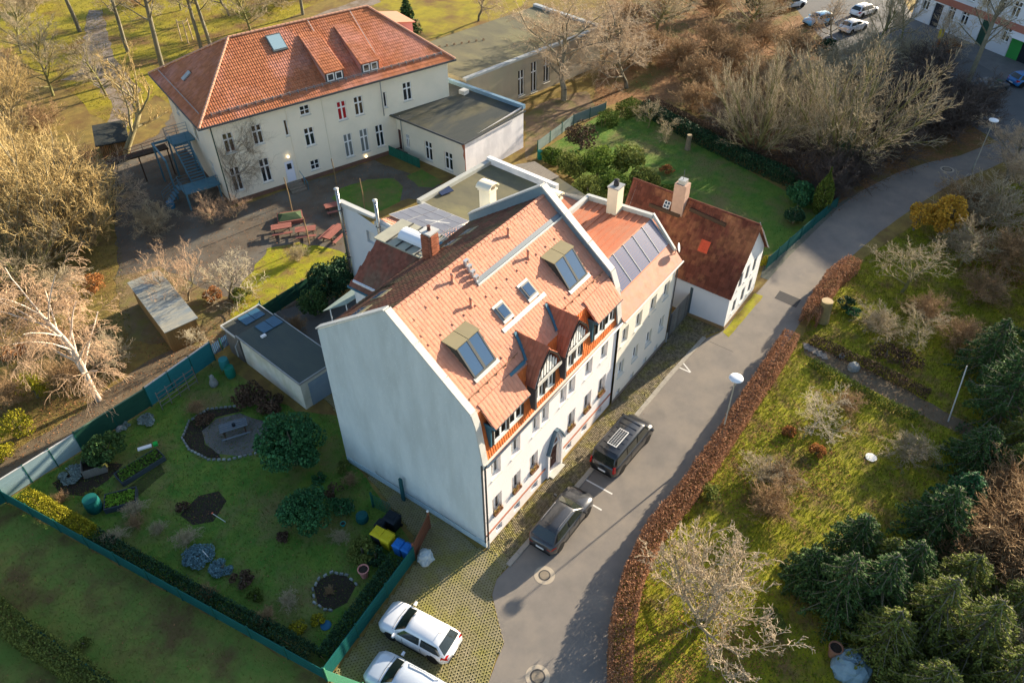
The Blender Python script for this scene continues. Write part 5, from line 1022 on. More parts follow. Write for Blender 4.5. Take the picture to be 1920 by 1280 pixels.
    for x in wx:
        for sy in (1,-1):
            o = mobj('wheel', tm, t, (x, sy*(hw-.1), r)); mobj('rim', rm, o)
            a_ = MB()
            for k_ in range(13):
                q = PI*(k_/12)*1.1-.05*PI; a_.v += [(x+math.cos(q)*(r+.03), sy*(hw+.008), r+math.sin(q)*(r+.03)), (x+math.cos(q)*(r+.085), sy*(hw-.004), r+math.sin(q)*(r+.085))]
            a_.f = [(2*k_,2*k_+1,2*k_+3,2*k_+2) for k_ in range(12)]; a_.add([(x+math.cos(PI*k_/12)*(r+.03), sy*(hw-.03)+sy*.035, r+math.sin(PI*k_/12)*(r+.03)-.0) for k_ in range(13)], [tuple(range(13))]); a_.obj('wheel_arch', PLM, t)
    if not detail: return t
    for sy in (1,-1):
        MB().hexa([(fx-.38,sy*hw*.55,.62),(fx-.05,sy*hw*.5,.60),(fx-.16,sy*hw*.84,.60),(fx-.5,sy*hw*.97,.64),(fx-.42,sy*hw*.55,hood-.12),(fx-.12,sy*hw*.5,hood-.22),(fx-.2,sy*hw*.84,hood-.19),(fx-.55,sy*hw*.955,hood-.1)]).obj('headlight', HLm, t)
        MB().hexa([(rx-.005,sy*hw*.5,.7),(rx-.005,sy*hw*.78,.7),(rx+.32,sy*hw*.985,.72),(rx+.3,sy*hw*.9,.72),(rx+.02,sy*hw*.5,.9),(rx+.03,sy*hw*.78,.9),(rx+.3,sy*hw*.985,.9),(rx+.3,sy*hw*.88,.9)] if kind != 'van' else [(rx-.02,sy*hw*.8,.75),(rx-.02,sy*hw*.92,.75),(rx+.15,sy*hw*.97,.75),(rx+.1,sy*hw*.8,.75),(rx-.0,sy*hw*.78,1.25),(rx-.0,sy*hw*.88,1.25),(rx+.12,sy*hw*.93,1.25),(rx+.1,sy*hw*.78,1.25)]).obj('tail_light', TL, t)
        m_ = MB().hexa([(xf1+.42,sy*(hw+.02),belt+.02),(xf1+.62,sy*(hw+.02),belt+.02),(xf1+.6,sy*(hw+.22),belt+.04),(xf1+.44,sy*(hw+.22),belt+.04),(xf1+.42,sy*(hw+.0),belt+.16),(xf1+.56,sy*(hw+.0),belt+.16),(xf1+.55,sy*(hw+.2),belt+.17),(xf1+.44,sy*(hw+.2),belt+.17)]).obj('wing_mirror', col_m, t)
        for x in (xf1+.1, (xr1+xf1)/2-.05): MB().box(x,x+.012,min(sy*(hw+.0),sy*(hw+.012)),max(sy*hw,sy*(hw+.012)),.38,belt-.05).obj('door_seam', PLM, t)
        for x in (xf1-.55, (xr1+xf1)/2-.65): MB().box(x,x+.16,min(sy*hw,sy*(hw+.03)),max(sy*hw,sy*(hw+.03)),belt-.2,belt-.17).obj('door_handle', col_m, t)
        MB().box(rx+1.3,fx-1.3,min(sy*(hw-.04),sy*(hw+.012)),max(sy*(hw-.04),sy*(hw+.012)),.24,.32).obj('sill_trim', PLM, t)
    MB().box(fx-.1,fx+.015,-hw*.55,hw*.55,.3,.48).obj('grille', PLM, t); MB().box(rx-.015,rx+.1,-hw*.75,hw*.75,.3,.42).obj('bumper_trim', PLM, t)
    MB().box(rx-.02,rx+.01,-.26,.26,.5 if kind != 'hatch' else .45,.61 if kind != 'hatch' else .56).obj('number_plate', FW, t)
    MB().tube([(xr1+.3,0,H+.01),(xr1+.12,0,H+.16)], .012, 5).obj('aerial', PLM, t)
    if kind != 'van': MB().tube([(xf1-.02,-wr*.5,H-.02),(xf0+.1,-.1,belt+.0)], .01, 4).obj('wiper', PLM, t)
    MB().add([(xf0+.08,-hw*.8,belt+.045),(xf0+.1,-hw*.8,belt+.045),(xf0+.16,0,belt+.05),(xf0+.14,0,belt+.05),(xf0+.1,hw*.8,belt+.045),(xf0+.08,hw*.8,belt+.045)], [(0,1,2,3),(3,2,4,5)]).obj('bonnet_seam', PLM, t)
    if extras: extras(t, L, W, H, xf1, xr1, wr)
    return t
def van_extra(t, L, W, H, xf1, xr1, wr):
    for i in range(7): x = xr1+.3+i*(xf1-xr1-.6)/6; MB().box(x-.03,x+.03,-wr*.75,wr*.75,H-.02,H+.035).obj('roof_rib', paint('van_black', (.012,.014,.018)), t)
    x0 = xr1+.7; MB().box(x0,x0+1.5,-.35,.3,H+.05,H+.09).obj('solar_panel', FW, t)
    for i in range(9):
        for j in range(4): MB().box(x0+.05+i*.158,x0+.19+i*.158,-.31+j*.15,-.18+j*.15,H+.085,H+.095).obj('solar_cell', mat('solar_cell', (.04,.045,.05), None, rough=.3), t)
def rail_extra(t, L, W, H, xf1, xr1, wr):
    for sy in (1,-1): MB().tube([(xr1+.2,sy*wr*.86,H-.02),(xr1+.35,sy*wr*.86,H+.05),(xf1-.35,sy*wr*.86,H+.05),(xf1-.2,sy*wr*.86,H-.02)], .018, 6).obj('roof_rail', RIM, t)
def glass_roof(t, L, W, H, xf1, xr1, wr):
    rail_extra(t, L, W, H, xf1, xr1, wr)
white_p = paint('white_paint', (.72,.73,.75)); silver = paint('silver_paint', (.55,.60,.66), .2)
car('hatchback_car', 'white hatchback parked nose to the green fence on the pierced paving', 'car', (-6.75,-.5,.05), math.radians(97), 4.26, 1.80, 1.46, white_p, 'hatch', 1.07)
car('estate_car', 'silver-white estate car with roof rails at the bottom edge, beside the white hatchback', 'car', (-9.35,-2.0,.05), math.radians(97), 4.5, 1.83, 1.5, silver, 'hatch', 1.07, extras=rail_extra)
car('crossover_car', 'dark grey crossover parked at the kerb in front of the apartment house', 'car', (4.0,-2.85,.012), math.radians(0), 4.6, 1.85, 1.6, paint('anthracite_paint', (.045,.047,.052), .3), 'suv', 1.07, extras=rail_extra)
car('camper_van', 'black van with a solar panel on its ribbed roof parked at the kerb', 'van', (11.45,-2.95,.012), math.radians(-2), 4.95, 1.92, 1.96, paint('van_black', (.012,.014,.018)), 'van', 1.07, extras=van_extra)
blue_p = paint('pale_blue_paint', (.16,.42,.62))
car('parked_car', 'light blue hatchback parked on the far street at the top edge', 'car', (*(99.75, 14.10),.01), math.radians(-32)+PI, 4.2, 1.78, 1.5, blue_p, 'hatch', 1.1, 'cars on the far street')
car('parked_car', 'white car parked on the far street behind bare twigs', 'car', (*(107.59, 9.87),.01), math.radians(-20), 4.4, 1.8, 1.5, white_p, 'hatch', 1.1, 'cars on the far street')
car('parked_car', 'second white car standing just below the first on the far street', 'car', (*(99.98, 9.09),.01), math.radians(-20), 4.3, 1.8, 1.5, white_p, 'suv', 1.1, 'cars on the far street')
car('parked_car', 'white car cut off by the top edge left of the light blue hatchback', 'car', (*(104.71, 20.08),.01), math.radians(-32), 4.3, 1.8, 1.5, silver, 'hatch', 1.1, 'cars on the far street')
car('parked_car', 'dark car in the shaded street below the bare tall tree', 'car', (*(88.37, -11.11),.01), math.radians(-40), 4.4, 1.8, 1.5, paint('dark_car', (.03,.035,.04)), 'suv', 1.1, 'cars on the far street')
car('parked_car', 'bright blue car at the right edge of the shaded street', 'car', (*(93.49, -14.59),.01), math.radians(-40), 4.3, 1.8, 1.5, paint('bright_blue', (.02,.16,.42)), 'hatch', 1.1, 'cars on the far street')
# ------------------------------------------------ street lamps
def lamp(x, y, h, label, hide=0):
    t = thing('street_lamp', label, 'street lamp', (x,y,0), group='street lamps with white disc heads along the lane')
    MB().lathe([(.09,0),(.085,.9),(.055,1.0),(.04,h-.25),(.1,h-.18)], 12).obj('pole', mat('lamp_pole', (.45,.44,.38), (.35,.35,.3), 3, rough=.5), t, smooth=True)
    MB().lathe([(.10,h-.2),(.2,h-.12),(.40,h-.08),(.47,h-.02),(.45,h+.05),(.2,h+.12),(.02,h+.14)], 24).obj('lamp_head', mat('lamp_white', (.72,.76,.8), None, rough=.35), t, smooth=True)
lamp(16.5, -7.97, 5.75, 'street lamp with white disc head standing at the beech hedge mid-lane')
lamp(*(66.01, -14.00), 5.75, 'far street lamp with white disc head where the lane meets the wood')
# ------------------------------------------------ fences
GRN = mat('green_panel', (.012,.11,.10), (.01,.08,.075), 1.2, rough=.6, bump=.15); GRP = mat('green_post', (.015,.09,.07), None, rough=.5)
def panel_fence(label, pts, h, n, m, pm=None, group=None, name='panel_fence', pn='fence_panel', slat=0, thick=.03, cap=None):
    t = thing(name, label, 'fence', (*pts[0],0), 0, group); x0, y0 = pts[0]
    segs = []; 
    for a, b in zip(pts[:-1], pts[1:]):
        k = max(1, round((Vector(b)-Vector(a)).length/n))
        for i in range(k): segs.append((Vector(a).lerp(Vector(b), i/k), Vector(a).lerp(Vector(b), (i+1)/k)))
    for q, (a, b) in enumerate(segs):
        d = b-a; rz = math.atan2(d.y, d.x); mm = m[q%len(m)] if isinstance(m, list) else m
        hh = h if not isinstance(h, (list,tuple)) else h[0]+(h[1]-h[0])*q/len(segs)
        if slat:
            for i in range(int(d.length/slat)): s_ = MB().box(0,slat*.55,-thick/2,thick/2,.08,hh); mobj(pn, s_.mesh(pn, mm), t, (a.x-x0+d.x*i*slat/d.length, a.y-y0+d.y*i*slat/d.length, 0), rz)
        else:
            f_ = MB()
            K = 8
            for i in range(K): f_.box(.04,d.length-.04,-thick/2-(.006 if i%2 else 0),thick/2+(.006 if i%2 else 0),.1+(hh-.1)*i/K+.003,.1+(hh-.1)*(i+1)/K-.003)
            mobj(pn, f_.mesh(pn, mm), t, (a.x-x0,a.y-y0,0), rz)
        if cap: mobj('cap_rail', MB().box(0,d.length,-.05,.05,hh,hh+.05).mesh('cap_rail', cap), t, (a.x-x0,a.y-y0,0), rz)
        mobj('post', MB().box(-.04,.04,-.04,.04,0,hh+.12).mesh('post', pm or GRP), t, (a.x-x0,a.y-y0,0), rz)
    mobj('post', MB().box(-.04,.04,-.04,.04,0,hh+.12).mesh('post', pm or GRP), t, (segs[-1][1].x-x0,segs[-1][1].y-y0,0), 0)
    return t
TEAL = mat('teal_sheet', (.03,.20,.22), (.025,.16,.18), .8, rough=.5, bump=.1); PALE = mat('pale_blue_sheet', (.30,.40,.42), (.24,.34,.37), .8, rough=.45, bump=.1); DKG = mat('dark_green_sheet', (.02,.07,.05), (.025,.09,.06), .8, rough=.5, bump=.1)
panel_fence('tall pale blue sheet fence at the far left corner of the garden', [(-15.18, 27.71), (-9.95, 27.44)], 1.7, 1.8, PALE, GRP, thick=.05, cap=CP)
panel_fence('tall dark green sheet fence between pale and teal sections', [(-9.90, 27.45), (-4.63, 27.20)], 1.8, 2.2, DKG, GRP, thick=.05, cap=mat('green_cap', (.12,.2,.14)))
panel_fence('tall teal sheet fence nearest the garage', [(-4.60, 27.17), (1.27, 27.40)], 1.9, 2.1, TEAL, GRP, thick=.05, cap=CP)
panel_fence('long dark green screened fence along the bottom of the garden', [(-15.27, 27.54), (-11.52, 2.02)], 1.25, 2.5, GRN, GRP, thick=.02)
panel_fence('green strip fence from the front corner up to the wooden gate', [(-11.51, 2.00), (-3.24, 3.00)], 1.35, 2.4, GRN, GRP, thick=.04)
tg = thing('bar_fence', 'light green double bar fence at the bottom edge by the parked estate car', 'fence', (*(-11.48, 1.91),0)); 
gx_, gy_ = (-11.48, 1.91); hx_, hy_ = (-10.24, -2.44); a_ = math.atan2(hy_-gy_, hx_-gx_); l_ = math.hypot(hx_-gx_, hy_-gy_)
for i in range(11): mobj('bar', MB().box(0,l_,-.02,.02,.1+i*.115,.13+i*.115).mesh('bar', mat('mint_bar', (.12,.36,.20), None, rough=.5)), tg, (0,0,0), a_)
for i in range(3): mobj('post', MB().box(-.03,.03,-.03,.03,0,1.45).mesh('post', MATS['mint_bar']), tg, (math.cos(a_)*l_*i/2, math.sin(a_)*l_*i/2, 0), a_)
panel_fence('low teal fence at the bottom left corner in front of the hedge', [(-19.10, 17.66), (-18.26, 9.80)], 1.1, 2.5, GRN, GRP, thick=.02)
panel_fence('teal mesh fence on the left edge below the pale blue sheets', [(-19.13, 28.75), (-15.28, 27.40)], 1.6, 2.0, GRN, GRP, thick=.02)
panel_fence('green mesh fence beside the lane behind the white house', [(37.15, -2.97), (40.99, -3.42), (51.03, -4.66)], 1.3, 2.5, GRN, GRP, thick=.02)
panel_fence('pale mesh fence between the felt-roofed sheds and the hall yard', [(43.66, 25.90), (51.41, 26.14), (56.33, 24.73)], 1.3, 2.5, mat('mesh_grey', (.20,.25,.24), (.15,.2,.19), 2), GRP, thick=.02)
panel_fence('dark green fence between the playground lawn and the shrubs behind the garage', [(4.50, 28.08), (10.39, 27.92), (15.62, 27.41)], 1.5, 2.2, DKG, GRP, thick=.03)
panel_fence('bluish picket fence beside the lean-to', [(1.21, 27.91), (3.62, 27.99), (7.39, 29.06)], 1.1, 1.2, mat('blue_picket', (.05,.13,.25)), GRP, name='picket_fence', pn='picket', slat=.16)
wg = thing('wooden_gate', 'brown slatted wooden gate with white knob beside the bins', 'gate', (*(-3.18, 3.04),0)); gg_ = Vector((-0.96, 3.74))-Vector((-3.18, 3.04)); a_ = math.atan2(gg_.y, gg_.x)
for i in range(9): mobj('board', MB().box(0,gg_.length,-.02,.02,.12+i*.155,.26+i*.155).mesh('board', mat('gate_brown', (.20,.085,.05), (.15,.065,.04), 3, isl=.15)), wg, (0,0,0), a_)
for k in (0,1): mobj('post', MB().box(-.06,.06,-.06,.06,0,1.7).mesh('post', MATS['gate_brown']), wg, (gg_.x*k, gg_.y*k, 0), a_)
mobj('knob', MB().lathe([(.02,0),(.08,.05),(.09,.1),(.03,.15)], 10, (0,0,1.7)).mesh('knob', FW), wg, (gg_.x, gg_.y, 0))
mg = thing('mesh_gate', 'dark green mesh gate standing in front of the black bins', 'gate', (*(-1.81, 7.76),0)); gv = Vector((-1.67, 6.28))-Vector((-1.81, 7.76)); a_ = math.atan2(gv.y, gv.x)
fr_ = MB()
for i in range(12): fr_.box(i*gv.length/11-.012,i*gv.length/11+.012,-.012,.012,.1,1.3)
for i in range(6): fr_.box(0,gv.length,-.012,.012,.1+i*.24,.125+i*.24)
mobj('mesh_panel', fr_.mesh('mesh_panel', GRP), mg, None, a_); mobj('hinge', MB().box(-.05,.05,-.05,.05,0,1.5).mesh('hinge', GRP), mg)
gpst = MB().box(-.07,.07,-.12,.12,0,2.2); tag(gpst.obj('gate_post', mat('dark_teal_post', (.02,.08,.09))), 'tall dark teal post standing against the foot of the blank gable', 'post').location = (*(-0.30, 6.50),0)
# cable along the gable foot
tag(MB().tube([(-.08,9.0,.75),(-.1,6,.7),(-.08,3,.7),(-.1,.7,.65)], .015, 4).tube([(-.08,9.0,.75),(-.08,9,1.0)],.015,4).obj('cable', ZD), 'thin cable running along the foot of the blank gable wall', 'cable')
# ------------------------------------------------ bins, bag, pots
def bin_(label, loc, rz, c, lid, w_=.55, d=.6, h=1.0, group=None):
    t = thing('wheelie_bin', label, 'wheelie bin', (*loc,.05), rz, group)
    MB().hexa([(-w_*.4,-d*.38,0),(w_*.4,-d*.38,0),(w_*.4,d*.38,0),(-w_*.4,d*.38,0),(-w_/2,-d/2,h*.92),(w_/2,-d/2,h*.92),(w_/2,d/2,h*.92),(-w_/2,d/2,h*.92)]).obj('body', c, t)
    l_ = MB().hexa([(-w_/2-.02,-d/2-.03,h*.92),(w_/2+.02,-d/2-.03,h*.92),(w_/2+.02,d/2+.02,h*.92),(-w_/2-.02,d/2+.02,h*.92),(-w_*.42,-d*.4,h),(w_*.42,-d*.4,h),(w_*.42,d*.42,h+.04),(-w_*.42,d*.42,h+.04)]).obj('lid', lid, t)
    MB().box(-w_*.25,w_*.25,-d*.2,d*.2,h+.02,h+.05).obj('lid_panel', lid, l_)
    MB().tube([(-w_*.4,d/2+.05,h*.95),(w_*.4,d/2+.05,h*.95)], .02, 6).obj('handle', c, t)
    for s_ in (-1,1): MB().tube([(s_*w_*.4,d*.4,.1),(s_*w_*.5,d*.4,.1)], .1, 10).obj('wheel', TY, t)
DG = mat('bin_grey', (.035,.04,.045), None, rough=.5); YL = mat('bin_yellow', (.62,.50,.02), (.5,.4,.02), 4, rough=.5); BLU = mat('bin_blue', (.02,.16,.50), (.02,.13,.42), 4, rough=.5); BLK = mat('bin_black', (.012,.018,.025), None, rough=.5)
ba = math.radians(-85)
bin_('yellow-lidded bin farthest from the gate', (-3.49, 5.64), ba, DG, YL, .72, .72, 1.05, 'yellow bins by the wooden gate'); bin_('yellow-lidded bin next to the blue bins', (-3.42, 4.95), ba, YL, YL, .72, .72, 1.05, 'yellow bins by the wooden gate')
bin_('blue bin next to the yellow bins', (-3.37, 4.08), ba, BLU, BLU, .58, .6, 1.0, 'blue bins by the wooden gate'); bin_('blue bin closest to the wooden gate', (-3.29, 3.46), ba, BLU, BLU, .58, .6, 1.0, 'blue bins by the wooden gate')
bin_('large black bin behind the yellow bins', (-2.21, 5.65), ba, BLK, BLK, .9, .8, 1.1, 'black bins behind the yellow bins'); bin_('small black bin left of the large black one', (-2.90, 6.01), ba, BLK, BLK, .5, .55, .95, 'black bins behind the yellow bins')
rg2 = random.Random(8)
def blob(name, label, cat, loc, r, h, m, n=14, rough_=.2, squash=1, seed=1, rz=0):
    rr = random.Random(seed); b = MB(); N = 7
    for j in range(N):
        u = j/(N-1); zz = h*math.sin(u*PI/2); ra = r*math.cos(u*PI/2*.94)
        for i in range(n): a = 2*PI*i/n; q = ra*(1+rr.uniform(-rough_,rough_)); b.v.append((math.cos(a)*q, math.sin(a)*q*squash, zz+rr.uniform(-rough_,rough_)*h*.35*(j > 0)))
    for j in range(N-1):
        for i in range(n): b.f.append((j*n+i, j*n+(i+1)%n, (j+1)*n+(i+1)%n, (j+1)*n+i))
    b.f.append(tuple((N-1)*n+i for i in range(n)))
    o = b.obj(name, m); o.location = (*loc, 0.0); o.rotation_euler.z = rz; return tag(o, label, cat)
CLOTH = mat('crumpled_sheet', (.50,.56,.58), (.36,.43,.46), 6, bump=.6, bscale=12)
blob('rubble_bag', 'white crumpled rubble bag standing on the pierced paving by the gate', 'bag', (-2.81, 2.52), .52, .75, CLOTH, 18, .16, 1, 5).location.z = .04
blob('covered_pile', 'blue-white plastic sheet over a garden pile under the dark conifers', 'tarpaulin', (5.22, -20.40), 1.0, 1.1, mat('blue_sheet', (.22,.32,.38), (.14,.22,.28), 2, rough=.4, bump=.5, bscale=6), 14, .16, 1, 6)
def pot(label, loc, r, h, m, z=0, fill=True):
    t = thing('plant_pot', label, 'pot', (*loc, z)); MB().lathe([(r*.6,0),(r*.75,h*.4),(r,h*.9),(r*1.08,h*.9),(r*1.08,h),(r*.9,h),(r*.85,h*.85)], 16).obj('pot', m, t, smooth=False)
    if fill: MB().lathe([(r*.88,h*.9),(r*.3,h*.93)], 14).obj('soil', M['soil'], t)
PK = mat('pink_clay', (.55,.24,.20), (.48,.20,.17), 4)
pot('pink round pot on a stem at the garden edge', (-5.78, 4.71), .32, .8, PK); pot('tall terracotta urn beside the plastic-covered pile', (5.40, -19.42), .36, .9, mat('terracotta2', (.28,.14,.09), (.22,.11,.07), 5))
pot('turquoise jar near the back of the garden by the gate', (-3.94, 8.31), .16, .25, mat('teal_jar', (.03,.3,.28)))
blob('blue_disc', 'flat round blue lid lying near the round stone-edged bed', 'lid', (-9.32, 4.33), .32, .10, mat('disc_blue', (.03,.14,.24), None, rough=.5), 18, .02)
tag(MB().lathe([(.35,0),(.38,.05),(.25,.06)], 20).obj('white_ring', FW), 'small white ringed disc lying on the orchard grass', 'ring').location = (*(20.65, -16.99),.02)
# ------------------------------------------------ garden furniture and beds
def picnic(label, loc, rz, L_=1.9, group='picnic tables in the playground'):
    t = thing('picnic_table', label, 'picnic table', (*loc,0), rz, group); RB = mat('red_timber', (.32,.13,.10), (.26,.10,.08), 2, isl=.12, bump=.3, stretch=(.5,5,1))
    bd = MB().box(-L_/2,L_/2,-.075,.075,0,.04).mesh('board', RB)
    for i in range(5): mobj('board', bd, t, (0,-.34+i*.17,.74))
    for s_ in (-1,1):
        for k in (0,1): mobj('board', bd, t, (0,s_*(.72+k*.17),.44))
        for x in (-L_*.36,L_*.36): MB().hexa([(x-.04,s_*.75,0),(x+.04,s_*.75,0),(x+.04,s_*.65,0),(x-.04,s_*.65,0),(x-.04,s_*.35,.74),(x+.04,s_*.35,.74),(x+.04,s_*.25,.74),(x-.04,s_*.25,.74)]).obj('leg', MATS['dark_timber'], t)
    for x in (-L_*.36,L_*.36): MB().box(x-.03,x+.03,-.85,.85,.36,.44).obj('beam', MATS['dark_timber'], t)
picnic('picnic table left of the slim wooden pole on the playground', (16.50, 36.75), math.radians(-38)); picnic('picnic table between the two slim poles on the playground', (17.49, 34.53), math.radians(-42)); picnic('large picnic table turned towards the fire wall', (18.77, 32.07), math.radians(12), 2.6); picnic('half-hidden picnic table beyond the fire wall by the oval lawn', (22.13, 35.47), math.radians(-30), 1.8)
sbx = thing('sandbox', 'low timber sandbox covered with a green tarpaulin', 'sandbox', (*(18.54, 37.90),0), math.radians(-38)); MB().box(-1.2,1.2,-.9,-.75,0,.4).box(-1.2,1.2,.75,.9,0,.4).box(-1.2,-1.05,-.75,.75,0,.4).box(1.05,1.2,-.75,.75,0,.4).obj('frame', MATS['red_timber'], sbx)
MB().add([(-1.1,-.75,.42),(1.1,-.75,.42),(1.1,.75,.42),(-1.1,.75,.42),(-.6,0,.75),(.6,.05,.7),(0,-.3,.6)], [(0,1,6),(0,6,4),(1,5,6),(4,6,5),(1,2,5),(2,3,4),(2,4,5),(3,0,4)]).obj('tarpaulin', mat('green_tarp', (.07,.10,.05), (.05,.08,.04), 2, rough=.6), sbx)
for k, (bx, by, tx, ty, lb) in enumerate(((548,397,530,328,'slim pale pole beside the sandbox'),(581,462,571,405,'slim forked pole between the picnic tables'),(684,392,678,333,'thin pole standing on the oval lawn'),(631,347,633,292,'thin dark pole near the basement railing of the school'))):
    hh = [3.8,3.2,3.4,3.0][k]; o = MB().tube([(0,0,0),(.04,.02,hh*.5),(-.02,.05,hh)], .06, 6, .045).obj('wooden_pole', MATS['pale_logs']); tag(o, lb, 'pole', 'slim poles on the playground')
    o.location = (*[(19.64, 38.87), (16.42, 32.96), (24.11, 33.32), (25.84, 39.00)][k], 0)
tb = thing('garden_table', 'dark plank table with a round hole on the gravel circle', 'table', (*(-2.77, 20.07),0), math.radians(-30))
bd = MB().box(-.95,.95,-.07,.07,0,.05).mesh('board', mat('wet_timber', (.13,.16,.18), (.09,.11,.13), 2, rough=.35, isl=.1))
for i in range(4): mobj('board', bd, tb, (0,-.27+i*.18,.72))
for s_ in (-1,1): mobj('board', bd, tb, (0,s_*.75,.42))
for x in (-.7,.7): MB().box(x-.04,x+.04,-.8,.8,.34,.42).box(x-.05,x+.05,-.35,-.25,0,.72).box(x-.05,x+.05,.25,.35,0,.72).obj('leg', MATS['dark_timber'], tb)
MB().lathe([(.12,0),(.12,.18),(.02,.2)], 12, (.05,.0,.77)).obj('table_pot', BLK, tb)
def ring_bed(label, pts, m=None, step=.3, st=.16):
    t = thing('stone_edging', label, 'edging', (*pts[0],0), group='stone edgings of the garden beds'); x0, y0 = pts[0]; rr = random.Random(len(pts)); c = MB().hexa([(-.12,-.07,0),(.12,-.06,0),(.13,.07,0),(-.11,.06,0),(-.1,-.05,.14),(.1,-.05,.13),(.1,.05,.15),(-.1,.05,.13)]).mesh('stone', mat('edge_stone', (.26,.28,.27), (.2,.22,.21), 4, isl=.3, bump=.3)); k = 0
    for a, b in zip(pts[:-1], pts[1:]):
        d = Vector(b)-Vector(a); n = max(1, int(d.length/step))
        for i in range(n): mobj('stone', c, t, (a[0]+d.x*i/n-x0, a[1]+d.y*i/n-y0, 0), math.atan2(d.y,d.x)+rr.uniform(-.2,.2))
patch('gravel_circle', [(-3.99, 22.15), (-2.68, 22.34), (-1.34, 21.34), (-0.87, 19.31), (-1.50, 18.01), (-2.65, 17.51), (-3.91, 17.96), (-4.67, 19.54), (-4.65, 21.01)], .012, M['gravel'], .05)
patch('flower_bed', [(-5.20, 22.82), (-4.23, 23.63), (-2.62, 23.62), (-1.33, 22.53), (-1.06, 21.39), (-2.62, 22.42), (-3.99, 22.15), (-4.65, 21.01), (-4.67, 19.54), (-4.93, 18.93), (-5.35, 20.10), (-5.54, 21.60)], .010, M['soil'], .05)
ring_bed('curved stone edging round the gravel circle with the plank table', [(-1.11, 22.21), (-2.44, 23.55), (-3.96, 23.69), (-5.26, 22.73), (-5.63, 21.47), (-5.42, 19.61), (-4.62, 18.48), (-3.19, 17.44), (-2.44, 17.21)])
patch('flower_bed', [(-8.00, 6.62), (-7.45, 6.75), (-6.74, 6.37), (-6.41, 5.59), (-6.46, 4.75), (-7.65, 4.35), (-8.54, 4.75), (-8.66, 5.66)], .012, M['soil'], .04)
ring_bed('round pale stone edging of the dark bed near the strip fence', [(-6.46, 4.75), (-6.35, 5.64), (-6.74, 6.50), (-7.48, 6.80), (-8.18, 6.57), (-8.72, 5.86), (-8.67, 5.04), (-8.37, 4.50)])
patch('flower_bed', [(-9.34, 17.35), (-7.82, 17.73), (-6.73, 16.94), (-6.99, 15.82), (-8.42, 15.34), (-9.46, 16.11)], .010, M['soil'], .08)
patch('flower_bed', [(-12.66, 26.48), (-9.83, 26.03), (-9.05, 24.12), (-10.48, 23.77), (-12.06, 23.73), (-12.95, 25.36)], .010, M['soil'], .08)
patch('vegetable_bed', [(-10.62, 22.06), (-7.53, 22.12), (-7.80, 21.15), (-10.82, 20.88)], .012, mat('kale_bed', (.07,.10,.025), (.05,.05,.02), 3, bump=1), .06)
rb = thing('raised_bed', 'long raised bed with dark board side and young greens', 'raised bed', (*(-10.14, 22.37),0)); v_ = Vector((-7.10, 22.00))-Vector((-10.14, 22.37)); a_ = math.atan2(v_.y, v_.x); rb.rotation_euler.z = a_
MB().box(0,v_.length,-.04,0,0,.42).box(0,v_.length,1.1,1.14,0,.42).box(0,.04,0,1.1,0,.42).box(v_.length-.04,v_.length,0,1.1,0,.42).obj('board_side', mat('bed_boards', (.06,.08,.09), (.045,.06,.07), 2, bump=.3, stretch=(.5,1,6)), rb); MB().box(.04,v_.length-.04,0,1.1,0,.34).obj('soil', M['soil'], rb)
rb2 = thing('raised_bed', 'square raised bed with bright green lettuce and dark boards', 'raised bed', (*(-12.03, 21.37),0)); rb2.rotation_euler.z = math.radians(-35)
MB().box(-.05,1.9,-.05,0,0,.45).box(-.05,1.9,1.2,1.25,0,.45).box(-.05,0,0,1.2,0,.45).box(1.85,1.9,0,1.2,0,.45).obj('board_side', MATS['bed_boards'], rb2); MB().box(0,1.85,0,1.2,0,.4).obj('soil', M['soil'], rb2)
def leafpile(parent, n, x0, x1, y0, y1, z0, z1, m, s=.06, seed=0, name='foliage'):
    r_ = np.random.default_rng(seed); C = np.stack([x0+(x1-x0)*r_.random(n), y0+(y1-y0)*r_.random(n), z0+(z1-z0)*r_.random(n)], 1); V, F = quads(r_, C, s); return mobj(name, fastmesh(name, V, F, m), parent)
leafpile(rb, 700, .1, v_.length-.1, .05, 1.05, .34, .5, mat('salad_green', (.10,.20,.02), (.06,.12,.02), 3, isl=.4), .07, 1, 'greens'); leafpile(rb2, 700, .05, 1.8, .05, 1.1, .4, .52, mat('bright_green', (.16,.30,.03), (.1,.2,.02), 3, isl=.4), .07, 2, 'greens')
cf = thing('compost_frame', 'open grey compost frame with a yellow glove on its corner', 'compost frame', (*(-11.25, 25.02),0), math.radians(-30))
MB().box(0,1.4,-.03,0,.05,.75).box(0,1.4,1.1,1.13,.05,.75).box(-.03,0,0,1.1,.05,.75).box(1.4,1.43,0,1.1,.05,.75).obj('board', MATS['grey_timber'], cf); MB().box(0,1.4,0,1.1,0,.4).obj('soil', M['soil'], cf); MB().tube([(1.3,0,.75),(1.55,-.1,.95),(1.6,-.2,.7)], .06, 6).obj('glove', mat('glove_yellow', (.6,.4,.08)), cf)
def barrel(label, loc, r, h, m, group=None, lid=True):
    t = thing('water_barrel', label, 'barrel', (*loc,0), 0, group); MB().lathe([(r*.85,0),(r,h*.3),(r,h*.7),(r*.9,h),(r*.8,h),(r*.78,h*.9)], 18).obj('drum', m, t, smooth=False)
    if lid: MB().lathe([(r*.9,h+.002),(r*.92,h+.05),(.1,h+.08)], 18).obj('lid', m, t)
GB = mat('barrel_green', (.015,.17,.12), None, rough=.5)
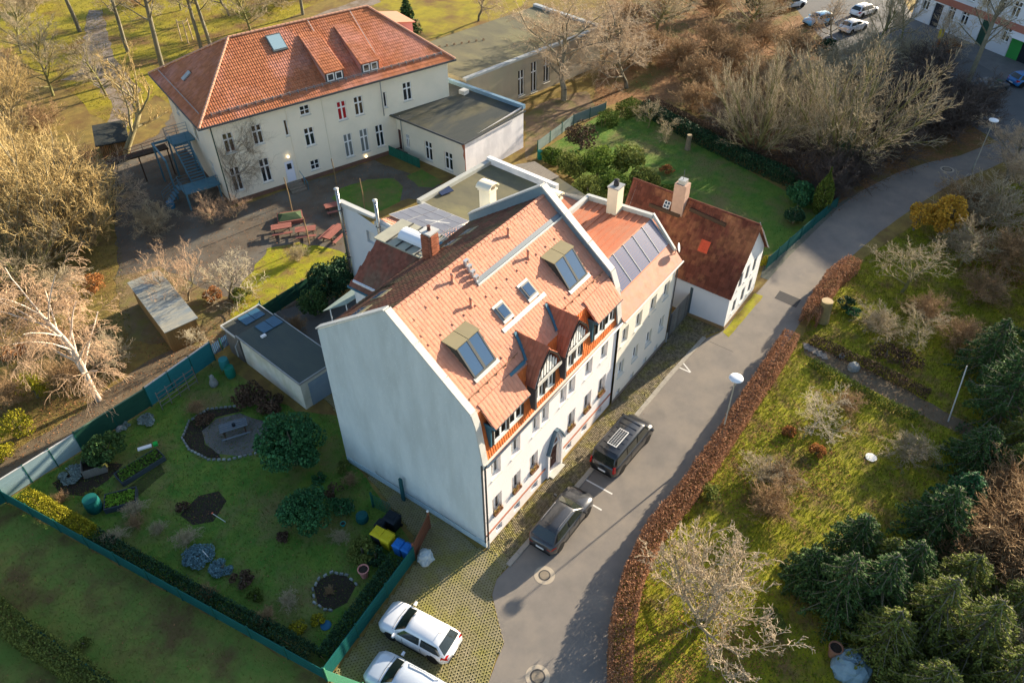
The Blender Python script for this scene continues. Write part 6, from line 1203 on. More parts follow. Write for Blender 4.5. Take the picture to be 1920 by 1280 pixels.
barrel('green water barrel under the lean-to rain pipe', (1.12, 25.93), .38, 1.0, mat('barrel_teal', (.03,.2,.2), None, rough=.5)); barrel('open green water barrel nearer the garage wall', (0.85, 24.98), .38, .95, GB, lid=False); barrel('dark teal compost barrel by the compost frame', (-12.26, 22.19), .5, 1.1, mat('compost_teal', (.01,.10,.09), None, rough=.5)); barrel('small green barrel by the hall yard fence', (42.52, 24.78), .35, .9, GB)
barrel('blue barrel under the escape stair', (13.22, 49.30), .4, .7, mat('barrel_blue', (.03,.16,.28), None, rough=.5)); barrel('dark green bin lying near the mesh gate', (-2.95, 7.60), .4, .5, mat('dark_barrel', (.01,.08,.08), None, rough=.5))
tr_ = thing('bed_trellis', 'weathered slat trellis leaning on the teal fence', 'trellis', (*(-3.69, 27.49),0)); v_ = Vector((-1.01, 26.52))-Vector((-4.20, 26.41)); a_ = math.atan2(v_.y,v_.x); tr_.rotation_euler.z = a_; tr_.location = (*(-4.33, 26.22),0)
for i in range(4): MB().box(0,v_.length,-.02+i*.0,.02,.35+i*.4,.4+i*.4).obj('slat', MATS['grey_timber'], tr_)
for i in range(5): MB().box(i*v_.length/4-.03,i*v_.length/4+.03,.021,.06,0,1.75).obj('upright', MATS['grey_timber'], tr_)
dg = thing('dog_statue', 'pale stone animal figure sitting on the lawn by the trellis', 'statue', (*(-0.53, 25.24),0), 1.0); MB().lathe([(.3,0),(.34,.2),(.26,.5),(.16,.7),(.18,.85),(.1,1.0),(.02,1.02)], 12).obj('torso', mat('statue_stone', (.3,.31,.30), (.2,.21,.2), 5, bump=.4), dg, smooth=True); MB().tube([(.05,0,.85),(.3,0,.8)], .1, 8, .06).obj('muzzle', MATS['statue_stone'], dg); 
for s_ in (-1,1): MB().tube([(-.05,s_*.1,.95),(-.1,s_*.14,1.12)], .05, 6, .01).obj('ear', MATS['statue_stone'], dg)
for s_ in (-1,1): MB().tube([(.22,s_*.12,.35),(.32,s_*.13,0)], .06, 6).obj('foreleg', MATS['statue_stone'], dg)
for k, (px, r_, h_) in enumerate((((6.57, 23.78),.6,.55),((-7.29, 27.09),.3,.3),((28.82, -13.26),.55,.5),((29.63, -12.11),.3,.25),((-2.76, 8.96),.35,.3))):
    blob('boulder', ['large grey boulder in the house yard behind the garage','small pale boulder at the foot of the dark green fence','rounded grey boulder beside the garden path','little stone by the upper end of the garden path','rough stone in the rockery by the bins'][k], 'boulder', px, r_, h_, MATS['statue_stone'], 10, .12, .8, k)
sp = thing('shuttle_stick', 'white stick with an orange ball top stuck in the lawn', 'stick', (*(-8.05, 14.61),0)); MB().tube([(0,0,0),(-.35,.5,.9)], .02, 5).obj('stick', FW, sp); MB().lathe([(.01,-.06),(.07,0),(.01,.06)], 8, (-.35,.5,.92)).obj('ball', mat('orange_ball', (.6,.15,.08)), sp)
sp2 = MB().tube([(0,0,0),(-.1,.3,.9)], .025, 5).obj('cane', FW); tag(sp2, 'short white cane standing between the two blue-grey cushions', 'cane').location = (*(-10.37, 13.07),0)
bt = thing('toy_slide', 'white and green garden toy lying at the raised bed', 'toy', (*(-7.87, 23.91),0), math.radians(-30)); MB().box(0,.9,0,.25,.35,.45).obj('white_part', FW, bt); MB().box(1.0,1.3,0,.3,.3,.5).obj('green_part', mat('toy_green', (.02,.35,.06)), bt)
# tall cut stump in the back garden, thick stump at the orchard, snag in the wood
def stump(label, loc, r, h, lean=(0,0), m=None, name='tree_stump'):
    t = thing(name, label, 'tree stump', (*loc,0)); MB().tube([(0,0,0),(lean[0]*.5,lean[1]*.5,h*.5),(lean[0],lean[1],h)], [r*1.2,r,r*.95], 12).obj('trunk', m or mat('stump_bark', (.26,.22,.15), (.18,.15,.1), 4, bump=.6), t); MB().lathe([(r*.97,0),(r*.95,.03),(.02,.035)], 14, (lean[0],lean[1],h)).obj('cut_face', mat('cut_wood', (.5,.38,.22), (.4,.3,.17), 5), t)
stump('tall pale cut stump standing on the back lawn', (53.59, 12.65), .28, 1.7); stump('thick sawn stump with hollow top behind the beech hedge', (32.94, -9.43), .48, 1.9, (.2,.1), mat('yellow_bark', (.30,.23,.10), (.22,.17,.08), 3, bump=.5))
snag = thing('birch_snag', 'broken white birch snag in front of the large fan tree', 'tree', (*(66.54, 2.08),0)); MB().tube([(0,0,0),(.2,.1,2.5),(.5,.1,5.2)], .17, 8, .1).obj('trunk', mat('birch_white', (.55,.50,.42), (.30,.27,.22), 5, bump=.4, stretch=(1,1,4)), snag)
ob = thing('tree_stakes', 'three pale stakes round a young planting on the park lawn', 'stakes', (*(42.54, 85.83),0))
for i in range(3): a = i*2.1; MB().tube([(math.cos(a)*.9,math.sin(a)*.9,0),(math.cos(a)*.8,math.sin(a)*.8,3.0)], .09, 6).obj('stake', mat('stake_wood', (.5,.38,.24)), ob)
MB().tube([(math.cos(i*2.1)*.82,math.sin(i*2.1)*.82,2.7) for i in (0,1,2,0)], .05, 5).obj('crossbar', MATS['stake_wood'], ob)
po = thing('leaning_post', 'thin grey post leaning out of the dark spruce shade', 'post', (*(27.15, -20.45),0)); MB().tube([(0,0,0),(1.2,.5,4.2)], .05, 6, .04).obj('post', CP, po)
rg3 = np.random.default_rng(21)
for k in range(26):
    pass
# ledge stones and slabs along the garden path
pth = bpy.data.objects['garden_path']
sl_ = MB().box(-.35,.35,-.22,.22,0,.05).mesh('slab', mat('path_slab', (.24,.22,.19), (.18,.165,.15), 3, isl=.2, bump=.3))
for i in range(5): x, y = (29.16, -9.49); x2, y2 = (28.85, -11.00); mobj('slab', sl_, pth, (x+(x2-x)*i/4, y+(y2-y)*i/4, .01), .3+i*.05)
# ------------------------------------------------ plants
BK = dict(
 pale=mat('bark_pale', (.36,.31,.20), (.24,.20,.13), 3, bump=.4, isl=.2), twig=mat('twig_pale', (.56,.41,.18), (.36,.26,.11), 2, isl=.35),
 grey=mat('bark_grey', (.20,.18,.13), (.14,.13,.09), 3, bump=.5, isl=.2), greyt=mat('twig_grey', (.46,.38,.25), (.33,.27,.17), 2, isl=.35),
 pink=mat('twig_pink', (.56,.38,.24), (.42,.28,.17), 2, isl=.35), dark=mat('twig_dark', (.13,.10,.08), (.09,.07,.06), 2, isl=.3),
 brown=mat('twig_brown', (.38,.25,.13), (.26,.17,.09), 2, isl=.4), mossy=mat('bark_mossy', (.24,.23,.08), (.15,.14,.07), 3, bump=.5, isl=.2),
 white=MATS['birch_white'])
def frames(d):
    a = np.cross(d, np.where(np.abs(d[:,2:3]) < .9, np.array([[0,0,1.]]), np.array([[1.,0,0]]))); a /= np.linalg.norm(a,axis=1)[:,None]+1e-9
    return a, np.cross(d, a)
def seg_mesh(name, S, m, n=3):
    """S rows: x0 y0 z0 x1 y1 z1 r0 r1"""
    S = np.asarray(S, float); p, q = S[:,:3], S[:,3:6]; d = q-p; d /= np.linalg.norm(d,axis=1)[:,None]+1e-9; a, b = frames(d)
    V = []
    for P_, R_ in ((p, S[:,6]), (q, S[:,7])):
        for k in range(n): t = 2*PI*k/n; V.append(P_+(a*math.cos(t)+b*math.sin(t))*R_[:,None])
    V = np.stack(V, 1).reshape(-1,3); f = np.array([(k,(k+1)%n,n+(k+1)%n,n+k) for k in range(n)])
    F = ((np.arange(len(S))*2*n)[:,None,None]+f[None]).reshape(-1,4)
    return fastmesh(name, V, F, m)
def grow(seed, H, levels, nch, lenf, ang, trunk=.25, r=.2, up=.25, wob=.18, sag=0, split=1, thin=.55, minr=.012, dome=0, segs=4, spread=.3):
    rg = random.Random(seed); out = [[] for _ in range(levels+1)]
    def br(p, d, L, rad, lv):
        ns = segs+2 if lv == 0 else (segs if lv < levels else 3); pts = [(p, rad)]; dd = d.copy()
        for i in range(ns):
            t = (i+1)/ns; dd = (dd+Vector((rg.gauss(0,wob),rg.gauss(0,wob),rg.gauss(0,wob*.6)+(up if lv else .1)*.5-(sag*t*(lv/levels)))) ).normalized()
            q = p+dd*(L/ns); r1 = max(minr*.7, rad*(1-t*(.6 if lv else .45))); out[lv].append((*p,*q,pts[-1][1],r1)); p = q; pts.append((q, r1))
        if lv >= levels: return
        n = nch[lv]
        for c in range(n):
            t0 = trunk if lv == 0 else .2; t = t0+(1-t0)*(c+rg.random()*.8)/n; k = min(ns-1, int(t*ns)); f = t*ns-k; pp = pts[k][0].lerp(pts[k+1][0], f)
            bd = (pts[k+1][0]-pts[k][0]).normalized(); az = rg.random()*2*PI if lv == 0 else rg.random()*2*PI; 
            if lv == 0: az = c*2.4+rg.uniform(-.4,.4)
            a = math.radians(ang[lv])*(1.15-.5*t if lv == 0 else 1)*rg.uniform(.75,1.25); s1 = bd.orthogonal().normalized(); s2 = bd.cross(s1)
            nd = (bd*math.cos(a)+(s1*math.cos(az)+s2*math.sin(az))*math.sin(a)).normalized()
            nl = L*lenf[lv]*rg.uniform(.7,1.2)*(1-.25*t if lv else 1.1-.35*t); br(pp, nd, nl, max(minr, pts[k][1]*thin), lv+1)
    for s in range(split):
        a = s*2.4+rg.random()*.3; q = spread*math.sqrt((s+.5)/split)*(split > 1); d0 = Vector((math.cos(a)*q, math.sin(a)*q, 1)).normalized()
        br(Vector((math.cos(a)*.15*(split>1), math.sin(a)*.15*(split>1), -.1)), d0, H*.62*(1-.22*q*q/(spread*spread+.01)*(split > 3)), r*(1 if split < 4 else .8), 0)
    return out
TREES = {}
def treekind(k):
    if k in TREES: return TREES[k]
    o = None
    if k == 'fan':     # dense upright fan of many stems
        o = grow(11, 10, 3, (10,7,6), (.5,.5,.45), (30,30,34), trunk=.2, r=.11, up=.10, wob=.05, thin=.5, minr=.012, split=15, spread=1.5, segs=5); m = (BK['mossy'], mat('twig_fan', (.42,.35,.23), (.26,.21,.14), 2, isl=.35))
    elif k == 'fan2':
        o = grow(12, 10, 4, (15,8,7,5), (.7,.5,.48,.5), (62,36,36,38), trunk=.16, r=.19, up=.14, wob=.10, thin=.5, minr=.013); m = (BK['mossy'], BK['greyt'])
    elif k == 'round':   # big wide crown with golden twigs
        o = grow(13, 10, 3, (9,8,6), (.6,.52,.5), (42,40,44), trunk=.2, r=.16, up=.12, wob=.09, thin=.5, minr=.016, split=11, spread=1.15, segs=5); m = (BK['pale'], BK['twig'])
    elif k == 'walnut':  # twisted wide crown
        o = grow(14, 10, 4, (8,7,5,4), (.62,.55,.52,.5), (50,44,46,44), trunk=.22, r=.17, up=.16, wob=.17, thin=.52, minr=.021, split=4, spread=.85); m = (BK['pale'], mat('twig_walnut', (.54,.44,.31), (.36,.28,.19), 2, isl=.3))
    elif k == 'fine':    # pinkish grey mist of fine twigs over dark limbs
        o = grow(15, 10, 4, (10,9,8,6), (.78,.55,.52,.5), (66,44,44,46), trunk=.34, r=.22, up=.06, wob=.14, thin=.5, minr=.012, sag=.12); m = (BK['grey'], mat('twig_mist', (.52,.40,.27), (.38,.29,.19), 2, isl=.35))
    elif k == 'birch':
        o = grow(16, 10, 4, (15,9,7,5), (.5,.5,.55,.6), (40,42,44,40), trunk=.25, r=.14, up=.04, wob=.07, thin=.5, minr=.009, sag=.5, segs=5); m = (mat('birch_bark', (.66,.56,.46), (.5,.42,.34), 4, isl=.1), BK['pink'])
    elif k == 'pollard':
        o = grow(17, 10, 4, (9,6,5,4), (.6,.45,.45,.5), (52,50,45,45), trunk=.28, r=.26, up=.3, wob=.2, thin=.5, minr=.017); m = (mat('bark_yellow', (.34,.29,.15), (.22,.19,.11), 2, bump=.5, isl=.15), BK['twig'])
    elif k == 'tall':
        o = grow(18, 14, 4, (18,6,6,4), (.26,.5,.5,.5), (58,45,45,45), trunk=.42, r=.2, up=.1, wob=.04, thin=.35, minr=.012); m = (BK['grey'], BK['greyt'])
    elif k == 'fruit':
        o = grow(19, 5.5, 4, (10,7,6,4), (.8,.55,.5,.5), (66,48,48,46), trunk=.22, r=.12, up=.2, wob=.24, thin=.5, minr=.009); m = (BK['mossy'], BK['greyt'])
    elif k == 'fruitpink':
        o = grow(20, 5.5, 4, (9,7,6,4), (.8,.55,.5,.5), (50,44,44,44), trunk=.12, r=.08, up=.25, wob=.17, thin=.52, minr=.008, split=2); m = (BK['pale'], BK['pink'])
    elif k == 'palefruit':
        o = grow(21, 5.5, 4, (10,7,6,3), (.9,.6,.55,.5), (66,50,50,46), trunk=.18, r=.11, up=.12, wob=.25, thin=.55, minr=.013); m = (BK['pale'], mat('twig_cream', (.58,.50,.36), (.42,.36,.24), 2, isl=.3))
    elif k == 'shrub':
        o = grow(22, 2.6, 3, (8,7,6), (.8,.6,.5), (42,42,42), trunk=.05, r=.03, up=.1, wob=.15, thin=.6, minr=.009, split=7); m = (BK['brown'], BK['brown'])
    elif k == 'shrubgrey':
        o = grow(23, 2.8, 3, (8,7,6), (.8,.6,.5), (46,42,42), trunk=.05, r=.03, up=.1, wob=.2, thin=.6, minr=.009, split=7); m = (BK['greyt'], BK['greyt'])
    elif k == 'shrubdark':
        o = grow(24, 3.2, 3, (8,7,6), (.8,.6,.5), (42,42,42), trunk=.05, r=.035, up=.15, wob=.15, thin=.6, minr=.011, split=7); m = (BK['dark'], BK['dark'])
    hi = [s for l in o[:2] for s in l]; lo = [s for l in o[2:] for s in l]
    H = np.percentile([s[5] for s in lo], 99.5)
    t = seg_mesh('trunk', hi, m[0], 6); c = seg_mesh('crown', lo, m[1], 3)
    TREES[k] = (t, c, H); return TREES[k]
def tree(kind, label, loc, h, wd=1.0, rz=0, lean=(0,0), cat='tree', name=None, group=None, z=0):
    t_, c_, H = treekind(kind); s = h/H; names = {'birch':'birch_tree','fruit':'fruit_tree','fruitpink':'fruit_tree','palefruit':'fruit_tree','shrub':'bare_shrub','shrubgrey':'bare_shrub','shrubdark':'bare_shrub'}
    o = thing(name or names.get(kind, 'bare_tree'), label, 'shrub' if kind.startswith('shrub') else cat, (*loc, z), rz, group); o.scale = (s*wd, s*wd, s)
    if lean != (0,0): o.rotation_euler = (lean[0], lean[1], rz)
    mobj('trunk' if not kind.startswith('shrub') else 'stems', t_, o); mobj('crown' if not kind.startswith('shrub') else 'twigs', c_, o); return o
# leafy plants ------------------------------------------------
LEAF = dict(
 laurel=mat('leaf_laurel', (.06,.18,.065), (.03,.10,.04), 2, isl=.5, trans=.15, rough=.5), yew=mat('leaf_yew', (.03,.075,.03), (.018,.05,.024), 2, isl=.5, rough=.6),
 thuja=mat('leaf_thuja', (.11,.145,.025), (.07,.11,.02), 2, isl=.4, trans=.15), yellow=mat('leaf_yellowgreen', (.34,.30,.02), (.22,.21,.02), 2, isl=.4, trans=.2),
 spruce=mat('leaf_spruce', (.075,.13,.035), (.04,.085,.03), 2, isl=.45), olive=mat('leaf_olive', (.19,.21,.045), (.10,.135,.035), 2, isl=.45, trans=.15),
 bamboo=mat('leaf_bright', (.16,.22,.035), (.09,.15,.03), 2, isl=.5, trans=.25), gold=mat('leaf_golden', (.62,.38,.05), (.5,.3,.05), 2, isl=.35, trans=.3),
 beech=mat('leaf_beech', (.38,.20,.11), (.25,.13,.075), 2.5, isl=.5, trans=.2), rust=mat('leaf_rust', (.42,.19,.06), (.3,.13,.05), 2, isl=.5, trans=.2),
 dead=mat('leaf_dead', (.12,.075,.045), (.08,.05,.035), 2, isl=.5), bluegrey=mat('leaf_bluegrey', (.18,.30,.32), (.13,.23,.26), 4, isl=.35), white=mat('ground_white', (.30,.36,.33), (.2,.27,.25), 5, isl=.35))
def clump_pts(rng, C, R, n, sub=26, thick=.22, bottom=-.35):
    """leaf points clumped over an ellipsoid: light lobes with gaps between"""
    d = rng.normal(size=(sub,3)); d /= np.linalg.norm(d,axis=1)[:,None]; d[:,2] = np.maximum(d[:,2], bottom); cc = d*(.62+.2*rng.random((sub,1)))
    k = rng.integers(0, sub, n); e = rng.normal(size=(n,3)); e /= np.linalg.norm(e,axis=1)[:,None]; rr = (.30+.1*rng.random(sub))[k][:,None]*(1-thick*rng.random((n,1)))
    return np.array(C)+(cc[k]+e*rr)*np.array(R)
LP = {}
def leafy(name, label, loc, R, H, m, n=2600, size=.09, sub=26, seed=1, cat='shrub', group=None, trunk=True, key=None, rz=0, z0=0, tm=None):
    """rounded evergreen: leaves clumped through an ellipsoid crown, stem inside"""
    o = thing(name, label, cat, (*loc, 0), rz, group)
    key = key or (m, R, H, n, seed)
    if key not in LP:
        rng = np.random.default_rng(seed); P = clump_pts(rng, (0,0,z0+(H-z0)*.52), (R,R,(H-z0)*.52), n, sub); P = P[P[:,2] > .03]; V, F = quads(rng, P, size)
        core = MB(); 
        LP[key] = fastmesh('foliage', V, F, LEAF[m]), MB().tube([(0,0,0),(.05,.02,H*.4),(0,0,H*.8)], [R*.09+.02,R*.07+.02,.02], 6).tube([(0,0,H*.25),(R*.4,.1,H*.6)], .03+R*.02, 5, .01).tube([(0,0,H*.25),(-R*.4,-.2,H*.6)], .03+R*.02, 5, .01).mesh('trunk', tm or BK['grey'])
    a, b = LP[key]; mobj('foliage', a, o); mobj('trunk', b, o); return o
def conifer(name, label, loc, H, R, m, n=5200, size=.11, seed=1, rz=0, group=None, droop=.25, cat='tree', layers=16, spike=.9):
    o = thing(name, label, cat, (*loc,0), rz, group); key = ('con', m, seed, n)
    if key not in LP:
        rng = np.random.default_rng(seed); S = []; P = []
        S.append((0,0,0,0,0,.97,.035,.006))
        nb = layers*7
        for i in range(nb):
            t = (i/nb)**.9; z = .06+.9*t; a = i*2.399+rng.normal()*.2; L = (1-t)**spike*(.75+.4*rng.random())*1.0+.04; dz = -droop*L*.35+.10*(1-t)
            e = np.array([math.cos(a)*L, math.sin(a)*L, z+dz]); s = np.array([0,0,z]); S.append((*s,*e,.008,.002)); k = int(n/nb*(.35+1.3*(1-t)))
            u = rng.random(k)**.6; q = s+(e-s)*u[:,None]; side = np.array([-math.sin(a),math.cos(a),0]); w_ = rng.normal(size=k)*.16*L*(1.15-u)*1.3; q = q+side*w_[:,None]; q[:,2] += rng.normal(size=k)*.018-np.abs(w_)*.25-.03*u; P.append(q)
        P = np.concatenate(P); LP[key] = (P, S)
    P, S = LP[key]; rng = np.random.default_rng(seed+100); k2 = (key, round(H,1), round(R,1))
    if k2 not in LP:
        Q_ = P*np.array([R,R,H]); V, F = quads(rng, Q_, size, tilt=.6, asp=.45); S_ = [(a*R,b*R,c*H,d*R,e*R,f*H,g*H,h*H) for a,b,c,d,e,f,g,h in S]
        LP[k2] = (fastmesh('foliage', V, F, LEAF[m]), seg_mesh('trunk', S_, BK['grey'], 5))
    a, b = LP[k2]; mobj('foliage', a, o); mobj('trunk', b, o); return o
def hedge(name, label, pts, wd, h, m, dens=260, size=.06, seed=1, cat='hedge', base=0, wob=.12, group=None, top=None):
    """trimmed hedge along a polyline: leaves on top and flanks, woody stems inside"""
    o = thing(name, label, cat, (*pts[0],0), 0, group); rng = np.random.default_rng(seed); x0, y0 = pts[0]; P = []; S = []
    for a, b in zip(pts[:-1], pts[1:]):
        a = np.array(a); b = np.array(b); L = np.linalg.norm(b-a); d = (b-a)/L; nn = np.array([-d[1], d[0]]); per = wd+2*h; n = int(L*per*dens)
        u = rng.random(n)*L; s = rng.random(n)*per; k1 = s < h; k2 = (s >= h) & (s < h+wd)
        off = np.where(k1, -wd/2, np.where(k2, s-h-wd/2, wd/2)); z = np.where(k1, s, np.where(k2, h, per-s))
        bump = wob*(np.sin(u*1.7+a[0])+np.sin(u*3.9+1)*.6+np.sin(s*5)*.4)*.5; off = off*(1+bump*.5)+rng.normal(size=n)*.05; z = z*(1+bump*.22)+rng.normal(size=n)*.05
        q = a[None]+d[None]*u[:,None]+nn[None]*off[:,None]; P.append(np.c_[q-[x0,y0], np.maximum(z, .03)])
        for i in range(int(L/.35)): c = a+d*(i*.35); S.append((c[0]-x0,c[1]-y0,0,c[0]-x0+rng.normal()*.15,c[1]-y0+rng.normal()*.15,h*.85,.03,.012))
        nf = int(L*wd*h*dens*.5); u = rng.random(nf)*L; off = (rng.random(nf)-.5)*wd*.9; q = a[None]+d[None]*u[:,None]+nn[None]*off[:,None]; P.append(np.c_[q-[x0,y0], rng.random(nf)*h*.95])
    V, F = quads(rng, np.concatenate(P), size); mobj('foliage', fastmesh('foliage', V, F, LEAF[m]), o); mobj('stems', seg_mesh('stems', S, BK['brown'], 4), o, kind='stuff'); return o
# --- beech hedges along the lane
hedge('beech_hedge', 'long brown beech hedge along the lane opposite the apartment house', [(-3.13, -11.02), (-0.24, -9.47), (2.91, -8.47), (6.41, -8.02), (10.60, -8.32), (15.02, -8.36), (20.19, -8.30), (25.33, -8.29), (28.65, -8.22)], 1.15, 1.35, 'beech', 300, .055, 1)
hedge('beech_hedge', 'shorter brown beech hedge beyond the garden gateway, by the dark road patch', [(31.56, -8.63), (34.99, -8.46), (38.18, -8.52), (41.19, -9.17)], 1.25, 1.5, 'beech', 300, .055, 2)
hedge('box_hedge', 'sunlit yellow-green trimmed hedge at the far corner of the garden', [(-14.42, 26.49), (-14.00, 23.58), (-13.58, 20.23)], .9, .95, 'yellow', 420, .05, 3)
hedge('dark_hedge', 'dark green hedge along the bottom fence of the garden', [(-13.55, 20.05), (-12.84, 14.67), (-12.08, 9.74), (-11.41, 6.00), (-11.06, 3.40)], .8, .8, 'yew', 230, .06, 4)
hedge('dark_hedge', 'dark green hedge inside the strip fence near the bins', [(-10.80, 2.77), (-8.34, 3.05), (-5.86, 3.31), (-4.12, 3.62)], .9, .95, 'yew', 260, .06, 5)
hedge('privet_hedge', 'patchy yellow-green hedge crossing the bottom left corner', [(-19.83, 22.12), (-19.62, 17.84), (-19.09, 13.93), (-18.59, 8.39)], 1.2, 1.2, 'olive', 330, .06, 6)
hedge('boundary_hedge', 'long dark hedge between the back lawn and the wood', [(58.85, 21.07), (56.04, 13.11), (53.68, 5.78), (52.28, 0.01)], 1.1, 1.5, 'yew', 170, .08, 7)
hedge('brown_hedge', 'thin brown hedge running along the wood behind the dark hedge', [(60.51, 21.24), (57.81, 13.30), (55.33, 5.87), (53.64, -0.06)], .6, 1.5, 'dead', 140, .07, 8)
for k, (a, b, m) in enumerate((((1128,228),(1150,218),'thuja'),((1160,212),(1188,200),'thuja'))): hedge('clipped_hedge', ['clipped hedge block left of the other at the back garden corner','clipped sunlit hedge block at the very corner of the back garden'][k], [G(*a) if False else [(52.68, 23.09), (56.05, 22.60)][k], [(54.65, 22.66), (58.90, 22.03)][k]], 1.6, 1.5, m, 160, .08, 9+k)
hedge('low_planting', 'low mixed planting along the upper side of the garden path', [(29.97, -9.55), (29.68, -12.18), (29.39, -15.09), (28.81, -18.68)], .8, .5, 'dead', 200, .06, 12, 'planting'); hedge('low_planting', 'low leafy border along the lower side of the garden path', [(27.54, -10.41), (26.91, -13.07), (26.25, -15.99), (26.17, -18.61)], .7, .4, 'thuja', 190, .06, 13, 'planting')
# --- garden shrubs
leafy('laurel_ball', 'big round dark green laurel beside the blank gable', (-2.16, 14.52), 2.2, 4.0, 'laurel', 8000, .10, 34, 1)
leafy('laurel_ball', 'second round dark green shrub nearer the bins', (-5.14, 10.01), 1.7, 2.8, 'laurel', 5500, .09, 26, 2)
leafy('spreading_yew', 'loose dark green spreading yew by the tall dark fence', (-9.25, 25.37), 1.35, 1.9, 'spruce', 2600, .1, 20, 3)
leafy('hydrangea', 'brown faded hydrangeas along the white garage wall', (-0.12, 21.75), 1.2, 1.3, 'dead', 1800, .09, 16, 4); leafy('hydrangea', 'second clump of brown faded hydrangeas closer to the gable', (0.40, 19.79), 1.1, 1.2, 'dead', 1600, .09, 16, 5)
leafy('cushion_juniper', 'larger blue-grey cushion juniper on the lawn', (-10.70, 13.86), .95, .45, 'bluegrey', 3200, .055, 30, 6); leafy('cushion_juniper', 'smaller blue-grey cushion juniper right of the larger one', (-10.36, 12.04), .72, .35, 'bluegrey', 2200, .05, 24, 7)
leafy('stone_cress', 'whitish low cushion plants at the foot of the pale blue fence', (-11.62, 26.00), .85, .35, 'white', 1600, .07, 14, 8); leafy('stone_cress', 'whitish low cushion plants below the teal fence', (-5.66, 26.11), .75, .3, 'white', 1300, .07, 12, 9); leafy('stone_cress', 'small whitish cushion at the foot of the dark green fence', (-6.92, 27.00), .4, .25, 'white', 500, .07, 8, 10)
leafy('green_shrub', 'bright green shrub between the pink pot and the blue bins', (-4.79, 5.83), .95, 1.0, 'olive', 1800, .07, 20, 11); leafy('green_shrub', 'dark rounded shrub beside the bright green one', (-4.60, 4.92), .6, .9, 'yew', 1000, .07, 14, 12)
leafy('green_shrub', 'light green shrub in the rockery behind the bins', (-3.29, 9.15), .9, .8, 'laurel', 1500, .07, 18, 13); leafy('green_shrub', 'small yellow-green bush next to the blue disc', (-9.39, 4.81), .45, .35, 'yellow', 500, .06, 10, 14)
leafy('green_shrub', 'lone small green bush on the outer lawn', (-17.94, 14.40), .45, .4, 'olive', 600, .05, 12, 15); leafy('rust_shrub', 'rusty brown dwarf shrub in the small bed on the lawn', (-8.99, 17.56), .5, .4, 'dead', 500, .06, 10, 16); leafy('rust_shrub', 'dark dwarf shrub beside the bottom hedge', (-10.22, 10.36), .7, .6, 'dead', 700, .07, 10, 17)
leafy('green_shrub', 'low greenish perennials in the bed by the stone edging', (-3.36, 22.67), .7, .6, 'dead', 900, .06, 14, 18); leafy('evergreen_shrub', 'dense dark evergreen behind the garage, beneath the fire wall', (11.96, 25.68), 1.9, 3.2, 'yew', 5200, .1, 40, 19, 'tree'); leafy('evergreen_shrub', 'mid green conifer bush left of the dark evergreen', (9.71, 25.14), 1.2, 2.6, 'spruce', 3000, .09, 26, 20, 'tree'); leafy('evergreen_shrub', 'dark evergreen tucked against the foot of the fire wall', (14.50, 25.98), 1.3, 2.8, 'yew', 2600, .1, 24, 21, 'tree')
tree('shrub', 'small leafless bush with fanned twigs behind the garage boulder', (7.25, 24.52), 1.7, 1); tree('shrubgrey', 'tiny pale leafless bush by the corner of the raised bed', (-11.02, 19.72), 1.2); tree('shrubgrey', 'tiny pale leafless bush above the larger blue cushion', (-10.48, 15.18), 1.3); tree('shrubgrey', 'slim leafless bush at the bottom hedge left of the cushions', (-11.00, 17.25), 1.2, .7)
ex = [((-13.05, 18.94),'shrubgrey',1.1,'sprawling twigs at the left half of the bottom hedge'),((-11.41, 18.87),'shrub',.9,'brown dry perennial left of the blue cushions'),((-11.88, 11.19),'shrub',.9,'brown dry perennial in the bottom border'),((-11.00, 7.36),'shrub',1.0,'brown dry perennial near the right end of the bottom border'),((-9.61, 7.12),'shrubgrey',.9,'greyish dry perennial left of the round dark bed'),((-3.13, 23.87),'shrub',1.1,'dry grasses in the curved bed by the gravel circle'),((-13.10, 24.47),'shrub',.8,'dry perennial behind the sunlit hedge'),((-7.70, 5.60),'shrub',.5,'small dry stalks in the round dark bed'),((-4.72, 7.71),'shrubgrey',.8,'dry stalks at the rockery foot'),((-1.30, 10.40),'shrub',.9,'brown twigs between the laurel and the gable')]
for i, (p, k, h, l) in enumerate(ex): tree(k, l, p, h, 1.2, i*1.1)
for i, (p, r, h, m, l) in enumerate((((-11.75, 23.30),.5,.4,'olive','small green cushion between compost frame and barrel'),((0.95, 25.35),.4,.5,'olive','green tuft at the barrels'),((-6.83, 10.69),.45,.35,'dead','low brown cushion left of the second laurel'),((-10.46, 8.90),.5,.4,'thuja','yellow-green cushion in the bottom border'),((-10.39, 5.39),.55,.45,'yellow','yellow-green cushion near the blue disc'),((-0.70, 11.49),.6,.5,'olive','olive shrub between laurel and gable'),((-2.54, 10.63),.7,.6,'dead','brown leafy clump behind the second laurel'),((-2.27, 12.15),.5,.5,'laurel','green clump touching the big laurel'))): leafy('cushion_plant', l, p, r, h, m, 700, .06, 12, 140+i)
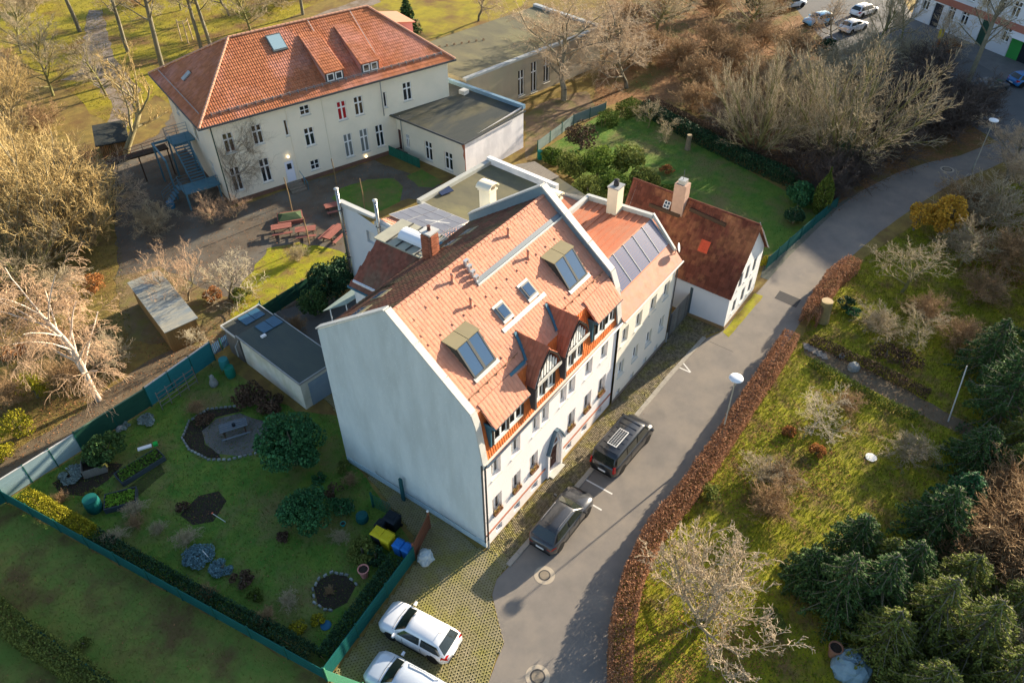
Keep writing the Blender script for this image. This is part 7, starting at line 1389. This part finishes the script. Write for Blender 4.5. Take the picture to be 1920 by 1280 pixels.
# --- left side
tree('round', 'huge bare tree with golden twigs filling the left edge', (1.70, 52.09), 12.5, 1.0, .4); tree('round', 'second golden bare tree, nearer the hut', (4.53, 50.00), 9.5, .95, 2.2); tree('fan', 'golden bare multi-stem tree low on the left edge', (-2.70, 48.55), 8, 1.0, 1.3); tree('round', 'bare tree cut by the left edge above the bright bushes', (0.23, 59.59), 11.5, 1.0, 3.0); tree('round', 'golden bare tree on the left edge below the park lawn', (5.36, 64.19), 9.5, .95, 4.0); tree('fine', 'fine golden tree between hut and playground', (8.78, 52.24), 6.5, 1.0, 5.0)
tree('pollard', 'heavily branched pollard tree with yellowish trunk by the log hut', (16.25, 61.83), 11, .95, .8)
tree('birch', 'white-trunked birch with pinkish crown beside the earth path', (-6.48, 30.97), 12.0, 1.15, 1.0, (0,.06))
tree('fruitpink', 'pinkish multi-stem bare tree beside the wooden shed', (4.70, 35.41), 5.5, 1.05, .2); tree('palefruit', 'twisted pale bare fruit tree on the playground edge', (6.93, 32.86), 5.3, 1.05, 1.0); tree('fruitpink', 'low pinkish bare bush at the left corner of the school', (13.66, 43.57), 3.6, 1.0, 2.0); tree('fruitpink', 'golden bare bush under the creeper wall', (15.66, 42.70), 2.8, 1.2, 3.0); tree('shrubgrey', 'small bare sapling at the edge of the lawn by the picnic tables', (14.17, 32.03), 1.8, .8)
tree('palefruit', 'thin curved sapling leaning over the wooden shed roof', (1.76, 29.74), 3.4, .6, .5, (0,-.35))
lb = [('leafy', 180,545,1.1,1.5,'rust','rusty orange shrub left of the wooden shed'),('leafy',95,640,1.4,1.2,'rust','rusty low shrub behind the birch crown'),('leafy',30,668,1.1,1.0,'rust','rusty shrub at the left edge above the yellow bush'),('leafy',72,745,1.1,2.3,'yellow','bright yellow-green bush left of the birch trunk'),('leafy',40,815,1.25,1.9,'yellow','lower bright yellow-green bush near the left edge'),('leafy',5,858,.9,1.0,'yellow','small yellow-green bush at the very left edge'),
      ('leafy',455,560,1.0,.9,'olive','green bush under the twisted pale fruit tree'),('leafy',470,600,1.0,.8,'yellow','yellow-green groundcover shrub above the lean-to'),('leafy',400,560,.9,.9,'rust','orange leafy shrub beside the shed roof')]
for i, (_, x, y, r, h, m, l) in enumerate(lb): leafy('leafy_shrub', l, [(1.05, 43.20),(-4.91, 40.12),(-7.47, 40.68),(-8.91, 34.90),(-11.62, 32.36),(-13.49, 31.37),(7.63, 31.85),(6.13, 29.04),(6.19, 33.91)][i], r, h, m, 1700, .07, 18, 30+i)
for i, (p, h, l) in enumerate((((-1.45, 44.82), 3.0,'bare bush just above the rusty shrub on the left'),((-4.97, 46.09),3.4,'bare bush at the left edge below the golden trees'),((-3.42, 33.64),2.6,'bare bush hidden behind the birch twigs'),((-6.79, 34.33),2.6,'low bare bush at the foot of the birch'),((9.88, 47.36),3.0,'bare bush beside the playground paving'),((-10.54, 35.79),2.4,'bare bush between the two yellow-green bushes'))): tree('shrub' if i%2 else 'shrubgrey', l, p, h, 1.2, i)
# --- park behind the school, top left
pk_ = [((35.23, 89.39),'tall',14,'tall dark trunk leaning in the park left of the twin trunks'),((34.09, 79.79),'tall',17,'thick dark park trunk left of the tree stakes'),((41.47, 81.31),'tall',15,'left of two close dark trunks behind the school ridge'),((42.62, 80.68),'tall',14,'right of two close dark trunks behind the school ridge'),((50.51, 81.68),'fan2',9,'spreading dark bare tree just above the school ridge'),((59.66, 80.41),'tall',13,'single trunk by the park path above the school roof'),((26.47, 101.49),'fan2',9,'bare tree in the park at the upper left edge'),((21.17, 84.31),'fan2',10,'bare tree in the park above the golden trees'),((35.90, 102.34),'tall',15,'park trunk beside the pale path at the top left'),((25.02, 78.72),'fan2',8,'low bare tree by the path above the pollard'),((13.73, 81.92),'round',9,'golden bare tree in the park at the left edge'),((52.92, 89.47),'fine',9,'fine-twigged tree at the top edge above the school'),((50.25, 97.70),'fan2',9,'dark bare tree at the top edge left of the school roof'),((72.63, 56.34),'fine',8,'tree trunk with hanging crown beside the old hall roof')]
for i, (p, k, h, l) in enumerate(pk_): tree(k, l, p, h, 1.0, i*1.3, group='bare park trees')
conifer('spruce_tree', 'small dark conifer at the top edge behind the school ridge', (63.01, 61.80), 5.5, 2.0, 'spruce', 2400, .2, 41)
for i, p in enumerate(((36.93, 117.32), (15.11, 75.07), (8.01, 67.98), (11.60, 62.81), (60.44, 87.10), (20.84, 96.58), (69.87, 87.31), (47.97, 105.49))): tree('shrub' if i%2 else 'shrubgrey', ['bare thicket at the top left corner','bare thicket between the park and the golden trees','bare thicket at the left edge above the golden trees','bare thicket left of the log hut','bare thicket above the school ridge at the top','bare thicket on the left edge of the park lawn','bare thicket at the top edge by the park path','bare thicket between the dark trunks at the top'][i], p, 3.6, 1.5, i, group='bare thickets in the park')
# --- wood and trees upper right
tree('fine', 'large grey-pink bare tree in front of the stained hall wall', (56.52, 30.76), 12.0, 1.35, .5); tree('fine', 'second grey-pink bare tree at the far end of the hall', (69.05, 32.62), 9.5, 1.3, 4.0)
tree('fine', 'fine-twigged bare tree right of the hall, above the clipped hedges', (64.09, 26.17), 8.5, 1.3, 2.5)
tree('fan', 'great fan-shaped bare tree with ivy at its foot beside the lane', (60.01, -2.12), 12.5, 1.02, .3); tree('fan', 'smaller fan-shaped bare tree left of the great one', (56.96, 6.05), 11.0, .85, 3.9)
leafy('ivy', 'dark ivy mound climbing the foot of the great fan tree', (60.27, -2.49), 1.4, 3.2, 'laurel', 2200, .09, 26, 51, 'ivy'); tree('tall', 'tall pale leaning trunk in front of the shop across the street', (84.48, -9.04), 16, 1.1, .6, (.05,.16)); tree('tall', 'thin bare tree among the white cars at the top edge', (102.22, 5.06), 12, 1, 2.0, (.02,.05))
wd_ = [(1230,60,'fan2',8),(1290,20,'fan2',8),(1340,90,'shrub',4),(1270,120,'shrub',4),(1215,110,'shrub',4),(1310,160,'shrub',4),(1370,130,'shrub',4.5),(1400,60,'fan2',8),(1450,30,'shrub',4),(1490,110,'shrub',4.5),(1350,210,'shrub',3.6),(1290,205,'shrub',3.4),(1500,170,'shrubgrey',4.5),(1460,240,'shrubdark',4),(1370,262,'shrubdark',3.4),(1500,310,'shrubdark',3.6),(1540,350,'shrubdark',3.6),(1600,345,'shrubdark',3.4),(1650,300,'shrubdark',4.5),(1690,250,'shrubdark',5),(1740,270,'shrubdark',4.5),(1790,255,'shrubdark',4.5),(1700,200,'shrubdark',5),(1760,215,'shrubdark',4.5),(1640,220,'shrubgrey',5),(1560,150,'shrubgrey',5),(1620,130,'shrubgrey',5),(1690,120,'shrubgrey',4),(1740,150,'shrubdark',4),(1820,225,'shrubdark',4),(1250,10,'shrub',4.5),(1180,50,'shrub',4),(1180,120,'shrub',3.6),(1410,170,'shrub',4),(1340,30,'shrub',4.5),(1560,380,'shrubdark',2.6),(1430,90,'shrub',4)]
PH = dict(shrub=['under the top edge beside the first tree','in front of the end of the hall','by the corner of the old hall','just above the corner of the back garden','above the middle of the back hedge','between the two brown trees','above the clipped hedge blocks','highest and nearest the street cars','just left of the light blue car','at the left of the top edge','behind the hall parapet','right behind the fine-twigged tree','left of the smaller fan tree','at the top edge near its middle','against the lane below the thuja','over the top of the smaller fan tree','in the hollow beside the smaller fan tree'],
 shrubgrey=['just right of the birch snag','at the lower right of the fan tree','at the upper left of the fan tree','at the top of the fan tree','nearest the white cars'],
 shrubdark=['left of the smaller fan trunk','behind the back hedge','at the lane end of the back hedge','closest to the columnar thuja','right at the lane edge under the fan tree','right of the fan tree foot','in the deepest shade right of the fan tree','above the far lane lamp','beside the far lane lamp','at the upper right of the wood','below the reddish shrubs','in front of the shaded street','right beside the tall leaning trunk','at the end of the lane','by the street kerb'],
 fan2=['under the top edge, nearest the hall','second along the top edge','nearest the light blue car'])
PC = {}
side_ = ['under the top edge','beside the hall end','in the middle of the wood','near the back hedge','close to the lane','near the far street']
WP_ = [(83.65, 32.29),(94.53, 32.49),(82.73, 22.69),(74.68, 24.40),(74.11, 28.50),(69.97, 19.06),(77.02, 17.82),(91.02, 21.48),(99.58, 20.82),(85.26, 12.21),(64.34, 13.62),(62.84, 17.08),(75.63, 7.96),(64.26, 6.33),(58.42, 9.67),(57.13, 1.22),(54.04, -2.14),(56.43, -4.65),(63.15, -5.40),(70.85, -5.56),(69.88, -8.68),(73.57, -10.65),(78.38, -4.17),(78.27, -7.84),(73.29, -1.88),(81.11, 5.77),(86.87, 3.46),(91.44, -0.06),(88.00, -4.27),(78.89, -11.23),(94.89, 36.32),(83.39, 36.54),(71.07, 29.68),(72.25, 12.88),(94.63, 28.11),(51.58, -4.06),(86.48, 17.22)]
for i, ((x, y, k, h), p) in enumerate(zip(wd_, WP_)):
    l = {'fan2':'bare brown tree of the sunlit thicket between hall and street','shrub':'brown bare bush of the sunlit thicket between hall and street','shrubgrey':'greyish bare bush around the great fan tree','shrubdark':'dark bare bush of the shaded wood along the lane'}[k]
    PC[k] = PC.get(k, 0)+1; l = l.replace(' of the sunlit thicket between hall and street', ' in the thicket').replace(' of the shaded wood along the lane', ' in the shaded wood').replace(' around the great fan tree', '')+', '+PH[k][PC[k]-1] if PC[k] <= len(PH[k]) else ''
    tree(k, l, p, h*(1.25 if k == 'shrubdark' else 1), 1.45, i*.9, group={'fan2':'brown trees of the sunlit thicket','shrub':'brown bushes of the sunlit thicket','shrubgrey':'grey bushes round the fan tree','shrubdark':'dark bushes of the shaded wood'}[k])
for i, p in enumerate(((100.02, 24.40), (103.92, 20.81), (87.48, 8.97))): leafy('evergreen_shrub', ['dark evergreen bush at the top edge left of the street','dark evergreen bush beside the light blue car','dark evergreen bush below the light blue car'][i], p, 1.6, 2.4, 'yew', 1400, .15, 18, 60+i)
leafy('red_shrub', 'reddish shrub bed in front of the street block', (99.10, -3.99), 1.9, 1.5, 'rust', 1500, .12, 18, 64); ys = MB().box(-.3,.3,-.3,.3,0,1.2); tag(ys.obj('yellow_post_box', mat('post_yellow', (.7,.5,.03))), 'small yellow box standing behind the reddish shrubs', 'box').location = (*(103.96, -1.96),0)
for i, (p, k, h) in enumerate((((94.18, 4.22),'fan2',9),((92.84, 9.67),'fine',6.5),((100.30, 2.31),'fan2',8),((93.42, -2.95),'fine',7))): tree(k, 'bare street-side tree in front of the parked cars, '+['below the two white cars','right below the light blue car','right of the white cars','above the reddish shrubs'][i], p, h, .9, i*1.7, group='bare trees before the far street')
# --- back garden
for i, (p, r, h, m) in enumerate((((42.86, 17.78),1.9,3.0,'bamboo'),((45.60, 15.82),1.8,2.8,'olive'),((41.27, 20.08),1.7,2.6,'olive'),((40.08, 14.25),1.7,2.6,'bamboo'),((42.69, 12.33),1.6,2.4,'olive'),((37.68, 15.92),1.7,2.6,'olive'),((42.06, 22.95),1.2,1.9,'bamboo'),((43.11, 9.54),1.2,1.3,'bamboo'))):
    leafy('bamboo_thicket', ['bright green thicket at the centre of the back garden','olive thicket right of the bright centre','olive thicket at the left of the back garden','bright thicket just behind the chimneys','olive thicket nearest the brown tiled roof','olive thicket behind the blue shed roof','bright bush at the left end by the timber shed','low bright green leaves behind the white house roof'][i], p, r, h, m, 3200, .12, 34, 70+i)
leafy('yew_tree', 'flat-topped dark tree at the left of the back garden', (46.93, 22.27), 1.9, 3.0, 'dead', 2200, .1, 24, 80, 'tree'); tree('fruit', 'small bare fruit tree at the back of the lawn', (55.73, 18.68), 3.6, 1.1, 1); tree('fruit', 'second small bare fruit tree right of the first', (53.41, 15.11), 3.2, 1.1, 2.3); leafy('flower_clump', 'rusty flower clump in the middle of the back lawn', (47.50, 12.08), .8, .8, 'rust', 700, .1, 10, 81)
leafy('rhododendron', 'bright green rhododendron by the lane fence', (49.20, -1.51), 1.5, 2.4, 'laurel', 3200, .12, 30, 82); leafy('clipped_ball', 'round dark clipped ball in front of the rhododendron', (45.81, -2.23), 1.0, 1.5, 'yew', 2200, .08, 40, 83)
def column(label, loc, H, R, m, seed=1):
    o = thing('columnar_thuja', label, 'tree', (*loc,0)); rng = np.random.default_rng(seed); n = 4200; z = rng.random(n); a = rng.random(n)*2*PI; r = R*np.sin(np.clip(z*1.0+.12,0,1)*PI)**.55*(.75+.28*rng.random(n)); r *= np.where(z > .6, 1-(z-.6)*1.9, 1)
    P = np.c_[np.cos(a)*r, np.sin(a)*r, z*H]; V, F = quads(rng, P, .09, tilt=1.8); mobj('foliage', fastmesh('foliage', V, F, LEAF[m]), o); mobj('trunk', MB().tube([(0,0,0),(0,0,H*.8)], .09, 6, .02).mesh('trunk', BK['grey']), o)
column('slim pointed columnar thuja beside the lane fence', (48.89, -3.65), 5.0, .85, 'thuja'); leafy('low_bush', 'yellowish bush at the far corner of the white house', (37.26, -2.43), .55, 1.3, 'yellow', 700, .08, 10, 84)
# --- orchard right of the lane
tree('fruit', 'mossy twisted fruit tree in the sunny orchard', (40.58, -13.65), 5.4, 1.25, .6); tree('fruit', 'wide twiggy fruit tree over the dark shrubs by the path', (34.09, -16.52), 3.6, 1.3, 2.1); tree('palefruit', 'pale bare shrub tree on the lower orchard grass', (20.33, -12.96), 3.6, 1.25, 2.0)
tree('walnut', 'big twisted bare walnut beside the beech hedge', (3.15, -12.87), 7.4, 1.0, .4); tree('shrub', 'small bare bush right of the walnut crown', (12.58, -13.29), 2.2, 1.3, 1)
for i, (p, r, h, m, l) in enumerate((((18.88, -13.84),.6,.7,'rust','rusty tuft under the pale shrub tree'),((19.48, -11.75),.55,.5,'rust','smaller rusty tuft at the foot of the pale shrub tree'),((11.39, -9.45),.7,.9,'olive','green bush behind the walnut crown'),((31.44, -14.90),1.2,.8,'dead','dark dead perennials below the twiggy fruit tree'),((31.76, -16.41),1.1,.8,'dead','second patch of dark dead perennials by the fruit tree'),((35.91, -10.39),.9,.8,'yew','low dark evergreen by the thick sawn stump'),((35.24, -11.26),.7,.5,'laurel','green fern-like plant beside the thick stump'),((5.11, -15.91),.8,1.0,'olive','olive bush at the right foot of the walnut'))): leafy('low_shrub', l, p, r, h, m, 900, .07, 14, 90+i)
o = leafy('golden_tree', 'golden-leaved small tree glowing by the upper lane', (51.68, -14.16), 1.6, 4.0, 'gold', 2400, .13, 16, 100, 'tree'); leafy('golden_tree', 'paler golden-leaved shrub left of the glowing tree', (51.01, -11.94), 1.2, 3.0, 'gold', 1300, .11, 10, 101, 'tree')
conifer('spruce_tree', 'large dark green spruce at the right edge', (29.10, -23.21), 9.0, 3.3, 'spruce', 10000, .12, 110, 0); conifer('spruce_tree', 'second dark spruce at the right edge just above', (36.82, -24.65), 7.5, 3.0, 'spruce', 9000, .13, 110, 2)
conifer('pine_tree', 'olive sunlit pine near the right edge below the dark spruce', (23.29, -24.42), 4.0, 2.1, 'olive', 4200, .12, 111, 0); conifer('yew_tree', 'bushy green fir in the middle of the right garden', (15.98, -21.87), 5.4, 2.6, 'spruce', 7000, .12, 112, 0, spike=.6)
cf_ = [((1560,1120),5.6,2.3,'spruce','dark thuja group left of the olive conifers'),((1625,1135),6.2,2.2,'spruce','tall dark thuja in the centre of the conifer group'),((1510,1075),3.8,1.8,'spruce','low dark thuja at the left end of the group'),((1640,1060),4.2,1.7,'olive','slim olive thuja top behind the group'),((1720,1180),6.2,2.6,'olive','olive feathery conifer right of the dark thujas'),((1800,1215),6.2,2.8,'olive','large olive conifer near the bottom right corner'),((1720,1300),5.0,2.4,'olive','olive conifer cut by the bottom edge'),((1860,1290),5.2,2.6,'olive','olive conifer at the very bottom right')]
for i, (q, p) in enumerate(zip(cf_, ((8.15, -18.51),(8.96, -20.21),(8.76, -16.73),(11.55, -20.05),(9.20, -23.04),(9.18, -25.11),(5.05, -23.95),(7.86, -26.96)))): conifer('conifer', q[4], p, q[1], q[2], q[3], 9000, .095, 120+i%3, i*1.1, 'conifers at the lower right', spike=.55, droop=.5)
fx = [((11.81, -18.25),4.6,2.2,'spruce','dark fir behind the thuja group',1),((11.29, -21.19),5.2,2.4,'spruce','dark fir between thujas and olive conifers',2),((12.35, -23.86),5.0,2.4,'olive','olive conifer above the large olive one',3),((6.67, -21.32),5.0,2.3,'olive','olive conifer above the plastic-covered pile',1),((12.34, -26.65),5.0,2.4,'olive','olive conifer at the right edge above the corner one',2),((23.44, -22.70),4.4,2.3,'spruce','dark fir left of the sunlit pine',3),((19.18, -22.64),4.0,2.0,'laurel','dark green bush behind the bushy fir',1),((26.07, -24.83),5,2.3,'olive','sunlit pine at the right edge beside the spruce',2),((33.76, -21.31),5.6,2.4,'spruce','spruce left of the large dark one',3)]
for i, (p, h, r_, m, l, sd) in enumerate(fx): conifer('conifer', l, p, h, r_, m, 9000, .095, 120+sd%3, i*.8, 'conifers at the lower right' if i < 5 else None, spike=.6, droop=.4)
# brown bare thickets along the right edge
th = [((65.26, -17.35),'fine',6.5,'pinkish bare tree overhanging the lane at the right edge'),((61.09, -21.17),'fine',6.5,'bare tree at the right edge below the pinkish one'),((56.13, -17.36),'shrubgrey',4.5,'greyish bush beside the golden tree'),((56.69, -14.85),'shrub',3.6,'brown bush behind the golden tree'),((49.24, -19.56),'shrub',4,'brown bush at the right edge above the spruce'),((18.82, -24.88),'shrub',4.2,'brown bush right of the fir'),((17.12, -26.37),'shrub',4.5,'large brown bush at the right edge'),((15.25, -24.98),'shrub',4.2,'brown bush between fir and olive conifers'),((14.99, -27.57),'shrub',4.4,'brown bush at the right edge above the corner'),((11.84, -27.55),'shrubgrey',3.5,'pale bush at the bottom right corner'),((21.60, -26.06),'shrub',4.0,'brown bush below the sunlit pine'),((49.98, -16.30),'shrubgrey',2.4,'grey bush under the golden tree')]
for i, (p, k, h, l) in enumerate(th): tree(k, l, p, h, 1.4, i*.7)
ob_ = [((38.03, -16.44),'shrub',2.2,'brown bush right of the twisted orchard tree'),((34.43, -13.64),'shrubgrey',2.0,'greyish bush between thick stump and twiggy fruit tree'),((36.48, -18.82),'shrub',2.4,'brown bush left of the large spruce'),((43.27, -19.02),'shrub',2.6,'brown bush at the top of the sunny orchard'),((14.62, -11.76),'shrubgrey',1.8,'greyish bush above the walnut crown'),((24.12, -14.35),'shrub',1.5,'small brown bush right of the pale shrub tree'),((15.43, -12.91),'shrub',1.6,'small brown bush above the right side of the walnut'),((22.42, -18.86),'shrubgrey',1.8,'grey bush behind the bushy fir')]
for i, (p, k, h, l) in enumerate(ob_): tree(k, l, p, h, 1.5, i*1.3)
tree('fruit', 'second mossy fruit tree uphill in the sunny orchard', (47.36, -16.87), 4.6, 1.2, 4.4)
# trees standing outside the frame to the sun side: they are what shades the lane and the orchard
off = [((36,-30),'fan2',9),((47,-27),'fan',9),((62,-24),'fine',9),((56,-30),'round',9),((30,-36),'round',8)]
for i, ((x, y), k, h) in enumerate(off): tree(k, 'bare tree beyond the right edge of the view, '+['nearest the lane bend','below the dark spruces','farthest up the lane','farthest from the lane','nearest the bottom corner'][i], (x, y), h, 1.1, i, group='trees beyond the right edge')
